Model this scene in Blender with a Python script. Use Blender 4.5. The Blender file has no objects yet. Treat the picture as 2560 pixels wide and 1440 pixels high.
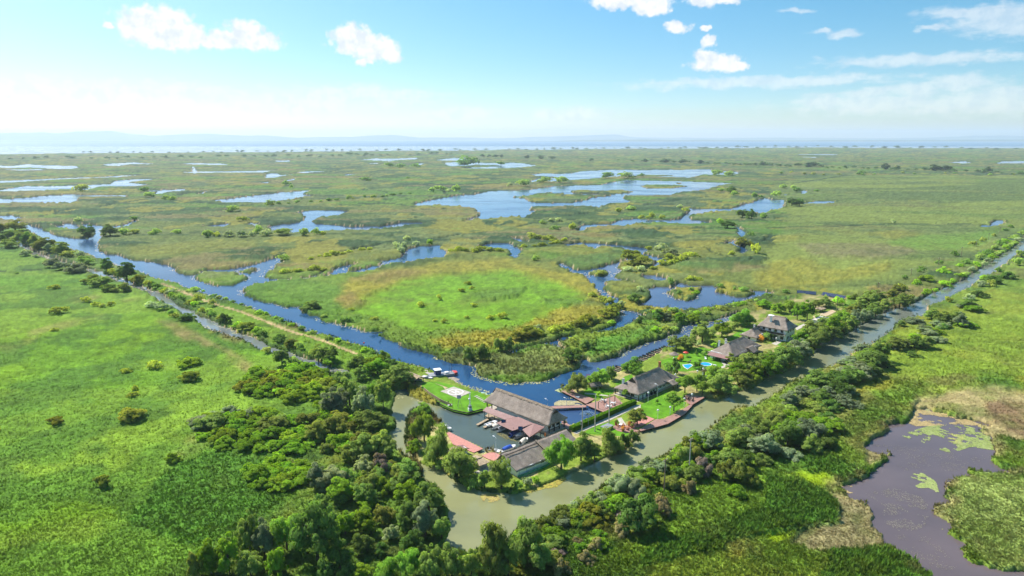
import bpy, math, random
import numpy as np
from mathutils import Vector, Matrix

# ---------------------------------------------------------------- camera, world, sun, exposure
SC = bpy.context.scene
COL = SC.collection
F, H = 1750.0, 90.0                      # focal length in photo pixels (2560 wide), camera height
PITCH = math.atan((720 - 344) / F)
cam_d = bpy.data.cameras.new('camera'); cam = bpy.data.objects.new('camera', cam_d); COL.objects.link(cam)
cam.location = (0, 0, H); cam.rotation_euler = (math.pi / 2 - PITCH, 0, 0)
cam_d.sensor_width = 36.0; cam_d.lens = 36.0 * F / 2560.0
cam_d.clip_start = 1.0; cam_d.clip_end = 120000.0
SC.camera = cam
SUN_EL, SUN_AZ = math.radians(46), math.radians(-47)     # azimuth from +Y, negative = left
sv = Vector((math.sin(SUN_AZ) * math.cos(SUN_EL), math.cos(SUN_AZ) * math.cos(SUN_EL), math.sin(SUN_EL)))
sd = bpy.data.lights.new('sun', 'SUN'); sun = bpy.data.objects.new('sun', sd); COL.objects.link(sun)
sd.energy = 4.25; sd.angle = math.radians(0.55); sd.color = (1.0, 0.955, 0.88)
sun.rotation_euler = sv.to_track_quat('Z', 'Y').to_euler(); sun.location = (-200, 200, 400)
SC.view_settings.view_transform = 'Standard'; SC.view_settings.look = 'None'
SC.view_settings.exposure = 0.82; SC.view_settings.gamma = 1.0; SC.view_settings.use_curve_mapping = False
cy = SC.cycles
cy.max_bounces = 7; cy.diffuse_bounces = 4; cy.glossy_bounces = 3; cy.transmission_bounces = 3
cy.volume_bounces = 1; cy.transparent_max_bounces = 6
cy.caustics_reflective = False; cy.caustics_refractive = False
cy.use_adaptive_sampling = True; cy.adaptive_threshold = 0.02
cy.use_denoising = True
try: cy.denoiser = 'OPENIMAGEDENOISE'; cy.denoising_input_passes = 'RGB_ALBEDO_NORMAL'
except Exception: pass

def G(px, py, z=0.0):
    """photo pixel -> world x, y on the level z"""
    u, v = (px - 1280) / F, -(py - 720) / F
    y, w = math.cos(PITCH) + v * math.sin(PITCH), -math.sin(PITCH) + v * math.cos(PITCH)
    t = (z - H) / w
    return (u * t, y * t)
def GV(px, py, z=0.0):
    a = G(px, py, z); return Vector((a[0], a[1], z))
def pxm(px, py):
    x, y = G(px, py); return F / (y * math.cos(PITCH) + H * math.sin(PITCH))
def depr(py):
    return PITCH + math.atan((py - 720) / F)

# ---------------------------------------------------------------- node helpers
def new_mat(name):
    m = bpy.data.materials.new(name); m.use_nodes = True
    nt = m.node_tree; nt.nodes.clear()
    return m, nt
def N(nt, t, **kw):
    n = nt.nodes.new(t)
    for k, v in kw.items():
        if k.startswith('i_'): n.inputs[k[2:].replace('_', ' ')].default_value = v
        else: setattr(n, k, v)
    return n
def L(nt, a, b): nt.links.new(a, b)
def mth(nt, op, a, b=None, c=None, clamp=False):
    n = nt.nodes.new('ShaderNodeMath'); n.operation = op; n.use_clamp = clamp
    for i, s in enumerate((a, b, c)):
        if s is None: continue
        if isinstance(s, (int, float)): n.inputs[i].default_value = s
        else: nt.links.new(s, n.inputs[i])
    return n.outputs[0]
def mixc(nt, f, a, b, typ='MIX'):
    n = nt.nodes.new('ShaderNodeMixRGB'); n.blend_type = typ
    for i, s in enumerate((f, a, b)):
        if isinstance(s, (int, float)): n.inputs[i].default_value = s
        elif isinstance(s, tuple): n.inputs[i].default_value = s if len(s) == 4 else (*s, 1)
        else: nt.links.new(s, n.inputs[i])
    return n.outputs[0]
def ramp(nt, fac, stops):
    n = nt.nodes.new('ShaderNodeValToRGB'); e = n.color_ramp.elements
    while len(e) < len(stops): e.new(0.5)
    for k, (p, c) in enumerate(stops): e[k].position = p; e[k].color = (*c, 1) if len(c) == 3 else c
    nt.links.new(fac, n.inputs[0]); return n.outputs[0]
def noise(nt, vec, scale, detail=3, rough=0.55, dist=0.0):
    n = nt.nodes.new('ShaderNodeTexNoise'); n.inputs['Scale'].default_value = scale
    n.inputs['Detail'].default_value = detail; n.inputs['Roughness'].default_value = rough
    n.inputs['Distortion'].default_value = dist
    if vec is not None: nt.links.new(vec, n.inputs['Vector'])
    return n.outputs['Fac']

# ---------------------------------------------------------------- world: Nishita sky with clouds far away
W = bpy.data.worlds.new('World'); SC.world = W; W.use_nodes = True
nt = W.node_tree; nt.nodes.clear()
def build_world():
    out = N(nt, 'ShaderNodeOutputWorld'); bg = N(nt, 'ShaderNodeBackground'); bg.inputs['Strength'].default_value = 0.105
    L(nt, bg.outputs[0], out.inputs[0])
    tc = N(nt, 'ShaderNodeTexCoord')
    sep = N(nt, 'ShaderNodeSeparateXYZ'); L(nt, tc.outputs['Generated'], sep.inputs[0])
    zc = mth(nt, 'MAXIMUM', sep.outputs[2], 0.004)
    # lift the elevation a little so that the clear blue begins lower, as in the photograph
    zl = mth(nt, 'POWER', zc, SKY_POW)
    cmb = N(nt, 'ShaderNodeCombineXYZ'); L(nt, sep.outputs[0], cmb.inputs[0]); L(nt, sep.outputs[1], cmb.inputs[1]); L(nt, zl, cmb.inputs[2])
    nrm = N(nt, 'ShaderNodeVectorMath', operation='NORMALIZE'); L(nt, cmb.outputs[0], nrm.inputs[0])
    sky = N(nt, 'ShaderNodeTexSky'); sky.sky_type = 'NISHITA'; sky.sun_disc = False
    sky.sun_elevation = SUN_EL; sky.sun_rotation = SUN_AZ; sky.altitude = 0
    sky.air_density = 1.0; sky.dust_density = 0.9; sky.ozone_density = 2.2
    L(nt, nrm.outputs[0], sky.inputs[0])
    hs = N(nt, 'ShaderNodeHueSaturation'); hs.inputs['Hue'].default_value = SKY_HUE; hs.inputs['Saturation'].default_value = SKY_SAT
    hs.inputs['Value'].default_value = SKY_VAL
    L(nt, sky.outputs[0], hs.inputs['Color'])
    # azimuth / elevation in degrees
    az = mth(nt, 'MULTIPLY', mth(nt, 'ARCTAN2', sep.outputs[0], sep.outputs[1]), 57.29578)
    el = mth(nt, 'MULTIPLY', mth(nt, 'ARCSINE', sep.outputs[2]), 57.29578)
    ae = N(nt, 'ShaderNodeCombineXYZ'); L(nt, az, ae.inputs[0]); L(nt, el, ae.inputs[1])
    wn = N(nt, 'ShaderNodeTexNoise'); wn.inputs['Scale'].default_value = 0.55; wn.inputs['Detail'].default_value = 5; wn.inputs['Roughness'].default_value = .6
    L(nt, ae.outputs[0], wn.inputs['Vector'])
    off = N(nt, 'ShaderNodeVectorMath', operation='SUBTRACT'); L(nt, wn.outputs['Color'], off.inputs[0]); off.inputs[1].default_value = (.5, .5, .5)
    sc2 = N(nt, 'ShaderNodeVectorMath', operation='MULTIPLY'); L(nt, off.outputs[0], sc2.inputs[0]); sc2.inputs[1].default_value = (2.2, 1.3, 0)
    wv = N(nt, 'ShaderNodeVectorMath', operation='ADD'); L(nt, ae.outputs[0], wv.inputs[0]); L(nt, sc2.outputs[0], wv.inputs[1])
    puff = noise(nt, ae.outputs[0], 1.5, 6, .62)
    def ang(px, py):
        u, v = (px - 1280) / F, -(py - 720) / F
        d = Vector((u, math.cos(PITCH) + v * math.sin(PITCH), -math.sin(PITCH) + v * math.cos(PITCH))).normalized()
        return math.degrees(math.atan2(d.x, d.y)), math.degrees(math.asin(d.z))
    def blobs(lst, vec):
        acc = None
        for (px, py, rx, ry) in lst:
            a, e = ang(px, py); k = 57.3 / F
            s = N(nt, 'ShaderNodeVectorMath', operation='SUBTRACT'); L(nt, vec, s.inputs[0]); s.inputs[1].default_value = (a, e, 0)
            m = N(nt, 'ShaderNodeVectorMath', operation='MULTIPLY'); L(nt, s.outputs[0], m.inputs[0]); m.inputs[1].default_value = (1 / (rx * k), 1 / (ry * k), 0)
            l = N(nt, 'ShaderNodeVectorMath', operation='LENGTH'); L(nt, m.outputs[0], l.inputs[0])
            d = mth(nt, 'SUBTRACT', 1.0, l.outputs['Value'])
            acc = d if acc is None else mth(nt, 'MAXIMUM', acc, d)
        return acc
    cum = [(390, 66, 100, 56), (430, 92, 90, 34), (345, 78, 60, 38), (490, 84, 40, 26), (545, 100, 60, 26), (612, 86, 60, 42), (650, 104, 60, 28),
           (880, 98, 70, 44), (930, 118, 85, 38), (980, 135, 40, 22), (910, 155, 22, 12),
           (1560, 0, 110, 28), (1630, 16, 60, 26), (1790, -4, 90, 16), (1695, 68, 38, 20), (1772, 104, 26, 22), (1764, 66, 22, 10),
           (1790, 156, 80, 26), (1765, 146, 45, 24), (1830, 160, 40, 18), (272, 64, 14, 9)]
    v = blobs(cum, wv.outputs[0])
    v = mth(nt, 'ADD', v, mth(nt, 'MULTIPLY', mth(nt, 'SUBTRACT', puff, .5), 1.0))
    mk = N(nt, 'ShaderNodeMapRange', interpolation_type='SMOOTHSTEP'); L(nt, v, mk.inputs[0]); mk.inputs[1].default_value = .06; mk.inputs[2].default_value = .5
    low = [(900, 240, 290, 34), (760, 262, 200, 40), (1150, 285, 140, 24), (1420, 290, 150, 26), (2060, 252, 90, 26), (2170, 240, 80, 26), (2290, 226, 90, 28),
           (2400, 205, 90, 26), (2250, 262, 330, 34), (2500, 250, 220, 50), (300, 235, 420, 40), (2500, 50, 130, 40), (2440, 30, 130, 22), (2335, 74, 45, 9), (2560, 75, 90, 26),
           (2300, 150, 260, 18), (1900, 205, 420, 20), (1990, 30, 40, 8), (2050, 78, 40, 7), (2110, 85, 50, 14)]
    v2 = blobs(low, wv.outputs[0])
    st = N(nt, 'ShaderNodeMapping'); st.inputs['Scale'].default_value = (.55, 1.7, 1); L(nt, ae.outputs[0], st.inputs[0])
    puff2 = noise(nt, st.outputs[0], 1.1, 6, .62)
    v2 = mth(nt, 'ADD', v2, mth(nt, 'MULTIPLY', mth(nt, 'SUBTRACT', puff2, .5), 1.5))
    mk2 = N(nt, 'ShaderNodeMapRange', interpolation_type='SMOOTHSTEP'); L(nt, v2, mk2.inputs[0]); mk2.inputs[1].default_value = .05; mk2.inputs[2].default_value = .75
    # the same kind of broken cloud over the rest of the sky, out of the frame
    dn = N(nt, 'ShaderNodeVectorMath', operation='DIVIDE'); L(nt, tc.outputs['Generated'], dn.inputs[0])
    zz = N(nt, 'ShaderNodeCombineXYZ'); zq = mth(nt, 'ADD', zc, .12)
    for i in range(3): L(nt, zq, zz.inputs[i])
    L(nt, zz.outputs[0], dn.inputs[1])
    hi = noise(nt, dn.outputs[0], 1.4, 7, .6)
    mk3 = N(nt, 'ShaderNodeMapRange', interpolation_type='SMOOTHSTEP'); L(nt, hi, mk3.inputs[0]); mk3.inputs[1].default_value = .56; mk3.inputs[2].default_value = .72
    up = N(nt, 'ShaderNodeMapRange'); L(nt, el, up.inputs[0]); up.inputs[1].default_value = 10; up.inputs[2].default_value = 16
    m3 = mth(nt, 'MULTIPLY', mth(nt, 'MULTIPLY', mk3.outputs[0], up.outputs[0]), .8)
    shade = ramp(nt, noise(nt, ae.outputs[0], .9, 4, .6), [(.38, (4.5, 4.85, 5.3)), (.56, CLOUD)])
    c = mixc(nt, mth(nt, 'MULTIPLY', mk2.outputs[0], .5), hs.outputs[0], shade)
    c = mixc(nt, mth(nt, 'MULTIPLY', mk.outputs[0], .97), c, shade)
    c = mixc(nt, m3, c, shade)
    L(nt, c, bg.inputs['Color'])
SKY_POW, SKY_HUE, SKY_SAT, SKY_VAL, CLOUD = 0.80, 0.482, 1.40, .84, (5.9, 5.85, 5.75)
build_world()
W.cycles.sampling_method = 'MANUAL'; W.cycles.sample_map_resolution = 512

# ---------------------------------------------------------------- object helpers
def tag(o, label=None, cat=None, group=None, kind=None):
    if label: o['label'] = label
    if cat: o['category'] = cat
    if group: o['group'] = group
    if kind: o['kind'] = kind
    return o
def empty(name, loc, rz=0.0):
    e = bpy.data.objects.new(name, None); e.empty_display_size = 0.5
    e.location = loc; e.rotation_euler = (0, 0, rz); COL.objects.link(e); return e
def np_mesh(name, V, Fq, mat=None, smooth=False, cols=None, tri=False):
    """fast mesh from arrays; Fq is (n,4) or (n,3)"""
    k = Fq.shape[1]
    me = bpy.data.meshes.new(name)
    me.vertices.add(len(V)); me.vertices.foreach_set('co', np.asarray(V, np.float32).ravel())
    me.loops.add(Fq.size); me.loops.foreach_set('vertex_index', Fq.astype(np.int32).ravel())
    me.polygons.add(len(Fq)); me.polygons.foreach_set('loop_start', np.arange(0, Fq.size, k, dtype=np.int32))
    me.polygons.foreach_set('loop_total', np.full(len(Fq), k, np.int32))
    if smooth: me.polygons.foreach_set('use_smooth', np.ones(len(Fq), bool))
    me.update(calc_edges=True)
    if cols is not None:
        a = me.color_attributes.new('col', 'FLOAT_COLOR', 'POINT')
        c = np.ones((len(V), 4), np.float32); c[:, :cols.shape[1]] = cols; a.data.foreach_set('color', c.ravel())
    if mat: me.materials.append(mat)
    return me
def link(name, me, parent=None):
    o = bpy.data.objects.new(name, me); COL.objects.link(o)
    if parent is not None: o.parent = parent
    return o

# ---------------------------------------------------------------- numpy noise
def _h(ix, iy, s):
    n = (ix.astype(np.int64) * 374761393 + iy.astype(np.int64) * 668265263 + s * 974634777) & 0x7fffffff
    n = ((n ^ (n >> 13)) * 1274126177) & 0x7fffffff
    return ((n ^ (n >> 16)) & 0xffff) / 65535.0
def vnoise(x, y, s=0):
    ix, iy = np.floor(x), np.floor(y); fx, fy = x - ix, y - iy
    fx = fx * fx * (3 - 2 * fx); fy = fy * fy * (3 - 2 * fy)
    a, b, c, d = _h(ix, iy, s), _h(ix + 1, iy, s), _h(ix, iy + 1, s), _h(ix + 1, iy + 1, s)
    return (a + (b - a) * fx) * (1 - fy) + (c + (d - c) * fx) * fy
def fbm(x, y, wl, octv=4, s=0, gain=.55):
    r, amp, tot = 0, 1.0, 0
    for k in range(octv):
        ca, sa = math.cos(.7 * k + .3), math.sin(.7 * k + .3); q = 2.03 ** k / wl
        r = r + amp * vnoise((x * ca - y * sa) * q + 17.3 * k, (x * sa + y * ca) * q - 9.1 * k, s + k * 7); tot += amp; amp *= gain
    return np.clip((r / tot - .5) * 1.55 + .5, 0, 1)
def sstep(a, b, x):
    t = np.clip((x - a) / (b - a), 0, 1); return t * t * (3 - 2 * t)

# ---------------------------------------------------------------- outlines, traced on the photograph and laid on the ground
FR = {'a': (0, 300, 4), 'b': (640, 300, 4), 'c': (1280, 300, 4), 'd': (1920, 300, 4), 'e': (0, 560, 4), 'f': (640, 560, 4), 'g': (1280, 560, 4),
      'h': (1920, 560, 4), 'k': (1840, 900, 2.6667), 'p': (0, 0, 1), 'l': (0, 900, 2.667), 'm': (560, 900, 2.667), 'n': (1200, 900, 2.6667),
      'q': (1500, 760, 4.267), 'r': (1400, 880, 6), 's': (1180, 940, 8), 't': (960, 880, 3.43), 'u': (1000, 880, 8), 'v': (1080, 1040, 6.545)}
def TP(s):
    """'a:x,y x,y b:x,y' -> list of photo pixels"""
    out = []; f = FR['p']
    for w in s.split():
        if ':' in w: k, w = w.split(':'); f = FR[k]
        x, y = w.split(','); out.append((f[0] + float(x) / f[2], f[1] + float(y) / f[2]))
    return out
def inpoly(X, Y, P):
    P = np.asarray(P); r = np.zeros(X.shape, bool)
    m = (X >= P[:, 0].min()) & (X <= P[:, 0].max()) & (Y >= P[:, 1].min()) & (Y <= P[:, 1].max())
    if not m.any(): return r
    x, y = X[m], Y[m]; c = np.zeros(x.shape, bool); j = len(P) - 1
    for i in range(len(P)):
        (xi, yi), (xj, yj) = P[i], P[j]
        if yi != yj: c ^= ((yi > y) != (yj > y)) & (x < (xj - xi) * (y - yi) / (yj - yi) + xi)
        j = i
    r[m] = c; return r

CANAL = TP('p:983,979 1015,972 1022,990 1080,1012 1106,1018 1131,1030 1169,1037 1206,1027 1216,1020 1300,1055 1380,1085 1372,1096 1262,1140 1231,1129 1206,1137 1186,1132 1208,1122 1117,1080 1112,1067 1077,1026 1050,1024 1030,1034 1018,1046 1012,1107 1024,1130 1047,1158 1082,1173 1106,1178 1141,1206 1193,1226 1228,1232 1290,1235 1350,1217 1429,1183 1511,1144 1556,1136 1575,1115 1598,1090 1601,1078 1633,1069 1667,1061 1710,1036 1730,1014 1762,996 1800,1001 1840,980 1866,978 1912,954 1940,935 1992,912 2020,890 2075,852 2155,812 2190,787 2275,761 2317,738 2357,722 2407,700 2477,652 2517,627 2560,598 2680,520 2680,560 2560,627 2532,644 2495,674 2437,707 2410,727 2370,747 2317,769 2310,787 2267,802 2245,814 2185,859 2160,867 2137,884 2102,909 2065,921 2027,943 1982,958 1889,1018 1840,1029 1777,1071 1740,1104 1672,1138 1616,1164 1575,1191 1515,1213 1485,1236 1440,1273 1410,1277 1342,1311 1300,1330 1267,1358 1175,1390 1096,1374 1122,1344 1127,1300 1126,1280 1109,1256 1100,1226 1059,1202 1056,1168 1018,1153 1010,1138 969,1089 989,1069 980,1045 986,1004')
MAIN = TP('p:40,552 62,560 105,572 131,586 172,595 215,598 246,605 245,622 265,635 295,637 318,646 350,653 390,657 418,662 445,676 447,686 490,688 520,676 560,676 640,662 700,640 720,690 680,702 640,712 606,728 612,738 640,750 690,760 715,771 747,767 755,782 790,792 815,804 860,815 890,822 927,832 972,830 947,842 962,847 1015,867 1065,885 1097,895 1130,907 1165,911 1193,918 1208,938 1240,950 1280,954 1333,955 1368,951 1409,933 1438,922 1455,912 1458,898 1480,907 1507,902 1535,894 1575,876 1603,862 1655,847 1694,830 1701,814 1727,812 1779,804 1814,793 1835,784 1850,780 1846,794 1790,814 1745,827 1722,850 1680,873 1640,888 1600,910 1540,934 1510,947 1475,952 1440,965 1404,978 1420,990 1464,998 1480,1012 1508,1032 1428,1064 1400,1060 1300,1030 1225,989 1175,972 1150,960 1120,946 1126,941 1090,935 1070,926 1037,917 1000,908 940,884 902,871 865,856 815,841 770,832 740,813 695,798 640,780 600,763 542,746 500,733 462,718 375,691 337,678 282,661 262,653 215,636 172,621 120,606 67,571 40,560')
SIDE = TP('p:20,596 50,605 85,630 222,675 250,680 300,694 337,710 375,725 410,737 440,760 482,780 525,800 575,825 640,848 685,867 765,897 850,920 872,930 860,945 815,936 755,908 685,888 640,873 575,846 525,826 487,806 460,788 430,768 387,746 340,723 300,706 270,696 222,682 85,637 40,612')
POND = TP('k:870,550 930,500 1050,450 1130,400 1200,340 1300,330 1500,370 1620,420 1680,500 1750,590 1730,650 1800,730 1850,760 1680,740 1570,740 1560,780 1420,830 1430,900 1320,970 1310,1040 1380,1110 1490,1200 1560,1320 1700,1390 1900,1430 2020,1600 1500,1600 1300,1420 1180,1330 1060,1262 980,1240 980,1190 930,1120 900,1090 940,1040 870,960 780,920 700,870 600,850 700,830 850,800 890,750 1020,700 1010,650 930,590')
PONDS = [TP(s) for s in (
 'a:-400,720 0,700 250,660 550,660 880,650 1100,640 1150,610 1350,590 1560,592 1280,625 1500,648 1300,668 1000,665 880,700 700,690 400,705 100,712 -400,730',
 'a:-300,618 0,608 300,598 700,578 1000,572 1250,553 1410,551 1170,573 900,583 500,601 150,624 0,630 -300,640',
 'a:-200,452 0,455 80,460 180,455 280,440 350,450 560,455 760,460 790,480 700,492 540,488 300,475 150,480 20,480 -200,475',
 'a:30,495 400,491 450,500 200,506', 'a:1020,442 1250,429 1340,423 1450,434 1580,433 1480,441 1300,443 1180,459 1080,456',
 'a:1810,434 2000,431 2200,436 2310,448 2150,449 1950,446', 'a:1920,465 1942,470 1962,500 1970,516 2300,512 2560,509 2560,526 2200,526 1970,532 1940,532 1800,523 1925,515 1930,490',
 'a:-400,800 0,793 200,783 450,758 720,743 850,753 1280,750 1270,769 1000,767 800,771 770,800 780,816 720,832 400,832 200,827 0,837 -400,845',
 'a:1480,710 1700,698 1850,693 1850,706 1700,722 1600,740 1550,737 1560,715', 'a:1940,745 2050,718 2090,713 2020,737',
 'a:2100,800 2250,790 2400,773 2560,755 b:250,723 450,713 540,703 470,745 590,765 440,772 360,792 150,827 0,827 a:2230,830 2200,815',
 'a:-200,950 40,958 100,952 240,980 160,1004 100,1004 -200,985', 'a:510,1055 620,1060 640,1033 740,1038 810,1075 750,1094 650,1088 540,1067',
 'a:840,1038 940,1048 1040,1062 1030,1110 1000,1150 1030,1170 985,1210 985,1252 880,1240 870,1180 950,1150 960,1110 890,1085 830,1060',
 'a:1040,1072 1200,1056 1350,1006 1395,1018 1300,1050 1200,1082 1100,1088', 'a:2040,1070 2150,1048 2260,1036 2315,1050 2220,1072 2100,1070', 'a:2450,1052 2500,1026 2570,1036 2570,1064',
 'b:120,1070 250,1050 430,1025 490,1000 480,960 440,918 560,908 800,902 950,914 860,947 620,982 560,1010 600,1042 760,1052 950,1067 1250,1066 1450,1030 1640,1023 1690,1040 1500,1064 1200,1094 1000,1104 700,1114 560,1120 380,1134 280,1114 150,1108',
 'b:1570,845 1800,790 2000,758 2200,738 2360,712 c:0,706 200,697 420,662 900,648 1000,623 1150,598 1250,603 1700,612 2000,622 2215,634 2090,652 1950,692 1700,722 1600,748 1350,758 1120,762 1110,787 1200,824 1000,829 860,879 700,859 400,864 200,873 180,893 240,917 150,969 0,974 b:2300,994 2180,987 2090,1022 2080,1010 2240,960 2220,930 2190,885 2050,870 1800,852 1650,862',
 'c:190,545 330,533 480,538 600,533 700,512 1000,497 1300,501 1800,495 1980,495 2000,513 2250,517 2275,535 2200,547 1900,548 1780,577 1500,568 1400,566 1620,556 1500,549 1300,553 1000,567 850,582 600,603 400,617 280,602 210,622 185,612 260,586 480,576 400,566 250,561',
 'c:0,427 100,432 245,456 0,473 b:2400,452 2200,447 2100,457 1950,463 1885,442 1900,428 2000,422 2150,419 2340,432', 'b:1050,400 1200,383 1350,388 1600,376 1625,390 1400,402 1340,413 1250,407',
 'b:1800,401 1980,378 2165,394 2100,407 1900,407', 'b:2050,481 2560,458 c:240,460 0,480 b:2300,488', 'b:1550,456 1660,433 1685,440 1590,458', 'b:180,408 330,403 345,415 220,419', 'b:1120,437 1220,429 1210,439',
 'b:100,550 150,533 220,533 240,549 380,547 250,562 180,580 100,577', 'b:380,531 500,513 730,513 600,523 480,532', 'b:890,548 960,540 985,544 900,557', 'b:0,508 190,506 60,527 0,527', 'b:290,606 380,586 392,600 320,610', 'b:60,625 130,622 120,634 60,634',
 'c:640,1117 695,1058 800,1043 1000,1038 1100,998 1250,988 1400,1003 1650,998 1700,978 1720,950 1780,920 1740,883 1980,893 2200,888 2300,848 2400,828 2500,788 2560,783 d:50,798 162,803 162,872 0,914 c:2470,949 2440,924 2250,904 1980,919 1800,949 1770,977 1790,1002 1900,1007 2010,1027 1800,1044 1700,1039 1500,1024 1290,1034 1200,1049 1150,1064 1000,1059 900,1064 735,1079 705,1117',
 'd:330,716 370,708 412,728 340,737', 'd:150,742 190,742 185,752', 'd:340,832 500,813 640,813 672,830 500,835 400,838', 'd:2110,1060 2200,1053 2230,1058 2260,1008 2350,1003 2362,1035 2240,1066 2120,1075', 'd:2340,415 2700,405 2700,434 2280,436', 'd:1800,425 1950,413 2045,430 1950,434', 'd:220,342 700,344 650,352', 'd:350,372 480,371 490,378',
 'c:2215,1063 2260,1056 2275,1090 2315,1108 2330,1160 2305,1184 2265,1132 2245,1092', 'c:2140,1240 2200,1203 2235,1230 2285,1270 2355,1300 2335,1334 2275,1344 2262,1290 2205,1252',
 'g:530,200 650,188 850,193 1100,213 1385,250 1340,280 1330,305 1450,330 1560,350 1560,392 1475,402 1425,455 1355,455 1440,395 1470,380 1360,355 1180,360 1090,400 1060,430 1095,460 1060,500 1030,540 1100,560 1215,592 1050,577 960,572 910,612 920,652 980,702 1075,732 1050,790 1040,832 1100,862 1250,882 1345,932 1262,944 1172,1004 1092,1054 802,1094 775,1080 900,1048 1020,1008 1060,930 1080,900 1050,840 935,822 935,760 875,690 825,620 775,560 695,510 615,490 535,450 475,440 475,388 540,400 580,430 640,470 760,460 830,445 1000,400 1150,360 1230,320 1220,290 1130,250 900,222 860,250 700,214 600,218 540,228',
 'g:1270,802 1300,790 1380,740 1390,700 1350,660 1380,640 1500,630 1600,640 1640,583 1700,588 1760,618 1880,613 2000,618 2060,640 2020,660 2040,680 2200,730 2330,735 2430,700 2370,660 2450,668 2580,678 2590,712 2400,755 2200,806 2100,836 1900,856 1700,866 1500,846 1300,826',
 'g:1275,522 1350,503 1450,508 1545,550 1535,574 1440,574 1360,553', 'g:-20,1280 200,1228 310,1208 440,1148 560,1123 640,1110 780,1082 800,1096 620,1130 560,1152 440,1192 480,1240 515,1258 400,1238 320,1228 200,1244 -20,1300',
 'g:-10,228 60,228 102,270 62,322 -10,345', 'f:2240,222 2320,198 2450,188 2575,206 2575,254 2400,254 2280,274', 'g:0,138 60,148 152,185 100,194 0,164',
 'f:0,600 60,575 130,552 400,552 705,515 770,468 850,428 965,402 1200,378 1275,372 1460,330 1520,260 1560,235 1600,228 1830,212 1832,240 1892,270 1892,334 1700,356 1480,390 1310,404 1160,474 900,496 700,526 450,546 260,566 60,582')]
ISLES = [TP(s) for s in (
 'p:492,690 512,681 550,682 582,681 615,692 617,702 582,714 550,718 525,709 492,702', 'p:590,681 640,669 646,676 612,685',
 'c:10,770 150,760 350,730 600,745 900,755 1050,750 800,780 740,805 600,827 400,832 180,822 150,790', 'c:580,715 650,700 900,705 1100,700 1215,720 1100,736 980,747 800,737 640,737', 'c:1280,660 1350,648 1700,653 1762,665 1600,682 1350,680', 'c:1610,630 1700,626 1690,639',
 'g:780,490 850,465 940,478 972,500 900,532 830,527', 'g:1555,690 1620,640 1750,636 1882,640 1892,690 1850,742 1760,772 1620,742',
 'f:900,472 920,430 1040,390 1200,373 1282,380 1250,407 1100,442 1000,473', 'f:105,545 100,500 200,450 220,408 500,330 1460,250 1520,262 1460,332 1270,372 965,403 850,428 760,468 700,512 400,542 250,548')]
LODGE = TP('p:1015,962 1040,935 1100,935 1150,962 1225,990 1300,1030 1380,1060 1428,1064 1508,1032 1480,1012 1464,998 1404,978 1440,965 1475,952 1540,934 1600,910 1640,888 1690,868 1722,850 1745,827 1790,814 1846,794 1900,778 2010,740 2120,745 2100,790 2030,830 1980,880 1930,912 1850,960 1762,996 1730,1014 1710,1036 1667,1061 1601,1078 1575,1115 1540,1136 1429,1183 1350,1217 1290,1235 1193,1226 1106,1178 1082,1173 1047,1158 1040,1110 1077,1060 1112,1067 1117,1080 1208,1122 1186,1132 1262,1140 1372,1096 1380,1085 1300,1055 1216,1020 1206,1027 1169,1037 1131,1030 1106,1018 1075,998 1055,980')

# ---------------------------------------------------------------- the marsh ground
cxs = np.concatenate([[-9000, -5000, -3000, -2000, -1400, -1000, -700, -500], np.arange(-360, 2925, 3.6), [3050, 3250, 3550, 4000, 4600, 5600, 7600, 11600]])
cys = np.concatenate([np.arange(366, 470, 1.0), np.arange(470, 640, 1.9), np.arange(640, 1560, 3.3), np.arange(1560, 1800, 14), np.arange(1800, 3100, 80)])
PX, PY = np.meshgrid(cxs, cys)
def Gn(PX, PY):
    v = -(PY - 720) / F; t = -H / (-math.sin(PITCH) + v * math.cos(PITCH))
    return (PX - 1280) / F * t, (math.cos(PITCH) + v * math.sin(PITCH)) * t
GX, GY = Gn(PX, PY)
SCL = F / (GY * math.cos(PITCH) + H * math.sin(PITCH))           # photo pixels per metre
j1 = (fbm(GX, GY, 9, 3, 3) - .5) * 2; j2 = (fbm(GX, GY, 9, 3, 51) - .5) * 2
jx = PX + j1 * np.clip(SCL * 2.2, 0.5, 8); jy = PY + j2 * np.clip(SCL * 2.2 * np.sin(np.arctan(H / GY)), 0.15, 4)
nat = np.zeros(PX.shape, bool); art = inpoly(PX, PY, CANAL)
for p in [MAIN, SIDE] + PONDS: nat |= inpoly(jx, jy, p)
nat |= inpoly(PX + (fbm(GX, GY, 5, 4, 57) - .5) * SCL * 5, PY + (fbm(GX, GY, 5, 4, 59) - .5) * SCL * 2.6, POND)
for p in ISLES: nat &= ~inpoly(jx, jy, p)
lodge = inpoly(PX, PY, LODGE)
canal_j = inpoly(jx, jy, CANAL)
water = (nat & ~lodge) | np.where(inpoly(PX, PY, TP('p:1000,930 1800,930 1800,1260 1000,1260')), art, canal_j)
water |= inpoly(PX, PY, TP('p:1380,1018 1464,1004 1480,1014 1508,1032 1428,1064 1400,1058')) | inpoly(PX, PY, TP('p:1175,973 1225,990 1300,1018 1380,1012 1400,985 1403,978 1300,960')) 
shore_y = np.interp(PX, [-2000, 0, 640, 1280, 1920, 2560, 4000], [389, 384.5, 379.5, 374.5, 369, 371, 377]) + (fbm(GX, GY, 300, 3, 9) - .5) * 2.5
lake = PY < shore_y
water |= lake
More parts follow.
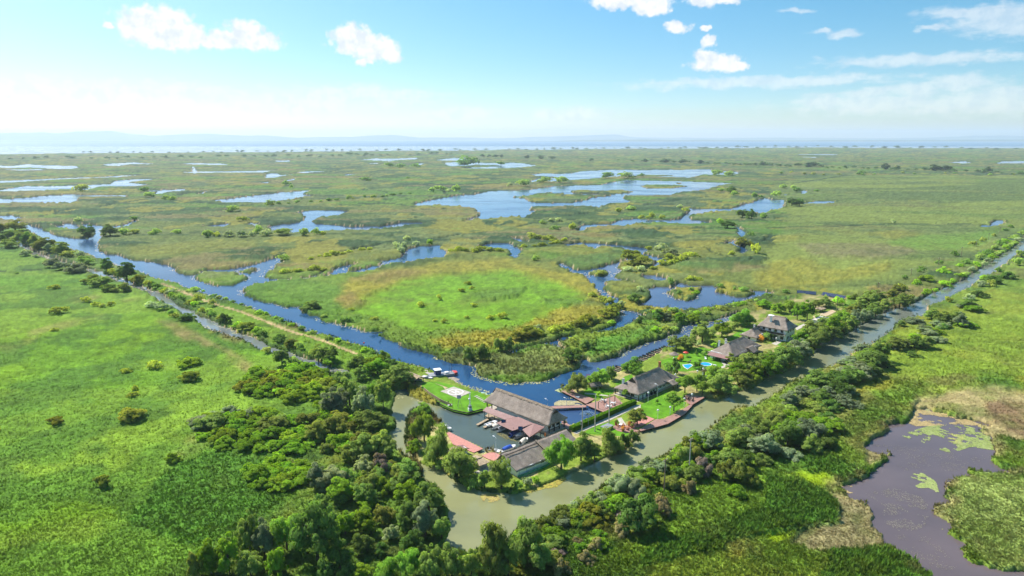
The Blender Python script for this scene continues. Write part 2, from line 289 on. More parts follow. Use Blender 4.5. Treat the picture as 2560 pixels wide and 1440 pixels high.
# distance to the other kind, by relaxation over the grid
def reldist(src, it):
    D = np.where(src, 0.0, 1e6)
    for _ in range(it):
        for dy, dx in ((0, 1), (0, -1), (1, 0), (-1, 0), (1, 1), (-1, -1), (1, -1), (-1, 1)):
            S = np.roll(np.roll(D, dy, 0), dx, 1); lx = np.roll(np.roll(GX, dy, 0), dx, 1) - GX; ly = np.roll(np.roll(GY, dy, 0), dx, 1) - GY
            D = np.minimum(D, S + np.hypot(lx, ly))
    return D
DW = reldist(water, 9)          # land: metres to the water
DL = reldist(~water, 7)         # water: metres to the land

# colours of what grows there
def C(*c): return np.array(c, float)
REED, REED2, GRASS, DEEP, GOLD, BROWN, OLIVE, MUD, LUSH, LAWN = C(.070, .120, .030), C(.100, .142, .055), C(.138, .265, .016), C(.050, .145, .018), C(.258, .248, .035), C(.215, .175, .070), C(.150, .190, .040), C(.30, .235, .14), C(.110, .230, .020), C(.13, .29, .018)
def mixn(a, b, m): return a * (1 - m[..., None]) + b * m[..., None]
n_big = fbm(GX, GY, 140, 4, 11); n_mid = fbm(GX, GY * .6, 38, 4, 21); n_str = fbm(GX * .25, GY, 60, 4, 31); n_sm = fbm(GX, GY, 7, 3, 41); n_fin = fbm(GX, GY, 1.6, 2, 61)
wob = .10 * (n_sm - .5) + .07 * (n_fin - .5)
COLR = np.broadcast_to(REED, PX.shape + (3,)).copy(); HT = np.full(PX.shape, 1.5)
def bed(n, th, col, k=1., h=None, w=.035):
    f = sstep(th - w, th + w, n + wob); COLR[:] = mixn(COLR, col, f * k)
    if h is not None: HT[:] = HT * (1 - f) + h * f
bed(n_big, .52, REED2, .9, 1.3); bed(n_str, .57, OLIVE, .85, 1.2); bed(fbm(GX * .4, GY, 46, 4, 181), .60, C(.034, .075, .024), .85, 2.3)
bed(n_mid, .64, GOLD, .85, 1.1); bed(fbm(GX * .5, GY, 60, 4, 77), .66, BROWN, .7, 1.3); bed(fbm(GX * .6, GY, 75, 4, 87), .66, LUSH, .75, 1.0); bed(fbm(GX * .35, GY, 26, 3, 83), .74, C(.16, .20, .06), .8, 1.4)
creek = (np.abs(fbm(GX * .55, GY, 150, 3, 93) - .5) < np.clip(.006 + .35 / SCL / 150, .006, .02)) & (PY < 690) & (PY > 388)
def soft(poly, amp=14.0, feather=.5):
    a = np.clip(SCL * amp * .35, 2, amp * 3)
    q1 = PX + (n_mid - .5) * 2.6 * a + (n_sm - .5) * a; q2 = PY + ((fbm(GX, GY, 38, 4, 121) - .5) * 2.6 + (n_fin - .5) * .8) * a * np.clip(np.sin(np.arctan(H / GY)), .05, 1)
    return inpoly(q1, q2, poly)
def blur2(m, it):
    f = m.astype(np.float32); r = np.where(m.any(1))[0]
    if not len(r): return f
    a, b = max(0, r[0] - it - 1), min(f.shape[0], r[-1] + it + 2); g = f[a:b]
    for _ in range(it): g = (2 * g + np.roll(g, 1, 0) + np.roll(g, -1, 0) + np.roll(g, 1, 1) + np.roll(g, -1, 1)) / 6
    f[a:b] = g; return f
def paint(polys, col, amp=14., k=1.0, h=None, only=None):
    for p in polys:
        m = soft(TP(p) if isinstance(p, str) else p, amp)
        if only is not None: m &= only
        f = blur2(m, 2 if amp < 3 else 5) * k * np.clip(.86 + .9 * (n_sm - .45), 0, 1)
        COLR[:] = COLR * (1 - f[..., None]) + col * f[..., None]
        if h is not None: HT[m] = h
rightfield = 'p:1900,640 1980,560 1920,480 1960,455 2080,438 2400,440 3600,440 3600,640 2580,560 2440,640 2260,700 2150,735 1960,720'
paint([rightfield], C(.16, .21, .05), 20, .75, .8); creek &= ~soft(TP(rightfield), 20)
mR = soft(TP(rightfield), 20)
COLR[mR] = mixn(COLR, C(.20, .255, .05), sstep(.40, .58, n_str))[mR]; COLR[mR] = mixn(COLR, C(.10, .145, .04), sstep(.56, .68, fbm(GX * .3, GY, 120, 3, 71)) * .8)[mR]
paint(['h:1150,200 1500,120 2000,100 2300,60 2200,200 1900,280 1500,270'], C(.14, .27, .03), 12, .8, .5)
paint(['h:0,400 300,330 700,480 900,420 1200,380 1200,470 900,560 600,640 0,660', 'h:900,90 1300,70 1600,110 1300,150', 'h:0,120 350,130 330,180 0,200', 'h:-200,520 100,400 300,600 -200,650'], GOLD, 14, .7, 1.3)
paint(['h:300,200 1100,200 1500,300 1000,360 400,330'], C(.20, .17, .09), 16, .7, 1.5)
meadow = 'f:0,610 700,525 1160,480 1480,395 1890,340 g:300,330 480,440 700,510 830,620 935,760 1040,860 1000,1010 780,1090 300,1210 f:2560,1300 2100,1390 1500,1220 1100,1080 500,880 0,750'
paint(['f:850,620 1000,540 1300,470 1800,350 2560,330 g:300,330 480,440 780,570 935,760 1040,860 1000,1000 780,1080 300,1130 f:2560,1060 2000,1100 1500,1040 1300,950 900,820'], OLIVE, 14, .8, 1.2)
paint(['f:820,770 1000,560 1350,480 1900,380 2560,350 2560,500 1900,540 1300,700 1200,830 900,850', 'g:0,400 500,470 780,560 900,700 940,800 700,760 400,640 0,560', 'f:1800,1160 2300,1080 2560,1090 g:300,900 900,840 960,950 600,1020 200,1080 f:2560,1260 1900,1250', 'g:300,820 900,850 900,960 300,1000'], GOLD, 13, 1.0, 1.3)
paint(['f:800,760 1000,690 1100,820 900,850', 'f:900,560 1500,470 1700,500 1300,600'], C(.225, .178, .06), 10, .85, 1.4)
paint(['f:1150,720 1500,570 1900,520 2560,470 g:200,500 560,640 780,740 600,830 300,960 0,1040 f:2300,1080 1700,1090 1300,1010 1000,900'], C(.135, .285, .016), 14, .95, .45)
paint(['g:250,740 600,760 750,800 600,840 350,830', 'f:2060,720 2560,660 g:150,640 0,760 f:2200,780'], C(.085, .15, .04), 8, .6, 1.6)
paint(['g:530,215 860,260 1000,250 1000,330 600,330 300,300 60,330 100,280', 'g:1060,410 1400,370 1460,390 1380,440 1100,460', 'g:900,610 1100,590 1300,640 1200,700 1000,690', 'g:1600,300 2200,200 2280,300 1900,330 1600,400', 'f:1890,300 2560,230 2560,300 2000,340', 'f:130,500 700,420 1460,240 1520,300 900,420 400,510', 'f:430,360 1150,250 1200,290 500,380', 'e:1250,250 2000,180 2560,170 2560,240 1600,330 1300,330'], OLIVE * .55 + GOLD * .45, 9, .85, 1.7)
paint(['g:560,340 1200,280 1230,320 900,430 640,470 500,400', 'g:1650,400 2200,380 2200,480 1700,470'], C(.09, .175, .035), 8, .9, 1.8)
paint(['g:700,1140 1000,1000 1650,1060 1400,1150 900,1340 700,1330 500,1260'], C(.16, .24, .03), 10, .9, 1.3)
paint(['g:850,1180 1450,1040 1500,1120 1000,1300 760,1380'], C(.085, .215, .03), 6, .9, 1.7)
# left meadow
leftm = 'p:-2000,585 0,600 60,625 215,690 330,728 430,772 560,850 690,892 815,945 870,960 800,1060 700,1160 760,1240 640,1330 500,1420 420,1560 -2000,1700'
mL = soft(TP(leftm), 6)
lc = np.broadcast_to(GRASS * .92, PX.shape + (3,)).copy()
lc = mixn(lc, C(.110, .235, .018), sstep(.42, .6, n_big)); lc = mixn(lc, C(.185, .285, .035), sstep(.50, .66, n_str) * .5)
lc = mixn(lc, C(.24, .22, .075), sstep(.60, .78, n_mid) * .55); lc = mixn(lc, C(.05, .125, .02), sstep(.52, .7, fbm(GX, GY, 26, 4, 97)) * .65)
near = sstep(900, 1150, PY)
lc = mixn(lc, C(.085, .19, .02), near * .75 * sstep(.36, .58, fbm(GX, GY, 24, 3, 131)))
fL = blur2(mL, 4)[..., None]; COLR[:] = COLR * (1 - fL) + lc * fL; HT[mL] = .55
paint(['e:1550,970 1750,1000 2000,1100 2200,1250 2560,1400 2500,1440 2100,1240 1800,1130 1600,1020', 'e:2200,1330 2560,1440 2560,1500 2350,1420'], C(.25, .19, .09), 8, .7, .5, mL)
paint(['p:420,1190 560,1130 700,1170 760,1240 640,1330 480,1360 330,1330'], C(.06, .165, .018), 12, .75, .7, mL)
paint(['p:830,950 960,900 1040,940 985,990 985,1045 990,1068 970,1088 1020,1150 1058,1200 1110,1256 1127,1300 1100,1372 1100,1600 420,1600 420,1430 600,1330 760,1240 700,1160 800,1060'], C(.085,.165,.022), 5, .95, .6)
# embankment between the channels
paint(['p:-200,560 60,575 250,660 500,745 760,840 1000,912 1040,960 870,935 640,846 410,736 240,676 20,596 -200,600'], C(.125, .235, .022), 5, .92, .7)
# lands along the near canal and below
rb = 'p:1100,1385 1300,1330 1420,1275 1520,1212 1680,1138 1850,1028 2030,942 2160,868 2320,770 2450,700 2600,620 3600,560 3600,1700 1000,1700'
mB = soft(TP(rb), 4)
bc = np.broadcast_to(C(.125, .215, .025), PX.shape + (3,)).copy()
bc = mixn(bc, C(.185, .265, .035), sstep(.44, .62, n_mid)); bc = mixn(bc, C(.16, .165, .05), sstep(.52, .7, fbm(GX, GY, 22, 4, 141)) * .7); bc = mixn(bc, GOLD, sstep(.62, .76, fbm(GX, GY, 30, 4, 151)) * .6); bc = mixn(bc, C(.055, .13, .02), sstep(.54, .72, fbm(GX, GY, 17, 4, 161)) * .7)
fB = blur2(mB, 4)[..., None]; COLR[:] = COLR * (1 - fB) + bc * fB; HT[mB] = .8
paint(['k:560,620 700,700 890,740 850,800 640,800 400,700', 'k:-600,900 0,760 300,800 560,870 660,1000 680,1100 400,1130 0,1200 -600,1400', 'k:620,1300 900,1250 1100,1290 1320,1440 1200,1600 600,1600'], C(.085, .205, .028), 8, .9, 1.2)
paint(['k:390,760 600,750 690,840 550,860', 'k:180,1180 330,1160 360,1220 250,1250', 'k:500,1140 560,1130 550,1165', 'k:680,1115 750,1110 740,1170 690,1160', 'k:870,1225 940,1230 910,1260'], C(.19, .29, .012), 2, 1, .2)
paint(['k:1320,990 1450,880 1440,810 1600,740 1900,800 2200,900 2200,1500 1800,1440 1560,1300 1400,1110'], C(.225, .30, .085), 7, 1.0, .7)
paint(['k:430,1120 680,1110 660,960 600,880 780,930 930,1050 980,1220 900,1260 650,1290 500,1290 350,1230', 'k:780,580 900,600 940,690 870,710', 'k:1000,650 1030,640 1010,700'], C(.225, .19, .11), 5, .85, .25)
paint(['k:1100,400 1200,260 1350,280 1500,210 1700,200 2000,270 2300,380 2300,620 1900,560 1700,520 1600,420 1400,360 1200,350'], C(.30, .25, .13), 8, .9, .35)
paint(['k:1700,300 1950,320 2200,400 2100,540 1800,480 1650,400'], C(.15, .095, .06), 8, .8, .6)
paint(['k:840,330 1100,150 1300,180 1200,300 1000,450 700,560 600,500'], C(.10, .18, .025), 8, .8, 1.0)
paint(['p:2150,870 2300,800 2500,720 2700,690 3600,760 3600,960 2400,940 2250,960'], C(.17, .255, .03), 12, .75, .7)
paint(['n:1180,740 1400,700 1900,720 1900,1000 1300,1200 900,1440 600,1440 900,1250 1200,1000'], C(.15, .24, .022), 8, .6, .8)
wetm = (~water) & (DW < np.clip(9 / SCL, 2.2, 14)) & (PY < 900) & ~lodge & (fbm(GX, GY, 30, 3, 191) > .38); COLR[wetm] = COLR[wetm] * .3 + C(.034, .080, .022) * .7; HT[wetm] = np.maximum(HT, 2.3)[wetm]
# bare earth: the dyke path, the yard
def pline(P, w):
    m = np.zeros(PX.shape, bool); P = [G(*p) for p in P]
    bx = (PX > -50) & (PX < 2600) & (PY > 400)
    gx, gy = GX[bx], GY[bx]; d = np.full(gx.shape, 1e9)
    for (a, b) in zip(P, P[1:]):
        vx, vy = b[0] - a[0], b[1] - a[1]; t = np.clip(((gx - a[0]) * vx + (gy - a[1]) * vy) / (vx * vx + vy * vy), 0, 1)
        d = np.minimum(d, np.hypot(gx - a[0] - t * vx, gy - a[1] - t * vy))
    m[bx] = d < w; return m
track = pline(TP('p:405,712 450,730 542,765 600,782 722,830 780,847 820,860 855,875 890,888'), .95) & ~water
COLR[track] = C(.40, .31, .17); HT[track] = .15
HT[PY < 480] = np.minimum(HT, .9)[PY < 480]
ditch = np.zeros(PX.shape, bool)
for s, w_ in (('a:1760,755 2000,715 2560,652', 5), ('a:980,872 1200,835 1460,795', 4), ('d:0,1084 600,1068 1200,1048 1700,1040 2150,1050', 2.6), ('d:-200,665 280,632 500,600 800,552', 4), ('c:1200,1110 1500,1100 2100,1085', 2.4), ('c:1300,860 1500,830 1960,770', 3), ('c:560,970 800,930 1020,910', 3), ('c:60,1070 290,1020', 2.5), ('f:760,310 1150,235 1360,190', 2.2), ('f:1500,180 1900,140 2300,85', 2.5), ('a:780,885 560,925', 3), ('a:1540,920 2200,885 2560,850', 4)):
    ditch |= pline(TP(s), w_)
ditch |= creek
ditch &= ~water
COLR[ditch] = C(.03, .055, .02)
paint([], MUD)
yard = lodge & ~water
COLR[yard] = mixn(C(.16, .24, .035) + 0 * COLR, C(.33, .26, .15), sstep(.5, .66, n_sm) * .7)[yard]; HT[yard] = .55
# heights
hn = fbm(GX, GY, 5.5, 3, 201); hn2 = fbm(GX, GY, 1.5, 2, 211); hn3 = fbm(GX, GY, 17, 3, 221)
Z = .28 + np.minimum(HT, .25 + DW * .7) * (.40 + .75 * hn + .55 * (hn2 - .4) * np.clip(SCL / 6, 0, 1) + .7 * (hn3 - .5))
Z[track] = .55; Z[yard] = .55; Z[ditch] = .12
Z = np.where(yard, .55, Z); lowb = ~water & (DW < .6) & ~yard; Z[lowb] = .12
Z = np.maximum(Z, .1); Z[water] = -1.0
# dark wet footing and pale shore litter are the plants' own colours
edge = (~water) & (DW < np.clip(5.5 / SCL, .8, 6)) & ~yard & (fbm(GX, GY, 16, 3, 231) > .5) & (PY < 920) & (PY > 420)
COLR[edge] = C(.40, .32, .20)
haze_grey = sstep(860, 560, PY)[..., None]; COLR[:] = COLR * (1 - haze_grey) + (COLR * .66 + C(.012, .024, .022)) * haze_grey  # distant ground darkened and blue-greyed: extra haze put into the vegetation colour
pm = inpoly(PX, PY, TP('p:2040,980 2700,980 2700,1620 2000,1620')) & ~water; pf = (sstep(5.5, .3, DW) * sstep(.35, .7, fbm(GX, GY, 6, 3, 311)) * pm)[..., None] * .65; COLR[:] = COLR * (1 - pf) + C(.26, .22, .11) * pf
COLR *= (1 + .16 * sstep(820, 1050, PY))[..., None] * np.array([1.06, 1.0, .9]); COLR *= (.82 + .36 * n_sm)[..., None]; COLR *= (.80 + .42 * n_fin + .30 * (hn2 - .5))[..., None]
COLR[water] = C(.05, .05, .03)
ny, nx = PX.shape
idx = np.arange(ny * nx).reshape(ny, nx)
quads = np.stack([idx[1:, :-1], idx[1:, 1:], idx[:-1, 1:], idx[:-1, :-1]], -1).reshape(-1, 4)
keep = ~(water[1:, :-1] & water[1:, 1:] & water[:-1, 1:] & water[:-1, :-1]).reshape(-1)
m_ground, nt = new_mat('marsh_vegetation')
def ground_mat(nt, fine=True):
    o = N(nt, 'ShaderNodeOutputMaterial'); b = N(nt, 'ShaderNodeBsdfPrincipled'); L(nt, b.outputs[0], o.inputs[0])
    b.inputs['Roughness'].default_value = .95; b.inputs['Specular IOR Level'].default_value = .08
    a = N(nt, 'ShaderNodeAttribute', attribute_name='col'); tc = N(nt, 'ShaderNodeTexCoord')
    n1 = noise(nt, tc.outputs['Object'], 1.1, 5, .68); n2 = noise(nt, tc.outputs['Object'], .16, 4, .6)
    v = mth(nt, 'ADD', mth(nt, 'MULTIPLY', n1, 1.25), mth(nt, 'MULTIPLY', n2, .5))
    v = mth(nt, 'ADD', v, .13)
    cmb = N(nt, 'ShaderNodeCombineXYZ'); [L(nt, v, cmb.inputs[i]) for i in range(3)]
    L(nt, mixc(nt, 1.0, a.outputs['Color'], cmb.outputs[0], 'MULTIPLY'), b.inputs['Base Color'])
    bp = N(nt, 'ShaderNodeBump'); bp.inputs['Strength'].default_value = .9; bp.inputs['Distance'].default_value = .5; L(nt, n1, bp.inputs['Height']); L(nt, bp.outputs[0], b.inputs['Normal'])
ground_mat(nt)
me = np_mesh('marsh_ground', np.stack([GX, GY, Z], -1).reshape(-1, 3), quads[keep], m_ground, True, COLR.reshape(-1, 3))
tag(link('marsh_ground', me), 'flat green and golden reed marsh cut by winding water', None, None, 'structure')
# the wide land below and around it
m_base, nt = new_mat('plain')
def base_mat(nt):
    o = N(nt, 'ShaderNodeOutputMaterial'); b = N(nt, 'ShaderNodeBsdfPrincipled'); L(nt, b.outputs[0], o.inputs[0]); b.inputs['Roughness'].default_value = 1
    tc = N(nt, 'ShaderNodeTexCoord'); L(nt, ramp(nt, noise(nt, tc.outputs['Object'], .02, 5), [(.35, (.09, .15, .03)), (.65, (.17, .2, .05))]), b.inputs['Base Color'])
base_mat(nt)
S = 70000.
me = np_mesh('ground', np.array([(-S, -S, -2.2), (S, -S, -2.2), (S, S, -2.2), (-S, S, -2.2)]), np.array([[0, 1, 2, 3]]), m_base)
tag(link('ground', me), 'flat plain under the marsh reaching the horizon', None, None, 'structure')

# ---------------------------------------------------------------- water
wc = np.concatenate([[-9000, -3000, -1200], np.arange(-400, 2961, 14), [3600, 5000, 11600]]); wr = np.concatenate([np.arange(366, 640, 5), np.arange(640, 1620, 9), np.arange(1620, 3100, 90)])
QX, QY = np.meshgrid(wc, wr); XX, YY = Gn(QX, QY)
def blurpoly(P, it=3):
    m = inpoly(QX, QY, P).astype(float)
    for _ in range(it): m = (m + np.roll(m, 1, 0) + np.roll(m, -1, 0) + np.roll(m, 1, 1) + np.roll(m, -1, 1)) / 5
    return m
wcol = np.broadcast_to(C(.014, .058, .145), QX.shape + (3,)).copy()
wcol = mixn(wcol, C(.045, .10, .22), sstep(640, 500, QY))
tur = np.clip(blurpoly(TP('p:900,960 1100,1000 1130,1100 1210,1120 1270,1140 1420,1080 1600,1050 1760,985 2000,880 2200,760 2700,480 2800,560 2300,900 1500,1300 1200,1420 1000,1400 900,1100'), 4) * 1.5, 0, 1)
wcol = mixn(wcol, C(.235, .238, .112), tur * sstep(560, 980, QY)); wcol = mixn(wcol, C(.165, .17, .135), tur * (1 - sstep(600, 980, QY)))
basin = np.clip(blurpoly(TP('p:1090,1020 1220,1020 1390,1080 1260,1140 1200,1120 1110,1075'), 2) * 1.3, 0, 1); wcol = mixn(wcol, C(.075, .10, .085), basin)
wcol = mixn(wcol, C(.16, .175, .17), np.clip(blurpoly(TP('p:-100,570 300,680 640,840 900,930 860,960 600,870 300,720 -100,620'), 2) * 1.6, 0, 1))
wcol = mixn(wcol, C(.120, .093, .098), np.clip(blurpoly(TP('p:2040,1000 2600,1000 2700,1600 2000,1600'), 3) * 1.4, 0, 1))
wcol = mixn(wcol, C(.03, .065, .15), np.clip(blurpoly(TP('p:1380,1010 1500,1015 1520,1032 1428,1068 1390,1050'), 1) * 1.2, 0, 1))
wcol = mixn(wcol, C(.055, .085, .165), np.clip(blurpoly(TP('p:1500,640 1960,700 1960,780 1700,870 1460,980 1440,960 1600,800'), 3) * 1.2, 0, 1))
m_water, nt = new_mat('water')
def water_mat(nt):
    o = N(nt, 'ShaderNodeOutputMaterial'); b = N(nt, 'ShaderNodeBsdfPrincipled'); L(nt, b.outputs[0], o.inputs[0])
    a = N(nt, 'ShaderNodeAttribute', attribute_name='col'); tc = N(nt, 'ShaderNodeTexCoord')
    mp = N(nt, 'ShaderNodeMapping'); mp.inputs['Scale'].default_value = (.6, 1.0, 1); mp.inputs['Rotation'].default_value = (0, 0, .5); L(nt, tc.outputs['Object'], mp.inputs[0])
    big = noise(nt, mp.outputs[0], .045, 4, .6)
    L(nt, mixc(nt, 1.0, a.outputs['Color'], ramp(nt, big, [(.3, (.82, .84, .86)), (.7, (1.15, 1.15, 1.12))]), 'MULTIPLY'), b.inputs['Base Color'])
    b.inputs['IOR'].default_value = 1.333; b.inputs['Specular IOR Level'].default_value = .5
    L(nt, ramp(nt, noise(nt, mp.outputs[0], .02, 3), [(.4, (.07,) * 3), (.65, (.20,) * 3)]), b.inputs['Roughness'])
    w1 = noise(nt, mp.outputs[0], 1.4, 3, .6)
    bp = N(nt, 'ShaderNodeBump'); bp.inputs['Strength'].default_value = .10; bp.inputs['Distance'].default_value = .25
    L(nt, w1, bp.inputs['Height']); L(nt, bp.outputs[0], b.inputs['Normal'])
water_mat(nt)
wi = np.arange(QX.size).reshape(QX.shape)
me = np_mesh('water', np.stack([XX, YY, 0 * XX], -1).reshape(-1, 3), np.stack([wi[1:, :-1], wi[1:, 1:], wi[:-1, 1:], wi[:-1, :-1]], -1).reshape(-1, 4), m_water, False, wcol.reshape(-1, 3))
tag(link('water', me), 'channels and ponds of the marsh, blue to olive', None, None, 'structure')
m_lake, nt = new_mat('lake_water')
def lake_mat(nt):
    o = N(nt, 'ShaderNodeOutputMaterial'); b = N(nt, 'ShaderNodeBsdfPrincipled'); L(nt, b.outputs[0], o.inputs[0])
    tc = N(nt, 'ShaderNodeTexCoord'); b.inputs['Base Color'].default_value = (.10, .19, .30, 1)
    b.inputs['Specular IOR Level'].default_value = .25; b.inputs['Roughness'].default_value = .45; b.inputs['IOR'].default_value = 1.333
    bp = N(nt, 'ShaderNodeBump'); bp.inputs['Strength'].default_value = .05; bp.inputs['Distance'].default_value = .3; L(nt, noise(nt, tc.outputs['Object'], .3, 2), bp.inputs['Height']); L(nt, bp.outputs[0], b.inputs['Normal'])
lake_mat(nt)
y0 = G(1280, 366.4)[1]
me = np_mesh('lake', np.array([(-30000, y0 - 4, -.004), (30000, y0 - 4, -.004), (30000, 26000, -.004), (-30000, 26000, -.004)]), np.array([[0, 1, 2, 3]]), m_lake)
tag(link('lake', me), 'pale blue lake spread along the horizon', None, None, 'structure')
# hills behind the lake
def hills():
    m, nt = new_mat('far_hill'); o = N(nt, 'ShaderNodeOutputMaterial'); b = N(nt, 'ShaderNodeBsdfPrincipled'); L(nt, b.outputs[0], o.inputs[0]); b.inputs['Roughness'].default_value = 1
    tc = N(nt, 'ShaderNodeTexCoord'); L(nt, ramp(nt, noise(nt, tc.outputs['Object'], .0012, 5), [(.4, (.05, .08, .035)), (.6, (.12, .13, .06))]), b.inputs['Base Color'])
    def ridge(D, pts, depth, seed, name, lab):
        xs = np.linspace(-1.15, 1.15, 260) * D; px = 1280 + F * xs / (D * math.cos(PITCH) + H * math.sin(PITCH))
        hh = np.interp(px, [p[0] for p in pts], [p[1] for p in pts]); top = H + (hh) / F * D * 1.02
        prof = [(0, 0), (.25, .45), (.5, .85), (.75, 1), (1.2, .7), (2.2, 0)]; V = []
        for t, k in prof:
            n = fbm(xs, xs * 0 + t * 900, 1500, 4, seed) - .5
            V.append(np.stack([xs, D + depth * t + n * 300, np.maximum((top - 0) * k * (1 + n * .5 * (k > 0)), 0) - 3 + 3 * (k > 0)], -1))
        V = np.array(V); r, c = V.shape[:2]; ii = np.arange(r * c).reshape(r, c)
        tag(link(name, np_mesh(name, V.reshape(-1, 3), np.stack([ii[:-1, :-1], ii[:-1, 1:], ii[1:, 1:], ii[1:, :-1]], -1).reshape(-1, 4), m, True)), lab, None, None, 'structure')
    ridge(22500, [(-900, 14), (0, 15), (230, 14), (330, 6), (450, 8), (650, 5), (720, 0), (860, 2), (960, 6), (1040, 2), (1250, -1), (1420, 4), (1560, 6), (1600, 1), (1800, -1), (2200, -1), (2420, 0), (2500, 5), (2560, 5), (3400, 3)], 1800, 5, 'far_hills', 'low faint blue hills beyond the lake')
    ridge(16500, [(-900, -8), (1300, -9), (1600, -5), (1700, -6), (1780, -5.2), (1900, -7), (2100, -5), (2300, -5), (2500, -4), (3400, -4)], 700, 6, 'far_shore', 'thin low headlands across the lake')
hills()
# the air
def haze():
    m, nt = new_mat('haze'); o = N(nt, 'ShaderNodeOutputMaterial'); v = N(nt, 'ShaderNodeVolumePrincipled'); L(nt, v.outputs[0], o.inputs['Volume'])
    v.inputs['Color'].default_value = (.75, .88, 1.0, 1); v.inputs['Density'].default_value = HAZE; v.inputs['Anisotropy'].default_value = .2
    x0, x1, yA, yB, zA, zB = -29500., 29500., -3000., 25800., -3.4, 330.
    V = np.array([(x, y, z) for z in (zA, zB) for y in (yA, yB) for x in (x0, x1)])
    Fq = np.array([[0, 2, 3, 1], [4, 5, 7, 6], [0, 1, 5, 4], [2, 6, 7, 3], [0, 4, 6, 2], [1, 3, 7, 5]])
    tag(link('haze', np_mesh('haze', V, Fq, m)), 'thin blue summer haze over the marsh', None, None, 'stuff')
HAZE = 0.65e-4
haze()
# ---------------------------------------------------------------- foliage
rng = np.random.default_rng(7)
def leaf_mat(name, col, trans=.5, var=.5):
    m, nt = new_mat(name); o = N(nt, 'ShaderNodeOutputMaterial')
    a = N(nt, 'ShaderNodeAttribute', attribute_name='col'); oi = N(nt, 'ShaderNodeObjectInfo')
    hsv = N(nt, 'ShaderNodeHueSaturation'); hsv.inputs['Color'].default_value = (*col, 1)
    L(nt, mth(nt, 'ADD', .482, mth(nt, 'MULTIPLY', oi.outputs['Random'], .036)), hsv.inputs['Hue'])
    r2 = mth(nt, 'FRACT', mth(nt, 'MULTIPLY', oi.outputs['Random'], 7.31))
    L(nt, mth(nt, 'ADD', 1 - var * .5, mth(nt, 'MULTIPLY', r2, var)), hsv.inputs['Value'])
    c = mixc(nt, 1.0, hsv.outputs[0], a.outputs['Color'], 'MULTIPLY')
    d = N(nt, 'ShaderNodeBsdfDiffuse'); t = N(nt, 'ShaderNodeBsdfTranslucent'); L(nt, c, d.inputs[0])
    L(nt, mixc(nt, 1.0, c, (1.25, 1.35, .6), 'MULTIPLY'), t.inputs[0])
    mx = N(nt, 'ShaderNodeMixShader'); mx.inputs[0].default_value = trans; L(nt, d.outputs[0], mx.inputs[1]); L(nt, t.outputs[0], mx.inputs[2]); L(nt, mx.outputs[0], o.inputs[0])
    return m
LEAF = {'W': leaf_mat('leaf_willow', (0.240, 0.340, 0.076)), 'G': leaf_mat('leaf_grey_willow', (0.259, 0.325, 0.175)), 'L': leaf_mat('leaf_light_green', (0.232, 0.377, 0.051)),
        'D': leaf_mat('leaf_dark', (0.138, 0.238, 0.050)), 'O': leaf_mat('leaf_olive', (0.239, 0.279, 0.056)), 'Y': leaf_mat('leaf_yellow_green', (0.27, 0.32, 0.045)),
        'U': leaf_mat('leaf_lush', (0.220, 0.370, 0.032)), 'T': leaf_mat('leaf_tan_blossom', (0.30, 0.275, 0.125)), 'P': leaf_mat('leaf_pale', (0.304, 0.362, 0.174)), 'R': leaf_mat('leaf_orange', (0.493, 0.275, 0.043)),
        'B': leaf_mat('leaf_bare_twig', (0.232, 0.189, 0.160)), 'F': leaf_mat('leaf_far', (0.080, 0.138, 0.051))}
LCOL = {'W': (0.240, 0.340, 0.076), 'G': (0.259, 0.325, 0.175), 'L': (0.232, 0.377, 0.051), 'D': (0.138, 0.238, 0.050), 'O': (0.239, 0.279, 0.056), 'Y': (0.27, 0.32, 0.045), 'U': (0.220, 0.370, 0.032), 'T': (0.30, 0.275, 0.125), 'P': (0.304, 0.362, 0.174), 'R': (0.493, 0.275, 0.043), 'B': (0.232, 0.189, 0.160), 'F': (0.080, 0.138, 0.051)}
def simple_mat(name, col, rough=.8, spec=.3, metal=0., nz=None, bump=0., emis=None):
    m, nt = new_mat(name); o = N(nt, 'ShaderNodeOutputMaterial'); b = N(nt, 'ShaderNodeBsdfPrincipled'); L(nt, b.outputs[0], o.inputs[0])
    b.inputs['Roughness'].default_value = rough; b.inputs['Specular IOR Level'].default_value = spec; b.inputs['Metallic'].default_value = metal
    b.inputs['Base Color'].default_value = (*col, 1)
    if nz:
        tc = N(nt, 'ShaderNodeTexCoord'); n = noise(nt, tc.outputs['Object'], nz[0], 4, .62); k = nz[1]
        L(nt, ramp(nt, n, [(.3, tuple(c * (1 - k) for c in col)), (.7, tuple(min(1, c * (1 + k)) for c in col))]), b.inputs['Base Color'])
        if bump:
            bp = N(nt, 'ShaderNodeBump'); bp.inputs['Strength'].default_value = bump; bp.inputs['Distance'].default_value = .05; L(nt, n, bp.inputs['Height']); L(nt, bp.outputs[0], b.inputs['Normal'])
    return m
BARK = simple_mat('bark', (.11, .085, .06), .9, .1, 0, (3., .35), .5)

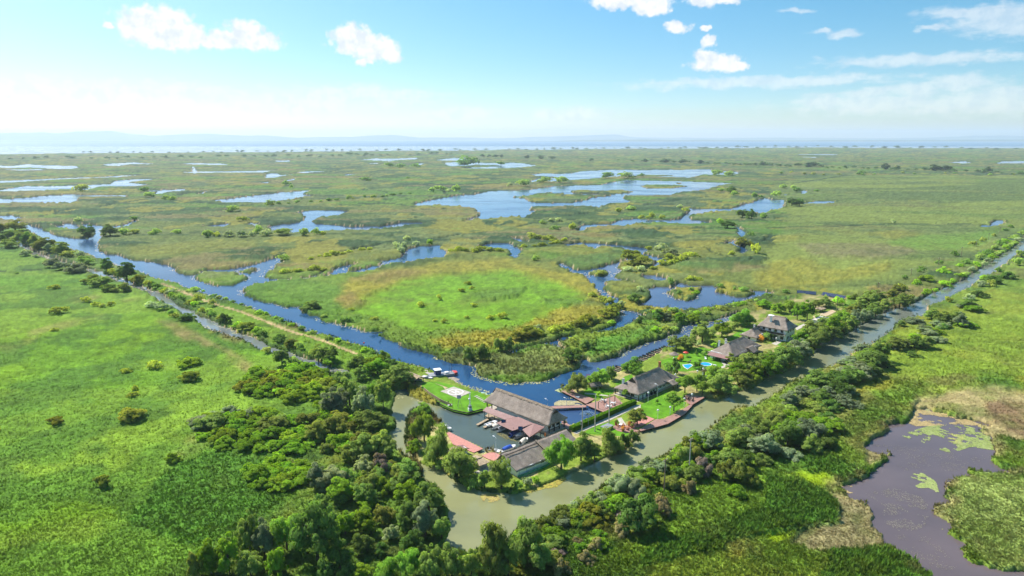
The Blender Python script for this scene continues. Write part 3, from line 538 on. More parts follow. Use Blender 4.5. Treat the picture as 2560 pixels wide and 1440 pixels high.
def leafcloud(r, blobs, nleaf, size, cen, droop=0., aspect=.55, up=.75):
    bl = np.array(blobs); w = bl[:, 3] ** 2; k = r.choice(len(bl), nleaf, p=w / w.sum())
    d = r.normal(size=(nleaf, 3)); d /= np.linalg.norm(d, axis=1)[:, None]
    d[:, 2] = np.where(d[:, 2] < -.35, -d[:, 2] * .6, d[:, 2]); d /= np.linalg.norm(d, axis=1)[:, None]
    rad = bl[k, 3] * (.62 + .42 * r.random(nleaf) ** .6)
    sq = np.stack([np.ones(nleaf), np.ones(nleaf), bl[k, 4]], -1)
    p = bl[k, :3] + d * rad[:, None] * sq
    p[:, 2] -= droop * r.random(nleaf) * bl[k, 3]
    p[:, 2] = np.maximum(p[:, 2], .05)
    od = p - cen; od /= np.linalg.norm(od, axis=1)[:, None] + 1e-6
    n = d * .7 + od * .45 + r.normal(size=(nleaf, 3)) * .42; n /= np.linalg.norm(n, axis=1)[:, None]
    t = r.normal(size=(nleaf, 3)); t[:, 2] -= droop * 3.0
    t -= (t * n).sum(1)[:, None] * n; t /= np.linalg.norm(t, axis=1)[:, None]; b = np.cross(n, t)
    s = size * (.65 + .7 * r.random(nleaf))[:, None]
    V = np.stack([p - t * s, p - b * s * aspect, p + t * s, p + b * s * aspect], 1).reshape(-1, 3)
    sn = d * .55 + od * .25 + np.array([0, 0, up]); sn /= np.linalg.norm(sn, axis=1)[:, None]
    bv = .80 + .4 * r.random(len(bl)); v = bv[k] * (.78 + .44 * r.random(nleaf))
    col = np.stack([v * (.95 + .16 * r.random(nleaf)), v, v * (.9 + .2 * r.random(nleaf))], -1)
    return V, np.repeat(sn, 4, 0), np.repeat(col, 4, 0)
def leafmesh(name, V, Nn, Cc):
    me = np_mesh(name, V, np.arange(len(V)).reshape(-1, 4), None, True, Cc)
    me.normals_split_custom_set_from_vertices(Nn.tolist())
    me.materials.append(LEAF['W']); return me
def trunkmesh(r, h, rad, branches):
    V, Fc = [], []
    def tube(pts, radii, k=6):
        b0 = len(V)
        for (p, q) in zip(pts, radii):
            for i in range(k): a = 6.2832 * i / k; V.append((p[0] + q * math.cos(a), p[1] + q * math.sin(a), p[2]))
        for s in range(len(pts) - 1):
            for i in range(k): Fc.append((b0 + s * k + i, b0 + s * k + (i + 1) % k, b0 + (s + 1) * k + (i + 1) % k, b0 + (s + 1) * k + i))
    tube([(0, 0, -.4), (.05, .02, h * .35), (-.1, .05, h * .7), (0, 0, h)], [rad * 1.25, rad, rad * .75, rad * .4])
    for _ in range(branches):
        a = r.random() * 6.28; z = h * (.45 + .4 * r.random()); ln = h * (.35 + .3 * r.random())
        e = (math.cos(a) * ln, math.sin(a) * ln, z + ln * .75)
        tube([(0, 0, z), (e[0] * .5, e[1] * .5, z + ln * .45), e], [rad * .5, rad * .36, rad * .12], 5)
    return np_mesh('trunk', np.array(V), np.array(Fc), BARK, True)
def crown_blobs(r, H_, R, z0, n, rb, sq=.85, fill=.7, top=1.0):
    """a crown of several leaning sub-crowns, each a cluster of leaf blobs"""
    out = []; m = 4 + int(r.integers(0, 3)); hz = H_ - z0; a0 = r.random() * 6.28; ex, ey = .85 + .3 * r.random(), .85 + .3 * r.random()
    sub = [(R * .12 * r.normal(), R * .12 * r.normal(), z0 + hz * (.66 + .06 * r.random()), R * .56, hz * .34)]
    for i in range(m):
        a = a0 + 6.283 * i / m + r.normal() * .35; q = R * (.42 + .22 * r.random()); rr = R * (.36 + .22 * r.random())
        sub.append((q * math.cos(a) * ex, q * math.sin(a) * ey, z0 + hz * (.22 + .40 * r.random()), rr, hz * (.20 + .14 * r.random())))
    per = max(3, n // (m + 1))
    for (x, y, z, rr, hh) in sub:
        for i in range(per):
            u = 1 - 1.75 * (i + .5) / per; a = i * 2.39996 + r.random(); q = math.sqrt(max(0, 1 - u * u)); f = .55 + .5 * r.random()
            out.append((x + rr * q * f * math.cos(a), y + rr * q * f * math.sin(a), max(z + hh * u * f, z0 * .6 + rb * .3), rb * (.45 + .75 * r.random() ** 1.4), sq))
        out.append((x, y, z, min(rr, hh) * fill, 1.0))
    return out
PROTO = {}
def proto(key, H_, R, z0, n, rb, leaves, size, droop=0., trunk=None, seeds=3, sq=.85, asp=.55):
    lst = []
    for s in range(seeds):
        r = np.random.default_rng(hash_(key) + s * 13)
        bl = crown_blobs(r, H_ - rb * .5, R, z0, n, rb, sq)
        if s % 2: bl += [(R * .45 * math.cos(s * 2.), R * .45 * math.sin(s * 2.), H_ * .8, rb * 1.1, sq)]
        V, Nn, Cc = leafcloud(r, bl, leaves, size, np.array([0, 0, H_ * .42]), droop, asp)
        lst.append((leafmesh('crown', V, Nn, Cc), trunkmesh(r, trunk[0], trunk[1], trunk[2]) if trunk else None))
    PROTO[key] = (lst, H_, 2 * R + rb * .8)
def hash_(s): return sum(ord(c) * (i + 3) * 31 for i, c in enumerate(s))
proto('round', 10, 4.1, .1, 54, 1.2, 6600, .29, .12, (6.0, .28, 5), 6)
proto('weep', 10, 3.9, .1, 48, 1.2, 6600, .37, .8, (6.0, .28, 4), 4, 1.1, .32)
proto('airy', 10, 3.3, 3.2, 30, 1.15, 2900, .32, .1, (6.5, .20, 7), 3)
proto('shrub', 4, 2.8, .2, 30, .8, 2600, .24, .05, None, 6, .8)
proto('mound', 3, 2.6, .0, 22, .85, 1900, .24, .0, None, 3, .6, .7)
proto('cone', 8, 1.6, .3, 26, .75, 1800, .22, .1, None, 2)
proto('far', 10, 4.2, .0, 18, 1.9, 520, .85, .1, None, 3)

ORD = 'first second third fourth fifth sixth seventh eighth ninth tenth eleventh twelfth thirteenth fourteenth fifteenth sixteenth seventeenth eighteenth nineteenth'.split()
TENS = ['', '', 'twenty', 'thirty', 'forty', 'fifty', 'sixty', 'seventy', 'eighty', 'ninety']
def ordw(n):
    if n <= 19: return ORD[n - 1]
    t, u = divmod(n, 10)
    return (TENS[t][:-1] + 'ieth') if u == 0 else TENS[t] + '-' + ORD[u - 1]
TYPES = {  # code: leaf material, prototypes, noun, words
 'W': ('W', 'round', 'willow', 'grey-green bushy'), 'w': ('W', 'weep', 'willow', 'drooping grey-green'), 'G': ('G', 'round', 'willow', 'silvery'), 'L': ('L', 'weep', 'willow', 'light green drooping'),
 'l': ('L', 'airy', 'tree', 'light green airy'), 'U': ('U', 'round', 'tree', 'bright green leafy'), 'D': ('D', 'round', 'tree', 'dark green leafy'), 'd': ('D', 'shrub', 'shrub', 'dark green'), 'o': ('O', 'shrub', 'shrub', 'olive green'),
 'O': ('O', 'round', 'tree', 'olive green'), 'Y': ('Y', 'shrub', 'shrub', 'golden yellow'), 'y': ('Y', 'mound', 'shrub', 'yellow-green low'), 'u': ('U', 'shrub', 'shrub', 'bright green'), 'm': ('U', 'mound', 'shrub', 'bright green domed'), 'T': ('T', 'shrub', 'shrub', 'tan blossomed'),
 'g': ('G', 'shrub', 'shrub', 'silvery'), 'P': ('P', 'round', 'tree', 'pale green'), 'p': ('P', 'shrub', 'shrub', 'pale green'), 'C': ('D', 'cone', 'conifer', 'dark conical'), 'c': ('O', 'cone', 'conifer', 'olive conical'),
 'R': ('R', 'shrub', 'shrub', 'orange leaved'), 'B': ('B', 'shrub', 'shrub', 'grey bare twigged'), 'F': ('F', 'far', 'tree', 'dark distant'), 'f': ('F', 'far', 'bush', 'low dark distant'), 'w2': ('W', 'shrub', 'shrub', 'grey-green')}
rp = random.Random(11)
N_TREE = [0]
QUEUE = []
def plant(where, group, items):
    """items: (x0, x1, ytop, ybase, type) in photo pixels"""
    QUEUE.append((where, group, sorted(items, key=lambda t: t[0] + t[1])))
def size_of(t): return (t[1] - t[0]) * (t[3] - t[2])
MASS = []
def plant_all():
    sh = sorted([size_of(t) for q in QUEUE for t in q[2] if TYPES[t[4]][2] in ('shrub', 'bush')], reverse=True); cut = sh[SHRUB_MAX] if len(sh) > SHRUB_MAX else 0
    for (where, group, items) in QUEUE:
        MASS.extend(t for t in items if TYPES[t[4]][2] in ('shrub', 'bush') and size_of(t) <= cut)
        plant_now(where, group, [t for t in items if not (TYPES[t[4]][2] in ('shrub', 'bush') and size_of(t) <= cut)])
def mass():
    """the small far bushes: too many to be things of their own"""
    Vs, Ns, Cs = [], [], []; r = np.random.default_rng(3)
    base = {}
    for pr in ('shrub', 'mound', 'far'):
        H_ = PROTO[pr][1]; W_ = PROTO[pr][2]; base[pr] = []
        for s in range(4):
            bl = crown_blobs(r, H_ * .9, W_ * .42, .2, 12, W_ * .17, .8); base[pr].append(leafcloud(r, bl, 330, W_ * .075, np.array([0, 0, H_ * .4])))
    for (x0, x1, y0, y1, ty) in MASS:
        lm, pr, noun, adj = TYPES[ty]; cx = (x0 + x1) / 2; w = x1 - x0; sd_, cd = math.sin(depr(y1)), math.cos(depr(y1)); yb = y1 - .28 * w * sd_; g = GV(cx, yb, .3); s = pxm(cx, yb)
        wm = w / s; hm = max(((y1 - y0) / s - .3 * wm * sd_) / cd, .45 * wm); H_, W_ = PROTO[pr][1], PROTO[pr][2]; V, Nn, Cc = base[pr][rp.randrange(4)]; a = rp.random() * 6.283; c, q = math.cos(a), math.sin(a)
        kx, kz = wm / W_ * 1.1, hm / H_ * 1.05; P = np.stack([(V[:, 0] * c - V[:, 1] * q) * kx + g.x, (V[:, 0] * q + V[:, 1] * c) * kx + g.y, V[:, 2] * kz + g.z], -1); Vs.append(P); Ns.append(np.stack([Nn[:, 0] * c - Nn[:, 1] * q, Nn[:, 0] * q + Nn[:, 1] * c, Nn[:, 2]], -1)); Cs.append(Cc * np.array(LCOL[lm]) * (.95 + .45 * rp.random()))
    me = leafmesh('far_bushes', np.concatenate(Vs), np.concatenate(Ns), np.concatenate(Cs)); me.materials.clear(); me.materials.append(leaf_mat('leaf_far_bushes', (1, 1, 1)))
    tag(link('far_bushes', me), 'small bushes dotted over the marsh and along its ditches', None, None, 'stuff')
def plant_now(where, group, items, side='left', zbase=.3):
    bykind = {}
    for (x0, x1, y0, y1, ty) in items:
        lm, pr, noun, adj = TYPES[ty]
        bykind.setdefault((adj, noun), 0); bykind[(adj, noun)] += 1; no = bykind[(adj, noun)]
        cx = (x0 + x1) / 2; w = x1 - x0; sd_ = math.sin(depr(y1)); cd = math.cos(depr(y1))
        yb = y1 - .28 * w * sd_
        g = GV(cx, yb, zbase); s = pxm(cx, yb)
        hm = max(((y1 - y0) / s - .30 * (w / s) * sd_) / cd, .45 * (w / s) if pr in ('mound', 'shrub') else (.3 if pr == 'far' else .62) * (w / s)); wm = w / s
        if 'outer bank' in where: hm *= .68
        if ty == 'T': hm *= .75; wm *= .75
        lst, H_, W_ = PROTO[pr]; cm, tm = lst[rp.randrange(len(lst))]
        kx, kz = wm / W_ * (1.15 if pr in ('round', 'weep') else 1.18), hm / H_ * 1.06; rz = rp.random() * 6.283
        name = {'willow': 'willow_tree', 'tree': 'leafy_tree', 'shrub': 'shrub', 'conifer': 'conifer', 'bush': 'bush'}[noun]
        if tm is not None:
            root = empty(name, g, rz); root.scale = (kx, kx, kz)
            c = link('crown', cm, root); link('trunk', tm, root)
        else:
            c = root = link(name, cm); root.location = g; root.rotation_euler = (0, 0, rz); root.scale = (kx, kx, kz)
        c.material_slots[0].link = 'OBJECT'; c.material_slots[0].material = LEAF[lm]
        tag(root, '%s %s %s, %s from the %s' % (adj, noun, where, ordw(no), side), {'willow': 'tree', 'conifer': 'tree', 'bush': 'shrub'}.get(noun, noun), group)
        N_TREE[0] += 1
def fr(k, lst):
    ox, oy, s = FR[k]; return [(ox + a / s, ox + b / s, oy + c / s, oy + d / s, t) for (a, b, c, d, t) in lst]
def row(pts, n, h0, h1, wf, types, jx=.35, jy=4, drop=0.):
    """n plants along a pixel polyline, crown height h0..h1 px, width wf x height"""
    P = TP(pts) if isinstance(pts, str) else pts; G_ = [G(*p) for p in P]; ln = [0]
    for a, b in zip(G_, G_[1:]): ln.append(ln[-1] + math.hypot(b[0] - a[0], b[1] - a[1]))
    out = []
    for i in range(n):
        t = (i + .5 + (rp.random() - .5) * jx * 2) / n * ln[-1]
        k = max(j for j in range(len(ln) - 1) if ln[j] <= max(t, 0)); f = (t - ln[k]) / (ln[k + 1] - ln[k])
        # back to pixels through the straight ground line
        gx = G_[k][0] + (G_[k + 1][0] - G_[k][0]) * f; gy = G_[k][1] + (G_[k + 1][1] - G_[k][1]) * f
        d = gy * math.cos(PITCH) + H * math.sin(PITCH); x = 1280 + F * gx / d; y = 720 - F * (gy * math.sin(PITCH) - H * math.cos(PITCH)) / d
        u = i / max(1, n - 1); h = (h0 + (h1 - h0) * u) * (.72 + .6 * rp.random()); w = h * wf * (.8 + .45 * rp.random())
        y += (rp.random() - .5) * jy + drop * h; out.append((x - w / 2, x + w / 2, y - h, y, rp.choice(types)))
    return out
def fill(poly, n, h, w, types, var=.35):
    P = TP(poly); xs = [p[0] for p in P]; ys = [p[1] for p in P]; out = []; k = 0
    cand = []
    while len(out) < n and k < 6000:
        k += 1; best = None
        for _ in range(8):
            x, y = rp.uniform(min(xs), max(xs)), rp.uniform(min(ys), max(ys))
            if not inpoly(np.array([x]), np.array([y]), P)[0]: continue
            dm = min([((x - q[0]) ** 2 + ((y - q[1]) * 2) ** 2) for q in cand] or [1e9])
            if best is None or dm > best[0]: best = (dm, x, y)
        if best is None: continue
        _, x, y = best; cand.append((x, y)); a = 1 + (rp.random() - .5) * 2 * var
        out.append((x - w * a / 2, x + w * a / 2, y - h * a, y, rp.choice(types)))
    return out

plant('on the lodge spit', 'trees on the lodge spit', fr('t', [(245, 400, 440, 575, 'L'), (250, 440, 520, 790, 'L'), (350, 575, 650, 970, 'w'), (520, 800, 830, 1120, 'w'), (805, 925, 1030, 1190, 'W'), (905, 1110, 910, 1210, 'w'), (1175, 1290, 1075, 1160, 'g'), (1260, 1345, 1065, 1135, 'u'), (1405, 1635, 730, 1040, 'L'), (420, 530, 930, 1010, 'w2'), (700, 800, 1090, 1190, 'd'), (1090, 1190, 1100, 1200, 'd'), (640, 740, 1080, 1150, 'w2'), (200, 330, 760, 880, 'u')])
      + fr('n', [(600, 745, 490, 695, 'W'), (700, 825, 545, 690, 'W'), (790, 955, 460, 645, 'w'), (930, 1000, 500, 600, 'd'), (980, 1060, 470, 560, 'd'), (960, 1030, 540, 590, 'o')]))
plant('in the lodge garden', 'trees in the lodge garden', fr('n', [(985, 1110, 330, 455, 'O'), (1230, 1352, 220, 358, 'l'), (1310, 1420, 105, 235, 'l'), (1390, 1500, 95, 225, 'l'), (1440, 1520, 140, 250, 'l'), (580, 722, 88, 232, 'w'), (720, 862, 60, 192, 'L'), (838, 912, 35, 142, 'w'), (948, 1085, -8, 92, 'L'), (945, 985, 195, 260, 'l')])
      + fr('q', [(680, 780, 610, 720, 'd'), (760, 860, 600, 760, 'd'), (690, 760, 660, 740, 'd'), (990, 1040, 610, 700, 'C'), (1030, 1080, 585, 710, 'C'), (1060, 1110, 640, 735, 'C'), (820, 890, 530, 620, 'R'), (1340, 1430, 510, 640, 'c'), (1680, 1760, 330, 410, 'R'), (1740, 1830, 290, 400, 'd'), (1800, 1900, 270, 390, 'd'), (1220, 1290, 555, 605, 'd'), (1085, 1155, 480, 560, 'd'), (1010, 1045, 495, 560, 'd'), (1180, 1260, 410, 480, 'u'), (970, 1210, 190, 430, 'W'), (1200, 1400, 180, 370, 'U'), (725, 900, 345, 510, 'W'), (850, 1030, 330, 500, 'W'), (1410, 1640, 55, 250, 'L'), (1400, 1480, 190, 290, 'W'), (1010, 1080, 390, 460, 'p')])
      + fr('r', [(535, 622, 585, 685, 'u'), (1425, 1485, 690, 790, 'd'), (920, 1020, 560, 700, 'l'), (1830, 1880, 620, 720, 'd'), (1560, 1660, 170, 240, 'u')]))
plant('behind the two-storey lodge', 'trees behind the two-storey lodge', fr('h', [(-110, 20, 760, 850, 'U'), (40, 170, 780, 900, 'U'), (140, 290, 765, 900, 'L'), (230, 350, 800, 970, 'U'), (330, 450, 770, 970, 'U'), (420, 530, 760, 850, 'W'), (500, 660, 735, 845, 'W'), (640, 780, 730, 820, 'u'), (820, 900, 700, 770, 'W'), (120, 220, 650, 710, 'd'), (780, 850, 710, 760, 'u'), (450, 570, 925, 970, 'd'), (-60, 40, 690, 740, 'd')]))
plant('along the lodge bank of the canal', 'willow belt on the lodge bank', row('p:1790,1000 1850,976 1915,950 1990,912 2025,884 2080,850 2155,812', 15, 58, 40, 1.0, 'WWWGWU') + row('p:1775,975 1850,950 1915,925 1985,885 2040,850 2110,815', 13, 52, 38, 1.0, 'WUWWOL')
      + row('p:2150,812 2195,788 2275,764', 6, 38, 28, 1.05, 'WWG') + row('p:2110,800 2180,765 2260,740', 6, 36, 30, 1., 'WWO'))
plant('on the far lodge bank of the canal', 'shrubs on the far lodge bank', row('p:2275,758 2360,722 2480,652 2560,598', 20, 18, 10, 1.6, ['u', 'w2', 'u', 'g']) + row('p:2240,735 2330,700 2440,655 2560,585', 17, 18, 12, 1.5, ['u', 'd', 'o', 'w2', 'u']) + row('p:2230,715 2330,672 2540,565', 9, 17, 11, 1.3, ['d', 'd', 'o']))
plant('on the outer bank of the canal', 'trees on the outer canal bank', fill('k:-40,620 60,480 300,380 520,220 760,60 900,-40 1000,60 820,200 640,420 560,640 200,720', 24, 48, 66, ['w2', 'g', 'd', 'w2', 'u']) + fill('h:800,1480 1000,1380 1250,1270 1500,1130 1650,1020 1850,930 2000,860 2080,880 1980,1040 1640,1260 1340,1420', 16, 26, 42, ['w2', 'd', 'g', 'u']) + fr('k', [(-60, 110, 400, 590, 'W'), (60, 220, 330, 530, 'W'), (200, 330, 255, 470, 'W'), (100, 280, 430, 660, 'G'), (260, 420, 320, 600, 'W'), (380, 585, 320, 580, 'G'), (430, 560, 450, 650, 'W'), (-20, 120, 560, 740, 'D'), (120, 240, 600, 720, 'W'), (300, 430, 170, 330, 'G'), (390, 500, 140, 260, 'G'), (500, 620, 150, 310, 'D'), (610, 770, 95, 260, 'D'), (690, 845, -10, 170, 'W'), (820, 965, -20, 120, 'D'), (640, 830, 215, 330, 'g'), (560, 700, 370, 470, 'p'), (960, 1060, -20, 70, 'D'), (-120, 10, 560, 700, 'W')])
      + fr('h', [(720, 900, 1290, 1440, 'G'), (860, 1050, 1240, 1420, 'W'), (1040, 1225, 1095, 1400, 'D'), (1190, 1400, 1060, 1280, 'W'), (1380, 1540, 1060, 1260, 'D'), (1500, 1650, 1070, 1260, 'W'), (1300, 1388, 935, 1040, 'W'), (1380, 1560, 915, 1020, 'G'), (1565, 1700, 795, 970, 'W'), (1660, 1825, 825, 1020, 'W'), (1785, 1905, 790, 1010, 'W'), (1860, 1995, 825, 1045, 'G'), (1755, 1850, 725, 790, 'y'), (1930, 2095, 715, 865, 'D'), (2040, 2195, 640, 745, 'd'), (1955, 2065, 690, 770, 'g'), (2060, 2190, 560, 640, 'g'), (2180, 2325, 480, 612, 'D'), (2270, 2340, 430, 490, 'd'), (2320, 2485, 440, 565, 'd'), (2440, 2560, 330, 425, 'w2'), (2480, 2570, 255, 345, 'w2'), (2180, 2280, 560, 640, 'o'), (2100, 2190, 500, 570, 'u')]))
plant('on the near bank of the bend', 'shrubs on the near canal bank', fill('n:380,1150 640,1020 900,870 1100,760 1300,680 1500,700 1400,860 1200,900 1050,1080 900,1200 860,1300 760,1420 420,1440', 24, 34, 54, ['u', 'w2', 'o', 'u', 'g', 'd']) + row('p:1310,1332 1420,1280 1500,1240 1580,1198 1680,1146 1770,1092', 22, 40, 40, 1.25, ['w2', 'g', 'u', 'w2', 'd', 'o'], drop=.7) + row('p:1340,1370 1440,1310 1540,1250 1640,1205 1720,1160 1800,1120', 12, 32, 34, 1.3, ['u', 'w2', 'd', 'o', 'u'], drop=.8)
      + fr('n', [(-20, 180, 1110, 1470, 'w'), (200, 400, 1080, 1390, 'w'), (120, 260, 1240, 1480, 'W'), (320, 470, 1240, 1440, 'W'), (830, 1010, 770, 930, 'g'), (960, 1115, 790, 950, 'g'), (900, 1180, 935, 1190, 'd'), (1120, 1310, 900, 1070, 'T'), (1140, 1220, 890, 950, 'T'), (860, 1030, 1060, 1190, 'T'), (600, 700, 1170, 1250, 'T'), (700, 835, 1160, 1290, 'T'), (480, 620, 1300, 1450, 'T'), (640, 790, 1255, 1390, 'T'), (1320, 1465, 770, 910, 'T'), (480, 560, 1340, 1470, 'T'), (1420, 1560, 650, 790, 'B'), (1570, 1700, 680, 820, 'o'), (1660, 1840, 690, 850, 'o'), (1530, 1720, 620, 720, 'w2'), (470, 580, 1260, 1330, 'B'), (880, 980, 1000, 1060, 'B'), (1050, 1160, 660, 760, 'g'), (620, 860, 1010, 1120, 'y'), (1660, 1780, 850, 950, 'u')]))
plant('in the thicket left of the canal', 'thicket left of the canal', fr('m', [(1050, 1262, 35, 195, 'W'), (870, 965, 45, 145, 'W'), (950, 1100, -10, 115, 'U'), (735, 850, 75, 175, 'W'), (660, 830, 190, 385, 'G'), (760, 920, 130, 330, 'W'), (860, 1000, 180, 400, 'G'), (700, 800, 300, 400, 'G'), (950, 1050, 140, 330, 'L'), (1010, 1115, 125, 350, 'W'), (880, 1090, 345, 485, 'W'), (555, 700, 400, 560, 'O'), (660, 830, 385, 540, 'O'), (840, 1010, 500, 690, 'W'), (960, 1130, 490, 680, 'W'), (870, 1000, 640, 790, 'P'), (990, 1130, 650, 810, 'B'), (1120, 1290, 670, 830, 'W'), (630, 820, 715, 890, 'P'), (565, 690, 700, 880, 'G'), (690, 880, 795, 960, 'U'), (860, 1010, 830, 1000, 'W'), (1150, 1320, 805, 990, 'U'), (1270, 1465, 840, 1040, 'W'), (1140, 1300, 960, 1170, 'W'), (1260, 1430, 970, 1200, 'G'), (1065, 1165, 1115, 1220, 'P'), (1390, 1512, 1050, 1220, 'W'), (480, 770, 950, 1390, 'D'), (335, 510, 1055, 1310, 'L'), (205, 345, 1090, 1350, 'G'), (105, 250, 1035, 1330, 'W'), (600, 760, 930, 1150, 'W'), (740, 880, 1030, 1190, 'U'), (860, 1010, 1020, 1180, 'U'), (1000, 1160, 970, 1110, 'o'), (850, 1000, 1170, 1320, 'D'), (1130, 1300, 1280, 1490, 'L'), (1310, 1470, 1255, 1500, 'W'), (1440, 1600, 1250, 1490, 'W'), (1000, 1150, 1340, 1500, 'L'), (860, 1010, 1380, 1500, 'U'), (1590, 1710, 1280, 1480, 'W'), (-30, 110, 1200, 1460, 'U'), (-160, 0, 1230, 1470, 'U'), (-230, -120, 1290, 1480, 'o'), (1000, 1100, 1230, 1330, 'D'), (700, 850, 1180, 1420, 'D'), (100, 260, 1300, 1480, 'W'), (280, 430, 1280, 1480, 'u'), (620, 760, 1340, 1500, 'd'), (1180, 1330, 1150, 1310, 'D'), (760, 900, 1380, 1500, 'd')])
      + fill('m:820,560 1020,560 1080,700 1200,860 1150,1000 900,1050 700,1000 620,900 850,800', 20, 40, 52, ['o', 'u', 'w2', 'd', 'u']) + fill('m:600,560 850,420 1000,480 900,600 700,720', 12, 36, 50, ['o', 'u', 'm', 'w2']))
plant('in the oval bush clump', 'oval bush clump on the meadow', fill('m:115,205 250,125 420,100 600,125 700,160 690,220 560,275 380,290 200,260', 34, 24, 58, ['m', 'y', 'm', 'm']))
plant('in the broad bush patch', 'broad bush patch on the meadow', fill('l:1300,480 1450,400 1650,400 1960,420 2150,560 2000,660 1750,660 1500,640 1350,560', 30, 30, 56, ['m', 'm', 'm', 'w2']) + fill('l:1960,420 2250,320 2300,480 2150,560', 10, 32, 54, ['m', 'o', 'u']) + fill('l:1280,470 1400,390 1700,370 1750,400 1450,420 1330,500', 8, 20, 50, ['g']))
plant('in the lower bush patch', 'lower bush patch on the meadow', fill('m:190,800 330,720 480,700 580,760 560,880 380,900 220,880', 17, 32, 56, ['m', 'm', 'u']))
plant('scattered on the left meadow', 'scattered shrubs on the left meadow', fr('e', [(485, 590, 605, 665, 'y'), (810, 925, 735, 790, 'y'), (915, 1005, 780, 832, 'y'), (970, 1075, 800, 842, 'o'), (1075, 1155, 775, 825, 'y'), (515, 680, 840, 912, 'y'), (510, 592, 1040, 1088, 'y'), (1450, 1630, 1395, 1470, 'y'), (1760, 1990, 1360, 1450, 'm'), (150, 195, 480, 505, 'd')])
      + fr('l', [(805, 880, 50, 100, 'Y'), (1190, 1340, 85, 150, 'y'), (850, 930, 215, 260, 'y'), (880, 930, 170, 215, 'y'), (790, 980, 315, 420, 'y'), (315, 425, 380, 440, 'y'), (1110, 1215, 630, 700, 'm'), (630, 740, 770, 860, 'y'), (-40, 10, 440, 490, 'y')]))
plant('on the dyke between the channels', 'trees and shrubs on the dyke', fr('e', [(-20, 80, 85, 200, 'D'), (60, 180, 60, 160, 'W'), (150, 300, 55, 200, 'W'), (230, 330, 80, 215, 'D'), (300, 410, 100, 225, 'W'), (350, 545, 135, 265, 'O'), (455, 545, 195, 305, 'G'), (530, 695, 180, 315, 'W'), (600, 760, 265, 345, 'o'), (760, 860, 265, 335, 'g'), (780, 960, 330, 420, 'w2'), (1015, 1135, 345, 495, 'D'), (1185, 1355, 385, 565, 'D'), (1080, 1190, 450, 530, 'y'), (1310, 1450, 505, 610, 'Y'), (1440, 1540, 550, 640, 'Y'), (-40, 60, 0, 90, 'O'), (60, 250, -10, 80, 'O'), (1640, 1800, 640, 720, 'p'), (1880, 2000, 630, 690, 'w2'), (2080, 2180, 740, 830, 'o'), (1920, 2040, 700, 800, 'Y')])
      + row('p:375,716 440,748 520,788 600,826 680,856 800,893', 22, 17, 24, 1.35, ['d', 'o', 'w2', 'd', 'y', 'u']) + row('p:470,716 560,746 660,782 760,822 880,862 990,902', 22, 10, 15, 1.5, ['w2', 'o', 'd', 'u'], drop=.6)
      + fr('f', [(550, 700, 1205, 1385, 'W'), (650, 825, 1225, 1400, 'D'), (680, 805, 1320, 1425, 'U'), (950, 1090, 1310, 1450, 'W'), (1090, 1300, 1310, 1460, 'U'), (1225, 1345, 1265, 1355, 'L'), (1290, 1450, 1340, 1460, 'D'), (900, 1000, 1360, 1450, 'W')]))
plant('beside the side channel', 'trees and shrubs left of the side channel', fr('f', [(60, 170, 1225, 1310, 'o'), (190, 330, 1240, 1430, 'W'), (310, 435, 1320, 1420, 'w2')]) + fr('e', [(20, 200, 160, 250, 'w2'), (180, 330, 270, 330, 'g'), (320, 410, 310, 350, 'g'), (430, 600, 350, 450, 'g'), (560, 720, 380, 470, 'g'), (680, 900, 420, 500, 'g'), (830, 1010, 500, 610, 'w2'), (900, 1120, 540, 640, 'w2'), (1010, 1170, 600, 690, 'd'), (1130, 1310, 590, 690, 'w2'), (1660, 1765, 850, 912, 'd'), (1765, 1945, 895, 985, 'd'), (1700, 1800, 890, 945, 'o'), (1450, 1600, 780, 850, 'g'), (1560, 1720, 790, 870, 'g')]))
plant('around the central meadow', 'shrubs around the central meadow', fr('f', [(445, 640, 775, 870, 'w2'), (2075, 2200, 1225, 1385, 'w2'), (2180, 2335, 1205, 1400, 'd'), (2370, 2480, 1150, 1300, 'w2'), (2440, 2580, 1140, 1310, 'w2'), (1130, 1230, 1030, 1090, 'd'), (630, 740, 900, 950, 'w2'), (840, 980, 930, 1000, 'd'), (1220, 1260, 1090, 1140, 'd'), (2300, 2400, 920, 960, 'y'), (2400, 2520, 890, 955, 'y'), (1600, 1700, 780, 840, 'y'), (1800, 1870, 710, 770, 'y'), (2020, 2090, 640, 690, 'y'), (2080, 2150, 570, 615, 'y'), (2130, 2190, 620, 660, 'y'), (1140, 1240, 935, 975, 'Y'), (905, 985, 845, 880, 'Y'), (2140, 2220, 790, 835, 'y'), (1760, 1820, 950, 985, 'y'), (1850, 1920, 945, 1000, 'y'), (2080, 2130, 915, 950, 'y')])
      + fr('g', [(190, 325, 1010, 1125, 'p'), (940, 1040, 970, 1010, 'u'), (1010, 1080, 880, 940, 'w2')]) + row('g:20,1190 300,1130 560,1080 800,1020 960,960 1040,880', 14, 26, 22, 1.5, ['Y', 'o', 'y', 'Y']) + row('g:780,740 900,760 1000,850', 5, 20, 20, 1.4, ['Y', 'y', 'o']))
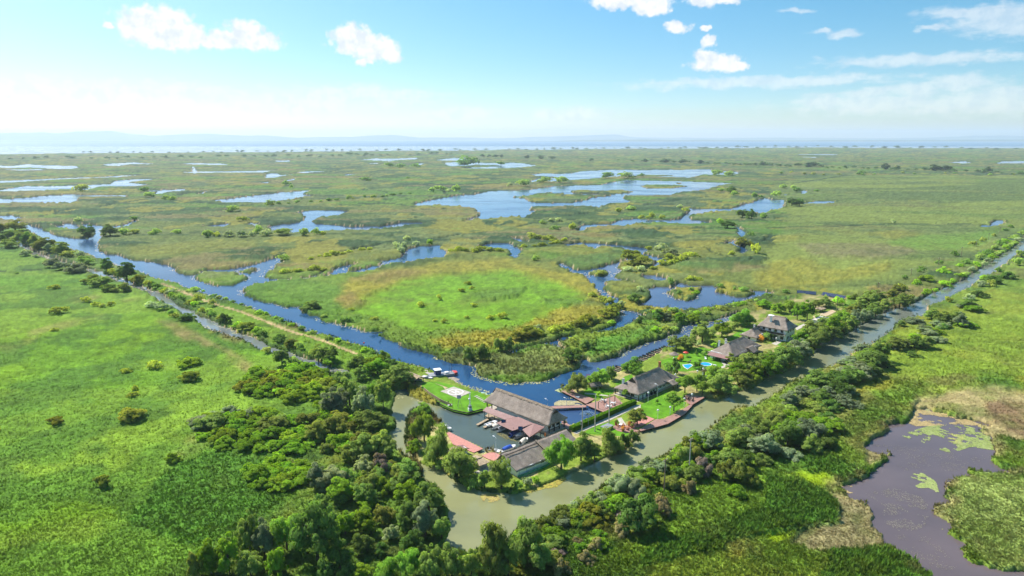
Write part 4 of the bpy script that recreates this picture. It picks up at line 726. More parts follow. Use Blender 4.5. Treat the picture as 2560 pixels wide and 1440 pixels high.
plant('on the reed island before the lodge', 'trees and shrubs on the reed island', fr('g', [(670, 850, 1150, 1295, 'w2'), (505, 695, 1245, 1430, 'D'), (1395, 1525, 855, 995, 'D'), (1500, 1610, 880, 990, 'P'), (1560, 1690, 820, 910, 'w2'), (1600, 1740, 890, 1000, 'u'), (1720, 1880, 905, 995, 'u'), (1245, 1310, 910, 1015, 'C'), (1370, 1500, 1020, 1120, 'u'), (1500, 1600, 1010, 1090, 'o'), (1040, 1140, 760, 850, 'p'), (1150, 1290, 690, 800, 'w2'), (1225, 1320, 615, 690, 'p'), (1540, 1635, 530, 625, 'd'), (2050, 2125, 585, 655, 'd'), (2200, 2240, 620, 670, 'd'), (2240, 2380, 625, 690, 'd'), (1720, 1860, 515, 590, 'Y'), (1840, 1915, 535, 590, 'y'), (1640, 1700, 660, 715, 'd'), (1760, 1820, 625, 680, 'd'), (1800, 1880, 660, 710, 'u'), (560, 680, 1130, 1230, 'o'), (1880, 2000, 850, 900, 'u'), (1580, 1680, 1020, 1090, 'w2')])
      + row('g:1300,850 1500,880 1700,890 1900,870 2200,800 2450,740', 15, 15, 12, 1.6, ['u', 'y', 'u', 'w2', 'o'], drop=.8))
plant('by the winding creek', 'golden shrubs by the winding creek', row('g:130,170 300,150 430,200 540,190', 6, 15, 14, 1.9, ['Y', 'o', 'Y']) + row('g:1340,280 1440,260 1570,310 1600,400', 6, 17, 18, 1.5, ['Y', 'p', 'Y']) + row('g:1480,440 1620,400 1860,330', 7, 17, 15, 1.6, ['Y', 'y', 'p']) + row('f:1900,300 2150,290 2500,290', 7, 13, 13, 2.2, ['Y', 'y'])
      + row('f:250,500 480,490 720,460', 6, 12, 12, 2.2, ['Y', 'Y', 'o']) + row('f:480,370 720,340 960,300 1160,270', 8, 11, 10, 2., ['Y', 'y']) + row('f:1380,220 1440,260 1460,310', 4, 15, 15, 1.2, ['Y', 'p', 'g']) + row('g:80,250 300,230 480,200', 5, 13, 13, 1.8, ['o', 'Y']) + fr('g', [(1100, 1250, 430, 490, 'p'), (1230, 1350, 410, 490, 'p'), (1360, 1460, 430, 470, 'y'), (195, 285, 310, 380, 'w2'), (1080, 1400, 370, 440, 'Y'), (820, 950, 460, 520, 'o'), (2150, 2230, 260, 320, 'Y'), (2380, 2500, 200, 310, 'y'), (2230, 2400, 140, 230, 'Y'), (2360, 2430, 80, 130, 'd'), (1410, 1520, 210, 270, 'p')])
      + fr('f', [(1470, 1560, 110, 180, 'p'), (1560, 1660, 165, 240, 'g'), (1700, 1780, 145, 220, 'u'), (1450, 1520, 170, 270, 'g'), (210, 340, 310, 370, 'w2')]))
plant('in the middle marsh', 'trees in the middle marsh', fr('a', [(795, 950, 1055, 1175, 'D'), (1025, 1185, 1048, 1175, 'D'), (1180, 1300, 1080, 1160, 'w2'), (1290, 1420, 1090, 1150, 'o'), (1500, 1610, 1085, 1160, 'w2'), (2010, 2140, 1095, 1185, 'w2'), (2120, 2220, 1120, 1180, 'y'), (2240, 2360, 1095, 1180, 'p'), (2370, 2480, 1095, 1180, 'g'), (2480, 2560, 1105, 1170, 'p'), (1430, 1565, 715, 780, 'w2'), (1610, 1700, 750, 805, 'w2'), (1680, 1770, 760, 810, 'w2'), (1390, 1500, 680, 715, 'd'), (740, 890, 675, 720, 'y'), (740, 830, 965, 1030, 'p'), (2370, 2500, 970, 1020, 'o'), (2240, 2400, 880, 930, 'w2'), (1720, 1830, 1090, 1150, 'w2'), (1300, 1390, 960, 1005, 'd')])
      + fr('b', [(-20, 65, 1050, 1150, 'w2'), (40, 180, 1085, 1170, 'p'), (195, 370, 1080, 1165, 'w2'), (430, 545, 1075, 1170, 'w2'), (555, 660, 1080, 1160, 'w2'), (640, 710, 1110, 1160, 'y'), (260, 345, 605, 660, 'd'), (330, 385, 640, 690, 'w2'), (1720, 1800, 670, 725, 'w2'), (1780, 1920, 665, 715, 'w2'), (1890, 1960, 680, 725, 'p'), (1950, 2055, 640, 720, 'w2'), (900, 960, 750, 795, 'w2'), (90, 180, 790, 860, 'w2'), (1500, 1540, 565, 590, 'd'), (1040, 1150, 590, 615, 'd'), (2500, 2570, 620, 670, 'p'), (1280, 1400, 455, 478, 'd'), (1400, 1500, 450, 478, 'd'), (1550, 1650, 450, 480, 'd'), (2400, 2500, 430, 456, 'd'), (2000, 2240, 450, 475, 'd')])
      + fr('c', [(2050, 2140, 680, 720, 'w2'), (2130, 2240, 660, 740, 'D'), (2170, 2260, 700, 765, 'w2'), (2390, 2460, 720, 780, 'd'), (2460, 2510, 745, 780, 'd'), (2240, 2360, 890, 990, 'D'), (2340, 2450, 895, 1005, 'D'), (2470, 2550, 930, 990, 'd'), (2090, 2220, 1000, 1090, 'D'), (2040, 2120, 980, 1040, 'u'), (1020, 1105, 875, 930, 'Y'), (1690, 1780, 880, 920, 'Y'), (560, 650, 1020, 1105, 'Y'), (1640, 1710, 840, 885, 'p'), (270, 350, 1000, 1050, 'w2'), (350, 430, 980, 1030, 'p'), (430, 510, 970, 1020, 'p'), (380, 480, 1050, 1110, 'd'), (1140, 1250, 870, 910, 'w2'), (40, 200, 615, 668, 'w2'), (255, 390, 600, 632, 'w2'), (420, 580, 590, 635, 'w2'), (870, 1025, 555, 590, 'd'), (1065, 1230, 545, 590, 'w2'), (1260, 1330, 540, 565, 'd'), (1970, 2110, 515, 560, 'w2'), (2110, 2230, 520, 560, 'w2')])
      + fr('d', [(25, 125, 700, 775, 'w2'), (220, 290, 650, 690, 'w2'), (240, 340, 670, 725, 'd'), (185, 290, 780, 865, 'D'), (270, 360, 785, 865, 'D'), (1215, 1290, 985, 1045, 'p'), (880, 975, 520, 552, 'd'), (100, 190, 655, 685, 'w2'), (460, 520, 690, 720, 'd')]) + row('c:1270,1000 1400,990 1540,990', 5, 13, 13, 1.2, ['Y', 'p']))
plant('along the old ditch in the marsh', 'bush rows along the marsh ditches', row('b:90,860 400,835 900,800 1300,770 1560,745', 17, 8, 7, 1.8, ['w2', 'o', 'd']) + row('b:1500,200 1700,190', 1, 5, 5, 1, ['d']) + row('d:50,545 300,535 540,560 880,550 1300,545 1900,545 2560,555', 14, 5, 6, 2., ['d', 'o', 'w2']))
plant('in the far tree row', 'far tree row across the plain', fr('c', [(130, 172, 352, 387, 'F'), (253, 318, 353, 392, 'F'), (360, 440, 373, 396, 'f'), (770, 826, 383, 409, 'F'), (1310, 1360, 390, 420, 'F'), (1490, 1585, 388, 428, 'F'), (1590, 1650, 405, 430, 'f'), (1650, 1765, 393, 432, 'F'), (1855, 1922, 400, 438, 'F'), (1930, 1980, 418, 440, 'f'), (2480, 2532, 413, 458, 'F')])
      + fr('d', [(70, 135, 438, 463, 'f'), (255, 322, 428, 463, 'F'), (375, 505, 420, 473, 'F'), (1118, 1215, 436, 497, 'F'), (1272, 1314, 452, 502, 'F'), (1615, 1735, 447, 512, 'F'), (1725, 1845, 456, 512, 'F'), (2155, 2246, 466, 524, 'F'), (1540, 1600, 480, 500, 'f')]) + fr('b', [(2238, 2292, 338, 372, 'F'), (2308, 2358, 343, 374, 'F'), (2368, 2432, 346, 376, 'F'), (2438, 2478, 346, 376, 'F')])
      + row('c:2050,442 d:0,462 500,474 1100,492 1600,508 2100,524 2560,548', 44, 5.5, 6.5, 2.2, ['f']) + row('c:1040,412 1500,425 2050,440', 8, 4, 5, 2., ['f']))
plant('on the lake shore', 'trees on the lake shore', row('a:740,336 1200,330 1700,327 2300,322 2560,319 b:400,314 1000,308', 26, 3.6, 4.2, 2.4, ['f', 'F']) + row('b:1000,308 1400,306 2000,304 2560,302 c:500,297 1200,290', 28, 4., 4., 2.3, ['f', 'F']) + row('c:1200,290 1900,281 2560,275 d:500,272 1000,275 1600,283 2200,294 2560,300', 34, 3.6, 5., 2.4, ['f', 'F'])
      + row('a:-20,399 700,388 1500,381 2560,375 b:600,370 1360,352', 34, 3., 3., 4.5, ['f']) + row('b:1500,350 1780,347 2000,352', 6, 4, 4, 3., ['f']))

SHRUB_MAX = 285
plant_all(); mass()
# ---------------------------------------------------------------- reeds and grass tufts (nobody could count them)
def tufts():
    n = 250000
    x = rng.uniform(-120, 2680, n); y = 640 + (1500 - 640) * rng.random(n) ** .8
    ix = np.clip(np.searchsorted(cxs, x), 0, nx - 1); iy = np.clip(np.searchsorted(cys, y), 0, ny - 1)
    ok = ~water[iy, ix] & ~yard[iy, ix] & ~track[iy, ix] & (DW[iy, ix] > .35); x, y, ix, iy = x[ok], y[ok], ix[ok], iy[ok]; n = len(x)
    gx, gy = Gn(x, y); s = SCL[iy, ix]; ht = HT[iy, ix]
    h = np.clip(ht * .7, .38, .85) * (.6 + .8 * rng.random(n)) * (.45 + .55 * sstep(640, 900, y))
    w = h * (.42 + .3 * rng.random(n)); z = np.maximum(Z[iy, ix], .05) - .12
    cv = sstep(640, 960, y)[:, None]; col = COLR[iy, ix] * (1 + (.12 + .5 * cv) * (rng.random((n, 1)) - .5)) * (1 + .16 * (rng.random((n, 3)) - .5))
    V, Cc, Nn = [], [], []
    for b in range(4):
        a = rng.random(n) * 6.283; dx, dy = np.cos(a), np.sin(a); lean = w * (.4 + .9 * rng.random(n)); bw = w * .34
        ox, oy = (rng.random(n) - .5) * w, (rng.random(n) - .5) * w
        p0 = np.stack([gx + ox - dy * bw, gy + oy + dx * bw, z], -1); p1 = np.stack([gx + ox + dy * bw, gy + oy - dx * bw, z], -1)
        p2 = np.stack([gx + ox + dx * lean, gy + oy + dy * lean, z + h * (.7 + .5 * rng.random(n))], -1)
        V.append(np.stack([p0, p1, p2], 1)); Cc.append(np.repeat(col[:, None], 3, 1) * 1.15)
        nn = np.stack([dx * .35, dy * .35, np.full(n, .9)], -1); Nn.append(np.repeat(nn[:, None], 3, 1))
    V = np.concatenate(V).reshape(-1, 3); Cc = np.concatenate(Cc).reshape(-1, 3)
    m, nt = new_mat('reed_blades'); o = N(nt, 'ShaderNodeOutputMaterial'); a = N(nt, 'ShaderNodeAttribute', attribute_name='col')
    d = N(nt, 'ShaderNodeBsdfDiffuse'); t = N(nt, 'ShaderNodeBsdfTranslucent'); mx = N(nt, 'ShaderNodeMixShader'); mx.inputs[0].default_value = .4
    up = N(nt, 'ShaderNodeCombineXYZ'); up.inputs[2].default_value = 1.0; L(nt, up.outputs[0], d.inputs['Normal']); L(nt, up.outputs[0], t.inputs['Normal'])
    L(nt, a.outputs[0], d.inputs[0]); L(nt, a.outputs[0], t.inputs[0]); L(nt, d.outputs[0], mx.inputs[1]); L(nt, t.outputs[0], mx.inputs[2]); L(nt, mx.outputs[0], o.inputs[0])
    me = np_mesh('reed_tufts', V, np.arange(len(V)).reshape(-1, 3), m, False, Cc)
    tag(link('reed_tufts', me), 'grass and reed tufts covering the marsh and meadows', None, None, 'stuff')
tufts()
# floating leaves along the banks and on the pond
def pads():
    m, nt = new_mat('floating_leaf'); o = N(nt, 'ShaderNodeOutputMaterial'); b = N(nt, 'ShaderNodeBsdfPrincipled'); L(nt, b.outputs[0], o.inputs[0]); b.inputs['Roughness'].default_value = .6; b.inputs['Specular IOR Level'].default_value = .2
    a = N(nt, 'ShaderNodeAttribute', attribute_name='col'); L(nt, a.outputs[0], b.inputs['Base Color'])
    X, Y, Cc, S_ = [], [], [], []
    def add(x, y, c, sz): X.append(x); Y.append(y); Cc.append(c); S_.append(sz)
    n = 170000; x = rng.uniform(-60, 2620, n); y = rng.uniform(560, 1060, n)
    ix = np.clip(np.searchsorted(cxs, x), 0, nx - 1); iy = np.clip(np.searchsorted(cys, y), 0, ny - 1)
    gx, gy = Gn(x, y); dl = DL[iy, ix] + .0; wid = 3.2 * sstep(.42, .62, fbm(gx, gy, 24, 3, 301)) + .25
    incan = inpoly(x, y, CANAL); ok = water[iy, ix] & (dl < wid) & ~(incan & (rng.random(n) < .85)) & ~inpoly(x, y, TP('p:1380,1000 1520,1000 1520,1070 1380,1070')); x, y, gx, gy = x[ok], y[ok], gx[ok], gy[ok]; k = len(x)
    r = rng.random((k, 1)); far = sstep(900, 700, y)[:, None]
    c = (C(.30, .33, .09) * r + C(.40, .36, .19) * (1 - r)) * (1 - far) + C(.50, .42, .30) * far; c = c * (.7 + .6 * rng.random((k, 1)))
    add(gx, gy, c, np.clip(1.7 / SCL[np.searchsorted(cys, y).clip(0, ny - 1), 500], .3, 1.1))
    def mat_in(poly, n, col, sz, col2=None, dens=.5, wl=6):
        n = int(n * 1.7); P = TP(poly); xs = [p[0] for p in P]; ys = [p[1] for p in P]; x = rng.uniform(min(xs), max(xs), n); y = rng.uniform(min(ys), max(ys), n); ok = inpoly(x, y, P); gx, gy = Gn(x, y)
        f = fbm(gx, gy, wl, 3, 401) + .30 * (fbm(gx, gy, 1.2, 2, 402) - .5) + (rng.random(n) - .5) * .22; ok &= f > dens; x, y, gx, gy = x[ok], y[ok], gx[ok], gy[ok]; k = len(gx); r = rng.random((k, 1)); c = col * r + (col2 if col2 is not None else col * .75) * (1 - r)
        add(gx, gy, c * (.65 + .6 * rng.random((k, 1))), np.full(k, sz * .72))
    GRN, ORA, TAN = C(.22, .29, .05), C(.38, .28, .12), C(.24, .21, .17)
    mat_in('k:1090,500 1290,440 1500,430 1680,480 1720,600 1560,580 1430,620 1250,560', 12000, GRN, .36, C(.33, .36, .15), .46)
    mat_in('k:1120,410 1220,330 1330,350 1500,370 1640,440 1500,430 1300,440 1200,440', 7000, ORA, .36, C(.42, .32, .14), .46)
    mat_in('k:1440,470 1530,500 1500,570 1380,530', 1800, ORA, .3, C(.42, .45, .1), .45)
    mat_in('k:1130,765 1240,755 1330,810 1350,880 1260,880 1200,840 1250,815', 3000, C(.28, .36, .08), .32, C(.33, .35, .15), .48, 3)
    mat_in('k:580,860 700,820 830,860 760,890', 2500, ORA, .33, C(.5, .38, .2), .4)
    mat_in('k:860,890 1050,850 1250,920 1300,1010 1250,1120 1100,1150 950,1060 1000,980', 2200, TAN, .17, C(.20, .18, .15), .52, 3)
    mat_in('k:900,560 1500,600 1700,640 1500,740 1100,740', 1500, TAN, .15, None, .55, 3); mat_in('k:1000,1150 1300,1180 1500,1400 1300,1400', 700, TAN, .15, None, .58, 3)
    mat_in('t:1330,1120 1400,1030 1590,1070 1480,1160 1380,1170 1240,1210 1170,1180', 2600, C(.36, .37, .06), .3, C(.36, .25, .05), .40, 2.5)
    mat_in('t:830,1240 880,1215 960,1225 990,1260 950,1290 860,1290', 1600, C(.34, .32, .06), .28, C(.42, .30, .12), .30, 2.5)
    mat_in('s:1650,540 1750,490 2100,500 2300,540 2270,580 1650,590', 2200, C(.36, .33, .16), .3, C(.42, .36, .22), .33, 2.5)
    mat_in('s:1660,290 1760,250 1830,300 1760,330', 700, C(.42, .46, .22), .25, None, .3); mat_in('u:1000,480 1180,540 1260,680 1130,640 960,540', 1200, C(.45, .38, .28), .28, None, .42)
    mat_in('s:430,1080 900,1250 1000,1330 700,1280 460,1140', 900, C(.22, .20, .08), .22, None, .5)
    gx, gy, Cc, S2 = np.concatenate(X), np.concatenate(Y), np.concatenate(Cc), np.concatenate(S_); k = len(gx)
    a = rng.random(k) * 6.283; s = S2 * (.6 + .8 * rng.random(k)); z = .015 + .05 * rng.random(k); V = []
    for q in range(4):
        t = a + q * 1.5708 + (rng.random(k) - .5) * .6; V.append(np.stack([gx + np.cos(t) * s, gy + np.sin(t) * s * 1.1, z], -1))
    V = np.stack(V, 1).reshape(-1, 3)
    tag(link('lily_pads', np_mesh('lily_pads', V, np.arange(len(V)).reshape(-1, 4), m, False, np.repeat(Cc, 4, 0))), 'floating leaves and algae mats along the banks', None, None, 'stuff')
pads()
# ---------------------------------------------------------------- buildings and man-made things
class MB:
    def __init__(s): s.V, s.F = [], []
    def add(s, vs, fs):
        b = len(s.V); s.V += [tuple(v) for v in vs]; s.F += [tuple(i + b for i in f) for f in fs]; return s
    def box(s, x0, x1, y0, y1, z0, z1):
        return s.add([(x, y, z) for z in (z0, z1) for y in (y0, y1) for x in (x0, x1)], [(0, 2, 3, 1), (4, 5, 7, 6), (0, 1, 5, 4), (2, 6, 7, 3), (0, 4, 6, 2), (1, 3, 7, 5)])
    def cbox(s, c, sx, sy, sz, rz=0):
        q = math.cos(rz), math.sin(rz); vs = []
        for z in (0, sz):
            for y in (-sy / 2, sy / 2):
                for x in (-sx / 2, sx / 2): vs.append((c[0] + x * q[0] - y * q[1], c[1] + x * q[1] + y * q[0], c[2] + z))
        return s.add(vs, [(0, 2, 3, 1), (4, 5, 7, 6), (0, 1, 5, 4), (2, 6, 7, 3), (0, 4, 6, 2), (1, 3, 7, 5)])
    def prism(s, poly, z0, z1):
        n = len(poly)
        ar = sum(poly[i][0] * poly[(i + 1) % n][1] - poly[(i + 1) % n][0] * poly[i][1] for i in range(n))
        if ar < 0: poly = poly[::-1]
        return s.add([(p[0], p[1], z0) for p in poly] + [(p[0], p[1], z1) for p in poly], [tuple(range(n))[::-1], tuple(range(n, 2 * n))] + [(i, (i + 1) % n, n + (i + 1) % n, n + i) for i in range(n)])
    def tube(s, p0, p1, r, r1=None, k=8):
        p0, p1 = Vector(p0), Vector(p1); d = (p1 - p0).normalized(); a = d.orthogonal().normalized(); b = d.cross(a); r1 = r if r1 is None else r1
        vs = [p0 + (a * math.cos(6.2832 * i / k) + b * math.sin(6.2832 * i / k)) * r for i in range(k)] + [p1 + (a * math.cos(6.2832 * i / k) + b * math.sin(6.2832 * i / k)) * r1 for i in range(k)]
        return s.add(vs, [(i, (i + 1) % k, k + (i + 1) % k, k + i) for i in range(k)] + [tuple(range(k))[::-1], tuple(range(k, 2 * k))])
    def lathe(s, c, prof, k=12):
        vs, fs = [], []
        for (r, z) in prof:
            for i in range(k): vs.append((c[0] + r * math.cos(6.2832 * i / k), c[1] + r * math.sin(6.2832 * i / k), c[2] + z))
        for j in range(len(prof) - 1):
            for i in range(k): fs.append((j * k + i, j * k + (i + 1) % k, (j + 1) * k + (i + 1) % k, (j + 1) * k + i))
        fs += [tuple(range(k))[::-1], tuple(range((len(prof) - 1) * k, len(prof) * k))]
        return s.add(vs, fs)
    def sheet(s, pts, t):
        """flat or folded panel of 3-d corner points, given thickness"""
        n = len(pts); p = [Vector(q) for q in pts]; nr = (p[1] - p[0]).cross(p[2] - p[0]).normalized()
        if nr.z < 0: p = p[::-1]; nr = -nr
        return s.add([q - nr * t for q in p] + p, [tuple(range(n))[::-1], tuple(range(n, 2 * n))] + [(i, (i + 1) % n, n + (i + 1) % n, n + i) for i in range(n)])
    def build(s, name, mat, parent=None, world=False, smooth=False):
        V = s.V
        if world and parent is not None:
            rz = parent.rotation_euler.z; c, sn = math.cos(-rz), math.sin(-rz); o = parent.location
            V = [((x - o.x) * c - (y - o.y) * sn, (x - o.x) * sn + (y - o.y) * c, z - o.z) for x, y, z in V]
        me = bpy.data.meshes.new(name); me.from_pydata(V, [], s.F); me.update()
        if smooth: me.polygons.foreach_set('use_smooth', [True] * len(me.polygons))
        me.materials.append(mat); return link(name, me, parent)
A45 = math.radians(45)
def thatch_mat():
    m, nt = new_mat('thatch'); o = N(nt, 'ShaderNodeOutputMaterial'); b = N(nt, 'ShaderNodeBsdfPrincipled'); L(nt, b.outputs[0], o.inputs[0]); b.inputs['Roughness'].default_value = .95; b.inputs['Specular IOR Level'].default_value = .1
    tc = N(nt, 'ShaderNodeTexCoord'); mp = N(nt, 'ShaderNodeMapping'); mp.inputs['Scale'].default_value = (5, .8, 2.); L(nt, tc.outputs['Object'], mp.inputs[0])
    n1 = noise(nt, mp.outputs[0], 1.3, 5, .7); n2 = noise(nt, tc.outputs['Object'], .45, 4, .6); n3 = noise(nt, tc.outputs['Object'], 3.5, 4, .7)
    c = mixc(nt, mth(nt, 'MULTIPLY', n3, .55), ramp(nt, n2, [(.3, (.215, .175, .147)), (.52, (.32, .262, .222)), (.72, (.43, .36, .305))]), (.24, .20, .17))
    c = mixc(nt, 1.0, c, ramp(nt, n1, [(.28, (.66, .64, .62)), (.7, (1.25, 1.25, 1.22))]), 'MULTIPLY'); L(nt, c, b.inputs['Base Color'])
    bp = N(nt, 'ShaderNodeBump'); bp.inputs['Strength'].default_value = .8; bp.inputs['Distance'].default_value = .12; L(nt, n1, bp.inputs['Height']); L(nt, bp.outputs[0], b.inputs['Normal'])
    return m
def tile_mat(name, col, sc=3.):
    m, nt = new_mat(name); o = N(nt, 'ShaderNodeOutputMaterial'); b = N(nt, 'ShaderNodeBsdfPrincipled'); L(nt, b.outputs[0], o.inputs[0]); b.inputs['Roughness'].default_value = .55
    tc = N(nt, 'ShaderNodeTexCoord'); wv = N(nt, 'ShaderNodeTexWave'); wv.inputs['Scale'].default_value = sc; wv.inputs['Distortion'].default_value = .4; wv.wave_profile = 'SIN'; L(nt, tc.outputs['Object'], wv.inputs[0])
    n2 = noise(nt, tc.outputs['Object'], .8, 4, .6); v = mth(nt, 'ADD', mth(nt, 'MULTIPLY', wv.outputs['Fac'], .28), mth(nt, 'MULTIPLY', n2, .55))
    L(nt, ramp(nt, v, [(.2, tuple(c * .72 for c in col)), (.7, tuple(c * 1.22 for c in col))]), b.inputs['Base Color'])
    bp = N(nt, 'ShaderNodeBump'); bp.inputs['Strength'].default_value = .4; bp.inputs['Distance'].default_value = .05; L(nt, wv.outputs['Fac'], bp.inputs['Height']); L(nt, bp.outputs[0], b.inputs['Normal'])
    return m
M = dict(thatch=thatch_mat(), ridge=simple_mat('ridge_reed', (.29, .225, .165), .95, .1, 0, (2.5, .45), .6), white=simple_mat('white_wall', (.86, .86, .84), .85, .2, 0, (.6, .06)), wood=simple_mat('dark_wood', (.055, .042, .034), .8, .2, 0, (3., .3)),
         deck=tile_mat('deck_boards', (.37, .19, .145), 4.), metal=tile_mat('metal_tile_roof', (.30, .155, .135), 2.6), conc=simple_mat('concrete', (.42, .38, .32), .9, .2, 0, (.7, .22)), path=simple_mat('paving', (.47, .43, .36), .9, .2, 0, (1.2, .18)),
         glass=simple_mat('window_glass', (.03, .04, .05), .1, .6), brick=simple_mat('brick_chimney', (.42, .17, .08), .9, .2, 0, (5., .25)), tan=simple_mat('bare_wood', (.38, .29, .19), .85, .2, 0, (2., .3)), lawn=simple_mat('lawn', (.105, .255, .014), .95, .1, 0, (.35, .30), .3),
         green=simple_mat('green_sheet', (.10, .33, .20), .6, .4, 0, (1., .2)), grey=simple_mat('grey_metal', (.30, .31, .33), .5, .5, .3, (2., .15)), solar=simple_mat('solar_cells', (.02, .04, .11), .18, .6, 0, (2., .25)), wht=simple_mat('white_paint', (.82, .82, .82), .4, .5), pole=simple_mat('pole_concrete', (.50, .45, .38), .9, .2, 0, (2., .2)),
         wpole=simple_mat('pole_wood', (.25, .18, .12), .9, .2, 0, (2., .3)), blue=simple_mat('blue_gelcoat', (.03, .09, .42), .35, .5), navy=simple_mat('navy_cover', (.025, .04, .19), .5, .4), black=simple_mat('black_paint', (.02, .02, .022), .5, .4), red=simple_mat('red_paint', (.6, .05, .03), .5, .4), orange=simple_mat('orange_ring', (.8, .22, .04), .5, .4),
         pool=simple_mat('pool_water', (.012, .33, .66), .08, .6, 0, (1.5, .15)), boatwood=simple_mat('boat_wood', (.42, .29, .18), .8, .3, 0, (3., .3)), tar=simple_mat('tarred_hull', (.035, .032, .03), .6, .3), soil=simple_mat('sand', (.50, .38, .24), .95, .1, 0, (1.0, .2)), pink=simple_mat('pink_wood', (.50, .22, .18), .8, .3, 0, (1.5, .18)),
         beige=simple_mat('canvas', (.66, .60, .50), .8, .2, 0, (2., .12)), teal=simple_mat('dark_green_boat', (.03, .10, .07), .6, .4), hedge=None, foam=simple_mat('spray_foam', (.85, .9, .95), .6, .2), pale=simple_mat('pale_green_sheet', (.38, .55, .43), .6, .4, 0, (1., .15)))

def roof_mesh(mb, x0, x1, y0, y1, rx0, rx1, ry, ze, zr, step=.4, thick=.32, gab0=None, gab1=None, pw=1.1, seed=1, sag=.05):
    nx_, ny_ = max(4, int((x1 - x0) / step)), max(4, int((y1 - y0) / step)); xs = np.linspace(x0, x1, nx_ + 1); ys = np.linspace(y0, y1, ny_ + 1)
    ys[np.argmin(abs(ys - ry))] = ry; X, Y = np.meshgrid(xs, ys)
    ty = np.where(Y < ry, (Y - y0) / (ry - y0 + 1e-6), (y1 - Y) / (y1 - ry + 1e-6)); tx = np.ones_like(X)
    if rx0 > x0: a = (X - x0) / (rx0 - x0); a = np.where(a > gab0, 2, a) if gab0 else a; tx = np.where(X < rx0, a, tx)
    if rx1 < x1: a = (x1 - X) / (x1 - rx1); a = np.where(a > gab1, 2, a) if gab1 else a; tx = np.where(X > rx1, np.minimum(tx, a), tx)
    t = np.clip(np.minimum(ty, tx), 0, 1); Zr = ze + (zr - ze) * t ** pw + (fbm(X + 31 * seed, Y, 1.8, 3, seed) - .5) * .24 - sag * np.sin(math.pi * (X - x0) / (x1 - x0))
    nn = X.size; vs = [(float(a), float(b), float(c)) for a, b, c in zip(X.ravel(), Y.ravel(), Zr.ravel())]; ii = np.arange(nn).reshape(X.shape)
    fs = [tuple(int(k) for k in q) for q in np.stack([ii[:-1, :-1], ii[:-1, 1:], ii[1:, 1:], ii[1:, :-1]], -1).reshape(-1, 4)]
    ring = list(ii[0, :]) + list(ii[1:, -1]) + list(ii[-1, -2::-1]) + list(ii[-2:0:-1, 0]); ring = [int(k) for k in ring]; b0 = len(vs)
    for k in ring: vs.append((vs[k][0], vs[k][1], vs[k][2] - thick))
    m = len(ring); fs += [(ring[(i + 1) % m], ring[i], b0 + i, b0 + (i + 1) % m) for i in range(m)]; fs.append(tuple(range(b0, b0 + m))[::-1])
    return mb.add(vs, fs)
def ridge_cap(root, rx0, rx1, ry, zr, w=.55, seed=3, name='ridge_cap'):
    mb = MB(); n = max(4, int((rx1 - rx0) / .45)); r = random.Random(seed)
    for i in range(n):
        xa = rx0 + (rx1 - rx0) * i / n; xb = rx0 + (rx1 - rx0) * (i + 1) / n - .03; h = zr + .10 + r.random() * .12; ww = w * (.85 + .35 * r.random())
        vs = [(xa, ry - ww, zr - ww * .55), (xa, ry, h), (xa, ry + ww, zr - ww * .55), (xb, ry - ww, zr - ww * .55), (xb, ry, h), (xb, ry + ww, zr - ww * .55)]
        mb.add(vs, [(0, 3, 4, 1), (1, 4, 5, 2), (0, 1, 2), (3, 5, 4), (0, 2, 5, 3)])
    return mb.build(name, M['ridge'], root)
def window(root, x, y, z, w, h, face, frame='wood'):
    """face: 'x-','x+','y-','y+' wall side it looks out of"""
    d = .06; mb = MB(); gl = MB()
    if face[0] == 'y':
        s = -1 if face[1] == '-' else 1; mb.box(x - w / 2 - .1, x + w / 2 + .1, *sorted((y, y + s * d)), z - .1, z + h + .1); gl.box(x - w / 2, x + w / 2, *sorted((y, y + s * (d + .03))), z, z + h)
    else:
        s = -1 if face[1] == '-' else 1; mb.box(*sorted((x, x + s * d)), y - w / 2 - .1, y + w / 2 + .1, z - .1, z + h + .1); gl.box(*sorted((x, x + s * (d + .03))), y - w / 2, y + w / 2, z, z + h)
    f = mb.build('window', M[frame], root); gl.build('pane', M['glass'], f); return f
def posts(root, pts, z0, z1, r=.11, mat='wood'):
    for (x, y) in pts: MB().box(x - r, x + r, y - r, y + r, z0, z1).build('post', M[mat], root)

